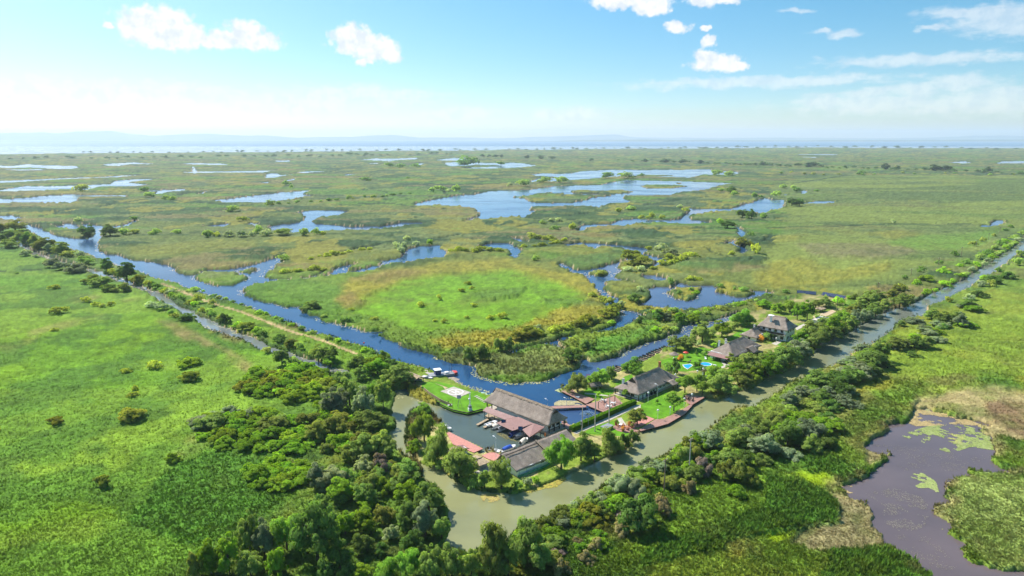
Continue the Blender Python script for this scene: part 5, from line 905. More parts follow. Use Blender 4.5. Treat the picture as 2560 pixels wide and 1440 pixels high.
def boathouse():
    R = empty('boathouse', (4.09, 214.4, .0), -A45); tag(R, 'long thatched boathouse with red-brown canopies over the boat basin', 'building')
    MB().box(-15, 14.6, -3.9, 4.0, -1.2, .72).build('floor_slab', M['conc'], R)
    MB().box(-9.6, 12.6, -3.3, -3.05, .72, 4.2).box(-9.6, -9.35, -3.05, 3.1, .72, 4.2).box(12.3, 12.6, -3.05, 3.1, .72, 4.2).box(-9.6, 12.6, 3.1, 3.35, .72, 4.2).build('wall', M['white'], R)
    rf = roof_mesh(MB(), -14.8, 14.6, -4.5, 4.5, -12.6, 12.3, 0, 3.75, 7.5, gab0=.62, gab1=.62, pw=1.12, seed=2).build('thatched_roof', M['thatch'], R, smooth=True)
    ridge_cap(rf, -13.2, 12.8, 0, 7.45, .62)
    for s in (-1, 1):
        x = 13.35 * s if s > 0 else -13.55; MB().add([(x, -1.5, 6.1), (x, 1.5, 6.1), (x, 0, 7.35), (x + .12 * s, -1.5, 6.1), (x + .12 * s, 1.5, 6.1), (x + .12 * s, 0, 7.35)], [(0, 1, 2), (3, 5, 4), (0, 3, 4, 1), (1, 4, 5, 2), (2, 5, 3, 0)]).build('gable_vent', M['wood'], rf)
    posts(R, [(14.0, -3.5), (14.0, -1.2), (14.0, 1.2), (14.0, 3.5), (-14.2, -3.4), (-14.2, 3.4), (-11.9, -3.4), (-11.9, 3.4)], .72, 4.1, .13)
    MB().box(13.9, 14.1, -3.4, 3.4, 3.2, 3.4).box(13.92, 14.08, -3.4, -1.3, 1.6, 1.75).box(13.92, 14.08, -1.1, 1.1, 1.6, 1.75).build('beam', M['wood'], R)
    MB().box(-14.3, -9.7, -3.5, -3.38, 2.9, 3.9).box(-14.3, -14.18, -3.38, 3.4, 2.9, 3.9).build('balcony_rail', M['wood'], R)
    for k in range(3): MB().box(-13.9 + k * 1.35, -12.75 + k * 1.35, -3.36, -3.3, 3.0, 3.8).build('balcony_panel', M['navy'], R)
    for y in (-1.9, 0, 1.9): window(R, 12.6, y, 1.5, 1.0, 1.4, 'x+')
    # canopies in front, folded panels on posts
    def pan(name, *q): return MB().sheet([GV(*p) for p in q], .10).build(name, M['metal'], R, True)
    pan('canopy', (1206.5, 1027, 2.55), (1262, 1049, 2.55), (1290, 1043, 3.35), (1217, 1016.5, 3.35))
    pan('canopy', (1240, 1057.5, 2.45), (1281, 1077, 2.35), (1296, 1042, 3.65), (1262, 1049.5, 2.75))
    pan('canopy', (1281, 1077, 2.35), (1303, 1071.5, 2.6), (1334, 1058.5, 3.65), (1296, 1042, 3.65))
    pan('canopy', (1303, 1071.5, 2.45), (1324, 1093, 2.35), (1335, 1058, 3.68))
    pan('canopy', (1324, 1093, 2.35), (1351, 1080, 2.45), (1362, 1067, 3.4), (1335, 1058, 3.68))
    for (px, py) in ((1212, 1047), (1222, 1048), (1236, 1054), (1250, 1072), (1265, 1079), (1284, 1090), (1303, 1085), (1315, 1107), (1333, 1104), (1351, 1098)):
        x, y = G(px, py, 0); MB().box(x - .1, x + .1, y - .1, y + .1, -1.1, 2.72).build('post', M['wood'], R, True)
    for (px, py) in ((1259, 1057), (1301, 1074)):
        c = GV(px, py, 2.6); MB().sheet([c + Vector(v) for v in ((-.7, -.25, 0), (.7, -.25, 0), (.7, .25, .95), (-.7, .25, .95))], .06).build('solar_panel', M['solar'], R, True)
    sk = MB().sheet([GV(*p) for p in ((1223, 1029.5, 2.66), (1240, 1035.5, 2.68), (1246.5, 1029, 3.05), (1229, 1022.5, 3.05))], .03).build('skylight', M['wht'], R, True)
    for k in range(1, 4):
        a = GV(1223 + 17 * k / 4, 1029.5 + 6 * k / 4, 2.70); b = GV(1229 + 17.5 * k / 4, 1022.5 + 6.5 * k / 4, 3.08); MB().tube(a, b, .03, k=5).build('skylight_bar', M['grey'], sk, True)
    pl = [G(*p) for p in ((1213, 1044), (1262, 1066), (1262, 1060), (1222, 1036))]; MB().prism(pl, .3, .62).build('landing', M['tan'], R, True)
    c = GV(1362.5, 1090, .72); MB().lathe(c, [(.28, 0), (.34, .5), (.3, .9), (.1, 1.2)], 10).build('orange_bin', M['orange'], R, True)
boathouse()
def longhouse():
    e = Vector((18.9, 16.8)); rz = math.atan2(e.y, e.x); o = G(1256, 1136, 5.1)
    R = empty('long_shed', (o[0], o[1], .5), rz); tag(R, 'long low thatched shed with white wall by the canal bend', 'building')
    # local x along the ridge, y- towards the canal
    wl = MB().box(.3, 24.8, -5.9, -5.65, 0, 2.05).box(.3, 24.8, 1.6, 1.85, 0, 2.4)
    for x in (.3, 24.55): wl.add([(x + d, y, z) for d in (0, .25) for (y, z) in ((-5.65, 0), (1.6, 0), (1.6, 2.5), (0, 4.2), (-5.65, 1.95))], [(0, 1, 2, 3, 4), (9, 8, 7, 6, 5), (0, 5, 6, 1), (1, 6, 7, 2), (2, 7, 8, 3), (3, 8, 9, 4), (4, 9, 5, 0)])
    wl.build('wall', M['white'], R)
    a = roof_mesh(MB(), -.4, 12.4, -6.25, 2.6, -.4, 12.4, 0, 1.95, 4.75, step=.42, thick=.2, seed=5, pw=1.0).build('thatched_roof', M['thatch'], R, smooth=True)
    b = roof_mesh(MB(), 12.7, 25.2, -6.2, 2.6, 12.7, 25.2, 0, 1.9, 4.6, step=.42, thick=.2, seed=6, pw=1.0).build('thatched_roof', M['thatch'], R, smooth=True)
    ridge_cap(a, -.5, 12.5, .35, 4.75, .5, 5); ridge_cap(b, 12.6, 25.2, .35, 4.6, .5, 6)
    MB().sheet([(12.3, -6.75, 2.3), (12.8, -6.75, 2.3), (12.8, 0, 5.1), (12.3, 0, 5.1)], .12).build('roof_joint', M['ridge'], R)
    MB().sheet([(.3, -1.2, 4.55), (12.2, -1.2, 4.52), (12.2, -.95, 4.64), (.3, -.95, 4.66)], .06).build('roof_batten', M['wood'], a)
    window(R, 9.6, -5.9, 1.4, .9, .6, 'y-'); window(R, 15.5, -5.9, 1.4, .9, .6, 'y-')
    for k in range(9): MB().box(.9 + k * 2.7, .96 + k * 2.7, -5.93, -5.9, 0, 2.4).build('wall_batten', M['grey'], R)
longhouse()
def hip_house(name, label, corner, rz, Lx, Wy, ze, zr, hip0, hip1, wall_in=1.1, gab=(None, None), seed=9, floor=.5, zwall=None):
    """corner = eave corner (world) at local (0,0); local x along the ridge, y across"""
    R = empty(name, (corner[0], corner[1], floor), rz); tag(R, label, 'building')
    zw = (zwall or ze + .5) - floor; t = .25
    MB().box(wall_in, Lx - wall_in, wall_in, wall_in + t, 0, zw).box(wall_in, Lx - wall_in, Wy - wall_in - t, Wy - wall_in, 0, zw).box(wall_in, wall_in + t, wall_in + t, Wy - wall_in - t, 0, zw).box(Lx - wall_in - t, Lx - wall_in, wall_in + t, Wy - wall_in - t, 0, zw).build('wall', M['white'], R)
    rf = roof_mesh(MB(), 0, Lx, 0, Wy, hip0, Lx - hip1, Wy / 2, ze - floor, zr - floor, seed=seed, gab0=gab[0], gab1=gab[1]).build('thatched_roof', M['thatch'], R, smooth=True)
    ridge_cap(rf, hip0 - .3, Lx - hip1 + .3, Wy / 2, zr - floor - .05, .5, seed); return R, rf
def chimney(R, x, y, z0, z1, mat='white', s=.38, pot=False):
    c = MB().box(x - s, x + s, y - s, y + s, z0, z1).build('chimney', M[mat], R); MB().box(x - s - .1, x + s + .1, y - s - .1, y + s + .1, z1, z1 + .18).build('chimney_cap', M['conc' if mat != 'brick' else 'brick'], c)
def restaurant():
    nc = G(1598, 988, 2.9); R, rf = hip_house('restaurant_lodge', 'broad thatched lodge with dark gable vent and covered terrace', nc, A45, 26.0, 10.8, 2.9, 7.1, 5.0, 6.0, 1.3, (.72, None), 11)
    x = 3.25; MB().add([(x, 3.7, 5.0), (x, 7.1, 5.0), (x, 5.4, 6.75), (x - .12, 3.7, 5.0), (x - .12, 7.1, 5.0), (x - .12, 5.4, 6.75)], [(0, 2, 1), (3, 4, 5), (0, 1, 4, 3), (1, 2, 5, 4), (2, 0, 3, 5)]).build('gable_vent', M['wood'], rf)
    MB().box(-.3, 26, .2, 10.6, -.6, .06).build('terrace_floor', M['path'], R)
    posts(R, [(.35, .4), (.35, 3.6), (.35, 7.1), (.35, 10.4), (2.9, .4)], .06, 2.4, .12)
    MB().box(.28, .42, .5, 10.3, .95, 1.08).box(.28, .42, .5, 10.3, .3, .42).build('rail', M['wood'], R)
    for x in (6.6, 8.9, 12.6): MB().box(x, x + .9, 1.24, 1.3, .06, 2.1).build('door', M['wood'], R)
    for x in (10.9, 15.2, 17.4): window(R, x, 1.3, .95, 1.0, 1.1, 'y-')
    for y in (3.6, 5.4, 7.2): window(R, 1.3, y, .9, 1.1, 1.2, 'x-')
    chimney(R, 21.2, 5.9, 6.0, 8.1, 'brick', .35); 
    c = MB().box(2.0, 2.7, 8.2, 8.9, 2.0, 5.6).build('chimney', M['white'], R); MB().box(1.9, 2.8, 8.1, 9.0, 5.6, 5.75).build('chimney_cap', M['conc'], c)
    # entrance porch
    p = MB(); roof_mesh(p, 17.6, 21.2, -2.6, 2.2, 17.6, 21.2, -.2, 2.0, 3.1, step=.35, seed=21, pw=1.); pr = p.build('porch_roof', M['thatch'], R, smooth=True)
    posts(R, [(17.9, -2.3), (20.9, -2.3)], -.1, 2.1, .12)
restaurant()
def lodge3():
    nc = G(1833, 895, 3.0); R, rf = hip_house('guest_lodge', 'long thatched guest lodge with three white chimneys', nc, A45, 25.0, 11.6, 3.0, 7.0, 6.5, 5.5, .9, (None, None), 13)
    for (x, y) in ((5.2, 9.3), (6.6, 6.8), (9.4, 8.6)): chimney(R, x, y, 4.2, 6.7, 'white', .3)
    for x in (2.6, 5.2, 8.0, 10.8, 20.0, 22.6): window(R, x, .9, .8, 1.1, 1.2, 'y-')
    for y in (3.2, 5.8): window(R, .9, y, .8, 1.1, 1.2, 'x-')
    MB().sheet([(-2.3, 1.5, 2.1), (.9, 1.5, 2.75), (.9, 10.5, 2.75), (-2.3, 10.5, 2.1)], .12).build('veranda_roof', M['metal'], R)
    posts(R, [(-2.1, 1.8), (-2.1, 4.6), (-2.1, 7.4), (-2.1, 10.2)], 0, 2.05, .1)
    MB().box(-2.6, .9, 1.0, 10.9, -.3, .06).build('veranda_floor', M['conc'], R)
    p = MB(); roof_mesh(p, 13.0, 17.6, -2.4, 3.4, 13.0, 17.6, .5, 2.2, 4.1, step=.35, seed=25, pw=1.); p.build('porch_roof', M['thatch'], R, smooth=True)
    posts(R, [(13.4, -2.1), (17.2, -2.1)], 0, 2.3, .12)
lodge3()
def lodge4():
    nc = G(1893, 845, 2.6); R, rf = hip_house('small_thatched_house', 'small thatched house between the two larger lodges', nc, A45, 12.5, 8.5, 2.6, 5.6, 3.2, 2.5, .8, (None, None), 15)
    for x in (2.2, 5.0, 8.6): window(R, x, .8, .7, 1.0, 1.1, 'y-')
    window(R, .8, 4.2, .7, 1.0, 1.1, 'x-'); chimney(R, 7.0, 5.0, 3.6, 5.9, 'white', .3)
lodge4()
def two_storey():
    nc = G(1970, 826, 6.2); R = empty('two_storey_lodge', (nc[0], nc[1], .5), math.radians(47)); tag(R, 'white two-storey lodge with tall thatched roof and white chimney', 'building')
    # local x: along the right-hand wall (away to the upper right), y: along the left-hand wall
    X, Y = 11.8, 14.2; w = 1.0; t = .25
    MB().box(w, X - w, w, w + t, 0, 5.7).box(w, X - w, Y - w - t, Y - w, 0, 5.7).box(w, w + t, w + t, Y - w - t, 0, 5.7).box(X - w - t, X - w, w + t, Y - w - t, 0, 5.7).build('wall', M['white'], R)
    mb = MB(); roof_mesh(mb, 0, Y, -X, 0, 4.2, Y - 3.2, -X / 2, 5.5, 10.0, seed=17, gab0=.72, gab1=.72)
    mb.V = [(-y, x, z) for x, y, z in mb.V]; rf = mb.build('thatched_roof', M['thatch'], R, smooth=True)
    cap = MB(); n = 18; r = random.Random(4)
    for i in range(n):
        ya = 3.9 + (Y - 6.8) * i / n; yb = 3.9 + (Y - 6.8) * (i + 1) / n; h = 10.05 + r.random() * .12; c = X / 2
        cap.add([(c - .5, ya, 9.7), (c, ya, h), (c + .5, ya, 9.7), (c - .5, yb, 9.7), (c, yb, h), (c + .5, yb, 9.7)], [(0, 1, 4, 3), (1, 2, 5, 4), (0, 2, 1), (3, 4, 5), (0, 3, 5, 2)])
    cap.build('ridge_cap', M['ridge'], rf)
    for (yy, s) in ((2.75, -1), (Y - 2.1, 1)): MB().add([(X / 2 - 1.9, yy, 8.0), (X / 2 + 1.9, yy, 8.0), (X / 2, yy, 9.6), (X / 2 - 1.9, yy + .12 * s, 8.0), (X / 2 + 1.9, yy + .12 * s, 8.0), (X / 2, yy + .12 * s, 9.6)], [(0, 2, 1), (3, 4, 5), (0, 1, 4, 3), (1, 2, 5, 4), (2, 0, 3, 5)]).build('gable_vent', M['wood'], rf)
    for z in (.8, 3.9):
        for y in (3.0, 5.8, 8.6, 11.4): window(R, w, y, z, 1.0, 1.2, 'x-')
        for x in (3.2, 5.9, 8.6): window(R, x, w, z, 1.0, 1.2, 'y-')
    MB().box(-1.4, w, 1.2, Y - 1.0, 3.1, 3.3).build('balcony_floor', M['conc'], R); MB().box(-1.4, -1.3, 1.2, Y - 1.0, 3.3, 4.2).build('balcony_rail', M['wood'], R)
    posts(R, [(-1.3, 1.4), (-1.3, 5.2), (-1.3, 9.0), (-1.3, 12.9)], 0, 3.1, .1)
    MB().box(1.5, X - 1, -1.6, w, 0, .35).build('terrace', M['path'], R)
    c = MB().box(2.6, 3.4, 8.8, 9.6, 6.5, 10.4).build('chimney', M['white'], R); MB().box(1.7, 4.0, 8.0, 10.4, 10.4, 10.55).build('chimney_cap', M['white'], c)
two_storey()
def small_house(name, label, px, py, rz, Lx, Wy, ze, zr, wallm='white', win=True, floor=.5, roof='thatch', openp=False, cat='building'):
    o = G(px, py, ze); R = empty(name, (o[0], o[1], floor), rz); tag(R, label, cat); w = .45
    if openp: posts(R, [(w, w), (Lx - w, w), (w, Wy - w), (Lx - w, Wy - w), (Lx / 2, w), (Lx / 2, Wy - w)], 0, ze - floor + .2, .09)
    else:
        wl = MB().box(w, Lx - w, w, w + .2, 0, ze - floor).box(w, Lx - w, Wy - w - .2, Wy - w, 0, ze - floor)
        for x in (w, Lx - w - .2): wl.add([(x + d, y, z) for d in (0, .2) for (y, z) in ((w + .2, 0), (Wy - w - .2, 0), (Wy - w - .2, ze - floor), (Wy / 2, zr - floor - .35), (w + .2, ze - floor))], [(0, 1, 2, 3, 4), (9, 8, 7, 6, 5), (0, 5, 6, 1), (1, 6, 7, 2), (2, 7, 8, 3), (3, 8, 9, 4), (4, 9, 5, 0)])
        wl.build('wall', M[wallm], R)
        if win:
            for k in range(2): window(R, Lx * (.3 + .4 * k), w, .8, .8, .9, 'y-')
            window(R, w, Wy * .3, .8, .8, .9, 'x-'); MB().box(w - .05, w, Wy * .55, Wy * .55 + .8, 0, 1.9).build('door', M['wood'], R)
    rf = roof_mesh(MB(), 0, Lx, 0, Wy, 0, Lx, Wy / 2, ze - floor, zr - floor, step=.32, thick=.2, seed=len(name), pw=1.).build('roof', M[roof], R, smooth=roof == 'thatch')
    ridge_cap(rf, 0, Lx, Wy / 2, zr - floor - .02, .28, 8); return R
small_house('garden_cottage', 'tiny white cottage with thatched roof beside the canal path', 1776, 934, A45, 6.4, 4.2, 2.3, 3.7)
small_house('dock_shelter', 'open brown-roofed shelter beside the moored barge', 1062, 944, math.radians(133), 14.5, 4.6, 2.3, 3.1, openp=True, roof='tan')
small_house('white_hut', 'white hut with rusty roof behind the tall spit willow', 1112, 1128, math.radians(-48), 3.2, 6.5, 2.2, 2.8, roof='metal')
small_house('grey_storage_shed', 'grey flat storage shed on the spit behind a willow', 1199, 1165, math.radians(43), 3.6, 6.0, 2.2, 2.6, 'grey', False, roof='tan')
small_house('picnic_shelter', 'little open thatched shelter at the lodge water edge', 1478, 968, math.radians(20), 4.6, 3.2, 1.9, 2.9, openp=True)
small_house('brick_outbuilding', 'small flat-roofed outbuilding behind the willow belt', 2068, 801, A45, 5.0, 3.4, 2.2, 2.7, 'tan', False, roof='grey')
small_house('garden_pergola', 'low wooden roof over benches behind the two-storey lodge', 2052, 775, math.radians(40), 6.0, 4.0, 2.2, 2.5, openp=True, roof='tan')
def polytunnel():
    o = G(2044, 806, .5); R = empty('greenhouse_tunnel', (o[0], o[1], .5), A45); tag(R, 'white rounded greenhouse tunnel behind the willow belt', 'greenhouse')
    mb = MB(); k = 12; vs, fs = [], []
    for i, x in enumerate(np.linspace(-5, 5, 6)):
        for j in range(k + 1): a = math.pi * j / k; vs.append((x, 2.6 * math.cos(a), 2.3 * math.sin(a)))
    for i in range(5):
        for j in range(k): fs.append((i * (k + 1) + j, i * (k + 1) + j + 1, (i + 1) * (k + 1) + j + 1, (i + 1) * (k + 1) + j))
    fs += [tuple(range(k + 1)), tuple(range(5 * (k + 1), 6 * (k + 1)))[::-1]]; mb.add(vs, fs).build('cover', M['beige'], R, smooth=False)
    for x in (-5, -1.7, 1.7, 5):
        h = MB()
        for j in range(k): a, b = math.pi * j / k, math.pi * (j + 1) / k; h.tube((x, 2.64 * math.cos(a), 2.34 * math.sin(a)), (x, 2.64 * math.cos(b), 2.34 * math.sin(b)), .04, k=5)
        h.build('hoop', M['grey'], R)
polytunnel()
def solar_array(pa, pb, n, label):
    a, b = GV(*pa, .6), GV(*pb, .6); d = (b - a); R = empty('solar_array', a, math.atan2(d.y, d.x)); tag(R, label, 'solar panels', 'solar arrays at the garden edge'); w = d.length / n
    for i in range(n):
        p = MB().sheet([(i * w + .04, -1.0, .5), ((i + 1) * w - .04, -1.0, .5), ((i + 1) * w - .04, 1.1, 1.9), (i * w + .04, 1.1, 1.9)], .06).build('panel', M['solar'], R)
        MB().tube((i * w + w / 2, -1.0, .53), (i * w + w / 2, 1.1, 1.93), .025, k=4).build('panel_bar', M['grey'], p)
    for i in range(0, n + 1, 3):
        x = min(i * w, n * w - .1); MB().tube((x, .9, 0), (x, .9, 1.75), .05, k=6).build('leg', M['grey'], R); MB().tube((x, -.8, 0), (x, -.8, .55), .05, k=6).build('leg', M['grey'], R)
solar_array((1992, 734), (2040, 738), 12, 'left row of dark blue solar panels at the garden edge')
solar_array((2055, 738), (2112, 749), 12, 'right row of pale solar panels at the garden edge')

# ---------------------------------------------------------------- lawns, paths, decks
def flat(name, pts, z, mat, label, kind='structure', t=.25, cat=None):
    P = [G(*p, z) for p in (TP(pts) if isinstance(pts, str) else pts)]
    o = empty(name, (0, 0, 0)) if False else None
    ob = MB().prism(P, z - t, z).build(name, mat); tag(ob, label, cat, None, kind); return ob
flat('lawn', 'u:430,640 520,600 640,590 770,590 950,640 1140,690 1330,760 1560,800 1720,880 1740,960 1740,1100 1660,1165 1350,1240 1060,1180 850,1090 600,920 450,790', .60, M['lawn'], 'bright lawn around the helipad')
flat('lawn', 'r:1215,790 1560,620 1700,600 1760,700 1900,760 1850,820 1640,950 1450,1010 1330,960 1220,930', .60, M['lawn'], 'bright lawn below the restaurant lodge')
flat('lawn', 'q:640,610 780,560 900,520 1000,470 1100,460 1230,500 1330,640 1270,690 1100,700 880,720 700,690', .60, M['lawn'], 'bright lawn around the pools')
flat('lawn', 'r:400,540 560,540 800,570 800,620 690,660 560,700 340,640', .60, M['lawn'], 'bright lawn strip by the water deck')
flat('lawn', 'r:350,1220 490,1130 690,1060 860,1020 900,1060 900,1180 1040,1220 1020,1290 880,1260 650,1240', .60, M['lawn'], 'bright lawn under the utility poles')
flat('lawn', 'q:1360,360 1560,250 1720,240 1640,300 1500,340 1420,400', .60, M['lawn'], 'bright lawn behind the guest lodge')
flat('lawn', 'q:1880,430 1960,390 2100,370 2060,420 1960,470', .60, M['lawn'], 'bright lawn beside the two-storey lodge')
flat('lawn', 'r:820,480 980,360 1080,330 1100,400 900,500', .60, M['lawn'], 'bright lawn by the landing boats')
flat('path', 'r:200,1210 500,1080 760,960 900,890 1030,840 1060,800 1210,790 1210,860 1060,870 900,950 760,1020 480,1130 250,1230', .63, M['path'], 'grey path along the hedge')
flat('path', 'r:860,1000 920,980 1000,1100 930,1120', .635, M['path'], 'short path to the seating')
flat('path', 'r:370,610 520,620 720,650 720,665 520,640 370,630', .63, M['path'], 'thin white path across the lawn')
flat('path', 'q:1250,690 1330,650 1450,640 1450,655 1340,670 1270,705', .63, M['path'], 'path to the guest lodge')
flat('path', 'q:1290,600 1320,600 1330,630 1350,655 1330,658 1300,630', .636, M['path'], 'curved garden path')
flat('path', 'q:1830,420 1930,380 1960,390 1880,440', .63, M['path'], 'paved yard by the two-storey lodge')
flat('path', 'q:2080,250 2200,200 2230,210 2100,280', .63, M['path'], 'white paved yard behind the lodge')
flat('path', 'u:200,480 420,540 640,600 860,690 900,740 960,715 700,620 430,530 200,440', .63, M['soil'], 'sandy path to the helipad')
flat('path', 't:770,1030 960,950 1010,890 1060,900 950,1000 830,1050', .63, M['conc'], 'pale yard between the sheds')
flat('path', 'q:2270,130 2480,60 2520,80 2440,120 2300,170', .63, M['soil'], 'bare orange ground behind the lodge')
for i in range(6):
    x, y = 1190 + i * 4.7, 990.6 + i * 2.9
    c = GV(x, y, .62); tag(MB().cbox((c.x, c.y, .5), 1.5, .55, .2, math.radians(40)).build('stepping_slab', M['path']), 'pale stepping slab, %s from the helipad' % ordw(i + 1), 'slab', 'stepping slabs by the boathouse')
def helipad():
    q = [G(*p, .66) for p in ((1101, 978), (1134, 966.5), (1178, 981), (1143, 995))]; cx, cy_ = sum(p[0] for p in q) / 4, sum(p[1] for p in q) / 4
    R = empty('helipad', (cx, cy_, .5), 0); tag(R, 'square pale helipad with white circle and H', 'helipad')
    MB().prism(q, .3, .68).build('slab', M['conc'], R, True)
    rg = MB(); k = 48
    for i in range(k):
        a, b = 6.2832 * i / k, 6.2832 * (i + 1) / k; rg.add([(2.55 * math.cos(a), 2.55 * math.sin(a), .19), (2.85 * math.cos(a), 2.85 * math.sin(a), .19), (2.85 * math.cos(b), 2.85 * math.sin(b), .19), (2.55 * math.cos(b), 2.55 * math.sin(b), .19)], [(0, 1, 2, 3)])
    rg.build('painted_ring', M['wht'], R)
    hb = MB()
    for (x, y, w, h, r) in ((-.75, 0, .38, 2.6, 0), (.75, 0, .38, 2.6, 0), (0, 0, 1.5, .38, 0)): hb.cbox((x, y, .186 if h > 1 else .1865), w, h, .006, 0)
    c, s = math.cos(A45), math.sin(A45); hb.V = [(x * c - y * s, x * s + y * c, z) for x, y, z in hb.V]; hb.build('painted_letter', M['wht'], R)
helipad()
def deck(name, pts, z, mat, label, leg=True, cat='deck', rail=None):
    P = [G(*p, z) for p in TP(pts)]; cx, cy_ = sum(p[0] for p in P) / len(P), sum(p[1] for p in P) / len(P)
    R = empty(name, (cx, cy_, 0)); tag(R, label, cat); MB().prism(P, z - .16, z).build('planking', M[mat], R, True)
    if leg:
        n = len(P)
        for i in range(n):
            a, b = Vector((*P[i], 0)), Vector((*P[(i + 1) % n], 0)); k = max(1, int((b - a).length / 2.6))
            for j in range(k):
                p = a.lerp(b, (j + .5) / k); p = p + (Vector((cx, cy_, 0)) - p).normalized() * .25; MB().tube((p.x, p.y, -1.1), (p.x, p.y, z - .16), .09, k=6).build('pile', M['wood'], R, True)
    return R
deck('basin_jetty', 't:535,690 560,685 850,828 770,862 690,830 590,790', .75, 'pink', 'long pink plank jetty along the basin')
deck('corner_deck', 't:838,888 930,850 1010,888 1000,900 940,935 880,910', .76, 'pink', 'small pink deck at the basin corner')
deck('water_deck', 'r:385,790 820,655 945,770 665,905', .85, 'deck', 'square red-brown deck with tables beside the fountain pool')
deck('foot_bridge', 's:1560,605 2270,580 2290,600 2275,622 1660,650', .85, 'deck', 'low plank footbridge over the pool mouth', cat='bridge')
deck('landing_deck', 'r:20,585 160,535 240,610 520,705 390,775 230,690', .8, 'deck', 'tapering red deck below the lone willow')
deck('canal_boardwalk', 'r:1190,1160 1430,1010 1560,1000 1790,890 1960,780 1985,800 1870,930 1620,1075 1420,1130 1210,1185', .8, 'deck', 'long plank boardwalk along the canal edge', cat='boardwalk')
deck('canal_terrace', 'r:1850,660 1960,630 2170,680 1985,790 1930,775', .84, 'deck', 'red-brown terrace under light green trees at the canal', cat='terrace')
deck('brick_patio', 'r:1060,1060 1300,960 1420,1005 1200,1120 1100,1130', .68, 'pink', 'pink paved patio behind the boardwalk', False, 'patio')
deck('seating_patio', 'r:780,1120 900,1070 1100,1120 1180,1190 980,1210 860,1180', .67, 'deck', 'round brown seating patio near the pollard tree', False, 'patio')
deck('entrance_deck', 's:1790,900 1850,910 1990,1000 1990,1110 1880,1040 1790,960', .86, 'deck', 'pink deck at the boathouse end', cat='deck')
deck('plank_ramp', 's:80,965 300,850 340,865 120,985', .5, 'tan', 'left pale plank ramp sloping to the boathouse water', False, 'ramp')
deck('plank_ramp', 's:210,1020 430,905 465,925 260,1035', .5, 'tan', 'right pale plank ramp beside the white dinghy', False, 'ramp')
deck('barge_pier', 'u:290,290 560,360 740,440 650,500 560,440 330,330', .7, 'conc', 'pale landing pier beside the barge')
deck('moored_pontoon', 'u:1050,645 1180,670 1360,745 1350,760 1200,700', .35, 'pale', 'pale green pontoon along the helipad bank', False, 'pontoon')
deck('moored_pontoon', 'u:1540,785 1700,815 1810,880 1760,890 1560,800', .35, 'pale', 'pale green pontoon by the boathouse roof', False, 'pontoon')
# hedge
def hedge():
    m = leaf_mat('leaf_hedge', (.085, .23, .012), .3, .1)
    a, b = GV(1428, 1078, .6), GV(1586, 1010, .6); d = b - a; R = empty('clipped_hedge', a, math.atan2(d.y, d.x)); tag(R, 'long clipped bright green hedge beside the grey path', 'hedge')
    r = np.random.default_rng(5); n = 9000; Lh = d.length; Wd, Hh = 1.5, 1.45
    f = r.random(n); side = np.where(f < .45, 0, np.where(f < .75, 1, np.where(f < .93, 2, 3))); x = r.random(n) * Lh; u = r.random(n)
    p = np.zeros((n, 3)); nr = np.zeros((n, 3)); p[:, 0] = x
    p[side == 0, 1] = (u[side == 0] - .5) * Wd; p[side == 0, 2] = Hh; nr[side == 0, 2] = 1
    for s, k in ((1, -1), (2, 1)): p[side == s, 1] = k * Wd / 2; p[side == s, 2] = u[side == s] * Hh; nr[side == s, 1] = k
    e = side == 3; p[e, 0] = np.where(r.random(e.sum()) < .5, 0, Lh); p[e, 1] = (u[e] - .5) * Wd; p[e, 2] = r.random(e.sum()) * Hh; nr[e, 0] = np.where(p[e, 0] > 1, 1, -1)
    p += r.normal(size=(n, 3)) * .05; q = nr + r.normal(size=(n, 3)) * .4; q /= np.linalg.norm(q, axis=1)[:, None]; t = np.cross(q, r.normal(size=(n, 3))); t /= np.linalg.norm(t, axis=1)[:, None]; bb = np.cross(q, t); s = .16
    V = np.stack([p - t * s, p - bb * s, p + t * s, p + bb * s], 1).reshape(-1, 3); me = leafmesh('foliage', V, np.repeat(nr * .8 + np.array([0, 0, .3]), 4, 0), np.repeat((.75 + .5 * r.random((n, 1))) * np.ones((1, 3)), 4, 0)); me.materials.clear(); me.materials.append(m); link('foliage', me, R)
    MB().box(.1, Lh - .1, -Wd / 2 + .12, Wd / 2 - .12, 0, Hh - .1).build('core', simple_mat('hedge_core', (.03, .07, .01), 1., 0.), R)
hedge()
# ---------------------------------------------------------------- boats
def hull(mb, Lb, Wb, Hb, wall=.07, bow=.55, z0=-.12):
    st = [(-.5, .78), (-.35, .92), (-.1, 1.0), (.15, .96), (.32, .72), (.43, .40), (.5, .04)]; rings = []
    for (t, w) in st:
        x = t * Lb; h = Hb * (1 + .35 * max(0, t) * 2 * bow); hw = Wb / 2 * w; rings.append([(x, -hw, h), (x, -hw * .8, h * .25), (x, 0, 0), (x, hw * .8, h * .25), (x, hw, h), (x, hw - min(wall, hw * .8), h), (x, (hw - wall) * .7, h * .38), (x, -(hw - wall) * .7, h * .38), (x, -hw + min(wall, hw * .8), h)])
    vs = [(p[0], p[1], p[2] + z0) for r in rings for p in r]; k = 9; fs = []
    for i in range(len(st) - 1):
        for j in range(k): fs.append((i * k + j, i * k + (j + 1) % k, (i + 1) * k + (j + 1) % k, (i + 1) * k + j))
    fs += [tuple(range(k))[::-1], tuple(range((len(st) - 1) * k, len(st) * k))]; return mb.add(vs, fs)
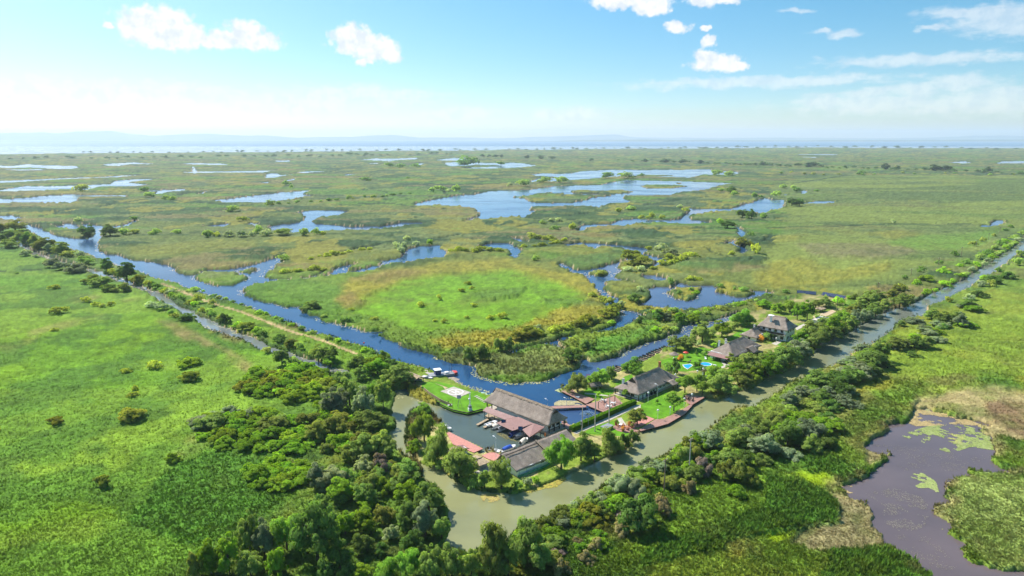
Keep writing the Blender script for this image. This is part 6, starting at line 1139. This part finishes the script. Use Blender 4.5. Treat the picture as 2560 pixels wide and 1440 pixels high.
def rowboat(px, py, rz, label, mats=('tar', 'boatwood'), Lb=5.4, z=.1, group='rowing boats drawn up at the lodge landing'):
    g = GV(px, py, z); R = empty('rowing_boat', g, rz); tag(R, label, 'boat', group)
    hull(MB(), Lb, 1.35, .55).build('hull', M[mats[0]], R)
    MB().prism([(-Lb * .47, -.42), (Lb * .2, -.5), (Lb * .38, -.2), (Lb * .38, .2), (Lb * .2, .5), (-Lb * .47, .42)], .12, .17).build('floor_boards', M[mats[1]], R)
    for x in (-1.6, -.3, 1.0): MB().box(x - .14, x + .14, -.55, .55, .3, .36).build('thwart', M[mats[1]], R)
    return R
BD = math.radians(135)
cols = [('tar', 'boatwood'), ('teal', 'boatwood'), ('tar', 'tan'), ('tar', 'boatwood'), ('teal', 'tan')]
bp_ = [(1543, 932), (1549, 929.5), (1555, 927), (1562, 924.5), (1612, 905.5), (1618, 903), (1625, 900), (1632, 896.5), (1640, 893), (1646, 889.5), (1652, 886.5), (1658, 884), (1664, 881.5), (1670, 879), (1676, 876.5), (1682, 874)]
for i, (x, y) in enumerate(bp_):
    rowboat(x - 11, y - 4, BD + (rp.random() - .5) * .3, '%s wooden rowing boat at the landing, %s from the left' % ({'tar': 'black', 'teal': 'dark green'}[cols[i % 5][0]], ordw(i + 1)), cols[i % 5], 5.2 + rp.random() * .8, .12)
def motorboat(px, py, rz, label, hm, cover=None, Lb=5.6, motor=True, screen=True, z=.1):
    g = GV(px, py, z); R = empty('motor_boat', g, rz); tag(R, label, 'boat', 'motor boats in the basin'); W_ = Lb * .36
    hull(MB(), Lb, W_, .85, .12, .6).build('hull', M[hm], R)
    MB().prism([(Lb * .12, -W_ * .42), (Lb * .3, -W_ * .33), (Lb * .46, -.05), (Lb * .46, .05), (Lb * .3, W_ * .33), (Lb * .12, W_ * .42)], .74, .86).build('fore_deck', M['wht' if hm != 'navy' else 'navy'], R)
    if cover:
        mb = MB(); n = 8; vs, fs = [], []
        for i, x in enumerate((-.48, -.3, -.05, .12, .2)):
            for j in range(n + 1): a = math.pi * j / n; k = (.8, 1, 1, .95, .6)[i]; vs.append((x * Lb, W_ * .47 * k * math.cos(a), .72 + .75 * (.35, .8, 1., .95, .25)[i] * math.sin(a)))
        for i in range(4):
            for j in range(n): fs.append((i * 9 + j, i * 9 + j + 1, (i + 1) * 9 + j + 1, (i + 1) * 9 + j))
        fs += [tuple(range(9)), tuple(range(36, 45))[::-1]]; mb.add(vs, fs).build('cover', M[cover], R, smooth=True)
    else:
        MB().box(-Lb * .44, Lb * .1, -W_ * .34, W_ * .34, .16, .22).build('cockpit_floor', M['beige'], R)
        for x in (-.35, -.12): MB().box(x * Lb - .25, x * Lb + .25, -W_ * .32, W_ * .32, .22, .6).build('seat', M['wht'], R)
        if screen: MB().sheet([(Lb * .1, -W_ * .36, .86), (Lb * .1, W_ * .36, .86), (Lb * .03, W_ * .32, 1.35), (Lb * .03, -W_ * .32, 1.35)], .03).build('windscreen', M['glass'], R)
    if motor:
        mo = MB().box(-Lb * .5 - .5, -Lb * .5 + .05, -.2, .2, .55, 1.25).build('outboard_motor', M['black'], R); MB().box(-Lb * .5 - .3, -Lb * .5 - .12, -.08, .08, -.3, .55).build('motor_leg', M['grey'], mo)
    return R
A_ = math.radians(40)
motorboat(1240, 1131.5, math.radians(-30), 'white boat with blue inside and solar lamp post before it', 'wht', None, 5.0, True, False)
motorboat(1273, 1124, math.radians(40), 'white motor boat with rounded blue cover', 'wht', 'blue', 5.0, False)
motorboat(1310, 1106, math.radians(60), 'small white motor boat tucked behind the long shed', 'wht', 'beige', 4.4)
motorboat(1229, 1062, math.radians(42), 'white dinghy beside the right plank ramp', 'wht', None, 5.2, False, False)
motorboat(1246, 1067, math.radians(42), 'beige covered boat at the edge of the canopies', 'wht', 'beige', 5.4)
motorboat(1260, 1073, math.radians(42), 'white motor boat with grey cover under the canopy', 'wht', 'grey', 5.4)
motorboat(1291, 1086, math.radians(42), 'dark blue covered boat between the canopy points', 'blue', 'navy', 5.8)
motorboat(1302, 1091, math.radians(42), 'grey covered boat next to the dark blue one', 'grey', 'grey', 5.2)
motorboat(1117, 1073, math.radians(-40), 'white boat at the head of the pink jetty', 'wht', 'grey', 4.2, False)
motorboat(1068, 948, math.radians(-20), 'grey covered boat pulled up beside the open shelter', 'grey', 'grey', 5.0, False)
motorboat(1451, 999, math.radians(150), 'small blue-grey boat between landing deck and footbridge', 'grey', None, 4.4, False, False)
def barge():
    g = GV(1107, 939, .1); R = empty('work_barge', g, math.radians(22)); tag(R, 'grey work barge with blue cabin and red bow', 'boat')
    MB().prism([(-5.5, -1.7), (4.2, -1.7), (5.6, -.9), (5.6, .9), (4.2, 1.7), (-5.5, 1.7)], -.3, .9).build('hull', M['grey'], R)
    MB().prism([(4.3, -1.74), (5.7, -.92), (5.7, .92), (4.3, 1.74)], .2, 1.05).build('bow', M['red'], R)
    c = MB().box(-3.2, -1.0, -1.1, 1.1, .9, 2.7).build('cabin', M['navy'], R); MB().box(-3.5, -.7, -1.4, 1.4, 2.7, 2.85).build('cabin_roof', M['wht'], c); MB().box(-.99, -.95, -.8, .8, 1.7, 2.4).build('pane', M['glass'], c)
    MB().tube((3.6, .2, .9), (3.6, .2, 5.5), .07, .04).build('mast', M['black'], R); MB().tube((2.4, -.8, .9), (2.4, -.8, 3.4), .05).build('mast', M['black'], R)
    MB().box(.8, 2.2, -.8, .6, .9, 1.4).build('deck_box', M['wht'], R)
    for y in (-1.6, 1.6): MB().tube((-5.3, y, 1.4), (4.1, y, 1.4), .03, k=5).build('rail', M['black'], R)
barge()
def jetski():
    g = GV(1044, 954, .6); R = empty('boat_trailer', g, math.radians(-35)); tag(R, 'small boat on a trailer beside the sandy path', 'trailer')
    hull(MB(), 4.6, 1.6, .7, z0=.45).build('hull', M['grey'], R); MB().box(-1.2, .2, -.5, .5, 1.0, 1.9).build('console', M['navy'], R); MB().box(-2, 2.4, -.08, .08, .35, .5).build('frame', M['black'], R)
    for y in (-.75, .75):
        w = MB().tube((-.4, y - .1, .32), (-.4, y + .1, .32), .32, k=12).build('wheel', M['black'], R)
jetski()
# ---------------------------------------------------------------- poles, lamps, mast
def utility_pole(px, py, ytop, label, mat='pole', arm=True, group='utility poles', rz=.8):
    g = GV(px, py, .4); s = pxm(px, py); h = (py - ytop) / s / math.cos(depr(py)); R = empty('utility_pole', g, rz); tag(R, label, 'pole', group)
    k = max(1., .055 * 6 / s); r0 = .19 * k; h *= 1.12
    MB().tube((0, 0, -.3), (0, 0, h), r0, r0 * .65, 8).build('shaft', M[mat], R)
    if arm:
        a = MB().box(-.9, .9, -.06 * k, .06 * k, h - .55, h - .40).build('crossarm', M['wpole'], R)
        for x in (-.8, 0, .8): MB().lathe((x, 0, h - .40), [(.05 * k, 0), (.08 * k, .12), (.04 * k, .26)], 6).build('insulator', M['wht'], a)
    return R, h
utility_pole(1660, 1231, 1160, 'wooden pole with white insulators in the near bank brush', 'wpole', True)
utility_pole(1722, 1191, 1110, 'tall bare pole beside the bare twigged shrub', 'pole', True)
utility_pole(1487, 1080, 1002, 'concrete pole on the lawn before the hedge', 'pole', False); utility_pole(1522, 1066, 997, 'concrete pole beside the seating patio lawn', 'pole', False)
pR, ph = utility_pole(1455, 1082, 1028, 'short concrete pole with box by the shed end', 'pole', False); MB().box(-.3, .3, .15, .5, 2.6, 3.8).build('transformer_box', M['grey'], pR)
for i, (x, yb, yt) in enumerate(((2195, 723, 708), (2277, 691, 674), (2346, 665, 646), (2403, 641, 620), (2440, 618, 602), (2471, 601, 585), (2499, 583, 569), (2523, 568, 555))):
    utility_pole(x, yb, yt, 'thin dark pole on the plain beyond the lodge, %s from the left' % ordw(i + 1), 'wpole', True, 'pole line across the plain', .2)
for i, (x, yb, yt) in enumerate(((2091, 778, 745), (2044, 782, 764), (2010, 862, 838))): utility_pole(x, yb, yt, ['tall brown pole above the bare ground', 'thin pole by the garden pergola', 'short pole in the willow belt'][i], 'wpole', False)
def wire(a, b, sag):
    cu = MB(); n = 10; p = [Vector(a).lerp(Vector(b), i / n) - Vector((0, 0, sag * 4 * (i / n) * (1 - i / n))) for i in range(n + 1)]
    for q in zip(p, p[1:]): cu.tube(q[0], q[1], .018, k=4)
    return cu
def lamp(px, py, ytop, label, kind='ball'):
    g = GV(px, py, .5); s = pxm(px, py); h = (py - ytop) / s / math.cos(depr(py)); R = empty('lamp_post', g, 2.4); tag(R, label, 'lamp post', 'lamp posts of the lodge')
    MB().tube((0, 0, 0), (0, 0, h), .06, .05, 7).build('shaft', M['wht' if kind != 'dark' else 'grey'], R)
    if kind == 'ball': MB().lathe((0, 0, h - .1), [(.08, 0), (.30, .15), (.36, .38), (.28, .6), (.05, .72)], 10).build('globe', M['wht'], R)
    elif kind == 'arm':
        MB().tube((0, 0, h - .05), (.9, 0, h + .1), .045, k=6).build('arm', M['wht'], R); MB().box(.55, 1.25, -.16, .16, h + .06, h + .2).build('head', M['wht'], R)
    else: MB().sheet([(-.75, -.5, h), (.75, -.5, h), (.75, .4, h + .7), (-.75, .4, h + .7)], .06).build('solar_panel', M['solar'], R)
for i, (x, yb, yt, k, lb) in enumerate(((1644, 1049, 1028, 'ball', 'white lamp post on the lawn edge by the boardwalk'), (1710, 1018, 999, 'ball', 'white lamp post below the canal terrace'), (1620, 1007, 984, 'ball', 'white lamp post in front of the restaurant wall'), (1643, 993, 963, 'arm', 'tall lamp post before the restaurant doors'), (1662, 981, 957, 'dark', 'solar lamp post before the entrance porch'),
        (1675, 1037, 1020, 'ball', 'white lamp post beside the airy lawn tree'), (1729, 1009, 988, 'ball', 'white lamp post on the canal terrace'), (1743, 940, 929, 'ball', 'left lamp post by the tiny cottage'), (1757, 936, 923, 'ball', 'middle lamp post by the tiny cottage'), (1788, 946, 932, 'ball', 'right lamp post by the tiny cottage'), (1683, 932, 898, 'ball', 'tall white lamp post behind the restaurant roof'),
        (1369, 1015, 1000, 'arm', 'left white lamp post on the footbridge'), (1416, 1013, 997, 'arm', 'right white lamp post on the footbridge'), (1240, 1149, 1096, 'arm', 'tall white lamp post on the corner deck'), (1495, 979, 967, 'dark', 'solar lamp post on the lawn strip'), (1551, 1014, 1000, 'dark', 'solar lamp post at the hedge end'), (1471, 1066, 1038, 'dark', 'solar lamp post behind the hedge by the fountain'),
        (1688, 950, 938, 'ball', 'white lamp post at the restaurant far corner'), (1868, 898, 886, 'ball', 'white lamp post before the guest lodge'), (1940, 858, 847, 'ball', 'white lamp post before the two-storey lodge'), (1883, 815, 800, 'ball', 'white lamp post behind the weeping willow'), (1574, 945, 930, 'dark', 'solar lamp post by the white chimney'))): lamp(x, yb, yt, lb, k)
def mast():
    g = GV(1175, 1026, .6); R = empty('weather_mast', g, .4); tag(R, 'white lattice weather mast with instruments on the helipad lawn', 'mast'); h = 6.6
    for a in (0, 2.09, 4.19):
        p = (.28 * math.cos(a), .28 * math.sin(a)); MB().tube((*p, 0), (p[0] * .4, p[1] * .4, h), .05, .035, 5).build('leg', M['wht'], R)
    br = MB()
    for i in range(9):
        z = i * .7
        for j in range(3): a, b = 2.09 * j, 2.09 * (j + 1); br.tube((.26 * math.cos(a), .26 * math.sin(a), z), (.24 * math.cos(b), .24 * math.sin(b), z + .7), .025, k=4)
    br.build('bracing', M['wht'], R)
    MB().box(-.6, .6, -.55, .55, 0, .9).build('equipment_box', M['wht'], R); MB().box(-.45, .45, -.4, .4, .9, 1.8).build('equipment_box', M['grey'], R); MB().lathe((0, .5, 3.6), [(.05, 0), (.38, .15), (.38, .5), (.1, .6)], 10).build('instrument', M['wht'], R)
    g = GV(1148, 1019, .6); R = empty('solar_stand', g, .2); tag(R, 'tripod solar panel stand on the helipad lawn', 'solar stand')
    for a in (0, 2.09, 4.19): MB().tube((1.0 * math.cos(a), 1.0 * math.sin(a), 0), (0, 0, 3.6), .04, k=5).build('leg', M['grey'], R)
    MB().sheet([(-.7, -.4, 3.4), (.7, -.4, 3.4), (.7, .4, 4.3), (-.7, .4, 4.3)], .05).build('panel', M['grey'], R)
    g = GV(1131, 1024, .5); R = MB().tube((0, 0, 0), (0, 0, 3.6), .07, .05, 7).build('gauge_pole', simple_mat('yellow_paint', (.7, .5, .05), .5)); R.location = g; tag(R, 'yellow pole at the corner of the helipad lawn', 'pole')
    g = GV(1121, 1013, .6); R = empty('garden_statue', g); tag(R, 'slim dark statue standing on the helipad lawn', 'statue')
    MB().lathe((0, 0, 0), [(.3, 0), (.3, .15), (.14, .2), (.16, .8), (.22, 1.15), (.1, 1.3), (.12, 1.45), (.03, 1.6)], 10).build('figure', M['black'], R); MB().box(-.35, .35, -.35, .35, -.02, .06).build('base', M['conc'], R)
    g = GV(1125, 1015, .6); R = empty('garden_bench', g, .5); tag(R, 'pale bench beside the slim dark statue', 'bench'); MB().box(-.8, .8, -.25, .25, .4, .48).build('seat', M['wht'], R)
    for x in (-.65, .65): MB().box(x - .05, x + .05, -.22, .22, 0, .4).build('leg', M['wht'], R)
mast()
# ---------------------------------------------------------------- bank walls and fences
def bank(name, pts, z0, z1, mat, label, cat='wall', t=.25, step=1.6):
    P = [GV(*p, 0) for p in TP(pts)]; o = P[0]; R = empty(name, o); tag(R, label, cat)
    for a, b in zip(P, P[1:]):
        d = b - a; n = max(1, int(d.length / step)); rz = math.atan2(d.y, d.x)
        for i in range(n):
            c = a.lerp(b, (i + .5) / n); MB().cbox((c.x, c.y, z0), d.length / n - .06, t, z1 - z0 + rp.random() * .08, rz).build('panel', M[mat], R, True)
bank('helipad_retaining_wall', 'u:600,945 850,1110 1050,1200 1350,1262 1655,1180', -.8, .85, 'wood', 'dark timber retaining wall round the helipad lawn')
bank('boardwalk_edge', 'r:1200,1192 1420,1138 1620,1082 1870,938 1992,806 2172,690', -.9, .6, 'wood', 'dark timber edge below the boardwalk')
bank('green_fence', 'v:1400,1040 1560,990 1890,850 1960,790', .2, 1.15, 'green', 'green sheet fence below the long shed', 'fence', .06)
bank('reed_screen', 'u:480,800 600,900 800,1030 1030,1130', .6, 1.7, 'tan', 'low reed screen along the helipad lawn', 'fence', .12, 1.2)
# ---------------------------------------------------------------- pools, fountain, furniture
def pools():
    P = [G(*p, .7) for p in TP('q:885,650 960,640 985,655 935,692 905,675')]; cx, cy_ = sum(p[0] for p in P) / 5, sum(p[1] for p in P) / 5; R = empty('swimming_pool', (cx, cy_, 0)); tag(R, 'kidney-shaped bright blue pool among dark shrubs', 'pool')
    big = [(cx + (p[0] - cx) * 1.18, cy_ + (p[1] - cy_) * 1.18) for p in P]; MB().prism(big, .4, .72).build('surround', M['beige'], R, True); MB().prism(P, .5, .735).build('pool_surface', M['pool'], R, True)
    g = GV(1500 + 1128 / 4.267, 760 + 655 / 4.267, .55); R = empty('paddling_pool', g); tag(R, 'round white-rimmed paddling pool on the lawn', 'pool')
    MB().lathe((0, 0, 0), [(2.3, 0), (2.4, .6), (2.15, .62), (2.1, .5)], 28).build('rim', M['wht'], R); MB().lathe((0, 0, .3), [(2.08, 0), (2.06, .26)], 28).build('pool_surface', M['pool'], R)
    g = GV(1469, 1036, 0); R = empty('fountain', g); tag(R, 'white spraying fountain in the dark pool', 'fountain'); r = random.Random(2)
    MB().lathe((0, 0, -.5), [(.5, 0), (.5, .75), (.2, .9)], 10).build('nozzle', M['black'], R)
    sp = MB()
    for i in range(420):
        a = r.random() * 6.283; q = r.random() ** .6 * 2.6; z = max(.05, 1.1 * (1 - (q / 2.6) ** 2) * r.random()); x, y = q * math.cos(a), q * math.sin(a); s = .05 + .06 * r.random()
        sp.add([(x - s, y, z), (x + s, y - s, z), (x, y + s, z + s), (x, y, z + 2 * s)], [(0, 1, 2), (0, 1, 3), (1, 2, 3), (2, 0, 3)])
    o = sp.build('spray', M['foam'], R); o['kind'] = 'stuff'
pools()
def table_set(px, py, z, label, tm='wht', cm='wht', n=4, group='garden tables'):
    g = GV(px, py, z); R = empty('garden_table', g, .6); tag(R, label, 'table', group)
    MB().lathe((0, 0, .68), [(.55, 0), (.55, .06)], 14).build('table_top', M[tm], R); MB().tube((0, 0, 0), (0, 0, .68), .05, k=6).build('leg', M[tm], R)
    for i in range(n):
        a = 6.283 * i / n + .4; c = empty('garden_chair', (g.x + .95 * math.cos(a), g.y + .95 * math.sin(a), z), a); tag(c, label.replace('table', 'chair at the table') if False else '%s chair %s of the %s' % ({'wht': 'white', 'brick': 'brown', 'wood': 'dark'}[cm], ['right', 'behind', 'left', 'in front'][i], label), 'chair', 'chairs at garden tables')
        MB().box(-.22, .22, -.22, .22, .40, .46).build('seat', M[cm], c); MB().box(.18, .23, -.22, .22, .46, .9).build('backrest', M[cm], c)
        for (x, y) in ((-.2, -.2), (.2, -.2), (-.2, .2), (.2, .2)): MB().box(x - .025, x + .025, y - .025, y + .025, 0, .40).build('leg', M[cm], c)
table_set(1508, 1004, .86, 'left white table on the water deck'); table_set(1531, 1011, .86, 'right white table on the water deck'); table_set(1521, 1019, .86, 'near white table on the water deck')
table_set(1716, 997, .85, 'left dark table on the canal terrace', 'wood', 'wood'); table_set(1727, 1001, .85, 'right dark table on the canal terrace', 'wood', 'wood')
table_set(1551, 1066, .68, 'white table on the round patio', 'wht', 'brick'); table_set(1565, 1072, .68, 'brown table on the round patio', 'brick', 'brick')
def posts_frame():
    R = empty('deck_pergola', GV(1510, 1008, .85)); tag(R, 'dark timber pergola frame on the water deck', 'pergola'); q = [(1496, 1021), (1510, 1013), (1537, 1004)]; tops = []
    for (x, y) in q:
        g = GV(x, y, .85); MB().cbox((g.x, g.y, .85), .2, .2, 2.3).build('post', M['wood'], R, True); tops.append(Vector((g.x, g.y, 3.1)))
    for a, b in zip(tops, tops[1:]): MB().tube(a, b, .07, k=6).build('beam', M['wood'], R, True)
posts_frame()
def misc():
    g = GV(1400, 1053, .9); R = empty('life_ring_stand', g, .9); tag(R, 'orange life ring on a post by the boathouse corner', 'life ring'); MB().tube((0, 0, 0), (0, 0, 2.4), .06, k=6).build('post', M['wood'], R)
    rg = MB()
    for i in range(14): a, b = 6.283 * i / 14, 6.283 * (i + 1) / 14; rg.tube((.42 * math.cos(a), .1, 1.7 + .42 * math.sin(a)), (.42 * math.cos(b), .1, 1.7 + .42 * math.sin(b)), .11, k=6)
    rg.build('ring', M['orange'], R)
    g = GV(1685, 897, .55); R = empty('thatched_sunshade', g); tag(R, 'round thatched sunshade by the landing boats', 'sunshade'); MB().tube((0, 0, 0), (0, 0, 2.4), .08, k=6).build('post', M['wood'], R); MB().lathe((0, 0, 1.9), [(2.1, 0), (2.0, .15), (.9, .75), (.1, 1.2)], 16).build('thatched_top', M['thatch'], R)
    g = GV(1468, 950, .5); R = empty('play_slide', g, 2.2); tag(R, 'small colourful slide at the lodge water edge', 'slide'); MB().sheet([(0, -.3, 1.8), (0, .3, 1.8), (2.6, .3, .2), (2.6, -.3, .2)], .06).build('chute', M['orange'], R); MB().box(-.9, 0, -.4, .4, 1.7, 1.8).build('platform', M['teal'], R)
    for (x, y) in ((-.8, -.35), (-.8, .35), (-.05, -.35), (-.05, .35)): MB().box(x - .05, x + .05, y - .05, y + .05, 0, 2.4).build('post', M['red'], R)
    g = GV(1714, 891, .6); R = empty('red_parasol', g); tag(R, 'small red parasol on the pool lawn', 'parasol'); MB().tube((0, 0, 0), (0, 0, 2.1), .04, k=6).build('pole', M['wht'], R); MB().lathe((0, 0, 1.7), [(1.2, 0), (.7, .3), (.05, .55)], 8).build('canopy', M['red'], R)
    for i, (x, y) in enumerate(((1722, 906), (1764, 898), (1785, 914))):
        g = GV(x, y, .6); R = empty('sun_lounger', g, .5 + i); tag(R, ['dark lounger beside the blue pool', 'white lounger on the lawn near the guest lodge', 'white lounger below the paddling pool'][i], 'lounger'); k = 'wood' if i == 0 else 'wht'
        MB().box(-.9, .5, -.33, .33, .3, .38).build('bed', M[k], R); MB().sheet([(.5, -.33, .36), (.5, .33, .36), (1.05, .33, .85), (1.05, -.33, .85)], .06).build('backrest', M[k], R)
        for (a, b) in ((-.8, -.28), (-.8, .28), (.45, -.28), (.45, .28)): MB().box(a - .03, a + .03, b - .03, b + .03, 0, .3).build('leg', M[k], R)
    g = GV(1517, 1072, .62); R = empty('covered_bench', g, A45); tag(R, 'grey table top with bench on the lawn by the poles', 'table'); MB().box(-1.9, 1.9, -1.2, 1.2, .9, 1.0).build('table_top', M['grey'], R)
    for (x, y) in ((-1.7, -1), (1.7, -1), (-1.7, 1), (1.7, 1)): MB().box(x - .06, x + .06, y - .06, y + .06, 0, .9).build('leg', M['wood'], R)
    for i, (x, y) in enumerate(((1540, 1062), (1573, 1065), (1580, 1070), (1557, 1078))):
        g = GV(x, y, .68); R = empty('planter', g); tag(R, 'brown planter on the round patio, %s from the left' % ordw(i + 1), 'planter', 'planters on the patio'); MB().lathe((0, 0, 0), [(.35, 0), (.5, .7), (.42, .7)], 10).build('pot', M['brick'], R)
        V, Nn, Cc = leafcloud(np.random.default_rng(i), [(0, 0, 1.0, .6, .8), (.2, .1, 1.3, .4, 1)], 220, .14, np.array([0, 0, .8])); me = leafmesh('plant', V, Nn, Cc); me.materials.clear(); me.materials.append(LEAF['R' if i % 2 else 'O']); link('plant', me, R)
    for i, (x, y, mt) in enumerate(((1619, 990, 'navy'), (1629, 987, 'black'), (1637, 984, 'black'))):
        g = GV(x, y, .6); R = empty('terrace_bin', g, A45); tag(R, 'dark bin against the restaurant wall, %s from the left' % ordw(i + 1), 'bin', 'bins at the restaurant wall'); MB().box(-.35, .35, -.35, .35, 0, .9).build('body', M[mt], R); MB().box(-.38, .38, -.38, .38, .9, 1.0).build('lid', M['black'], R)
    g = GV(1297, 1222, 0); R = empty('channel_marker', g); tag(R, 'small white marker post in the canal shallows', 'marker'); MB().tube((0, 0, -1), (0, 0, 1.1), .06, k=6).build('post', M['wht'], R); MB().lathe((0, 0, 1.0), [(.1, 0), (.22, .2), (.05, .5)], 8).build('top', M['wht'], R)
    g = GV(910, 868, 0); R = empty('channel_marker', g); tag(R, 'tiny red marker post in the blue channel', 'marker'); MB().tube((0, 0, -1), (0, 0, 1.8), .08, k=6).build('post', M['wht'], R); MB().box(-.3, .3, -.3, .3, 1.7, 2.2).build('top', M['red'], R)
misc()
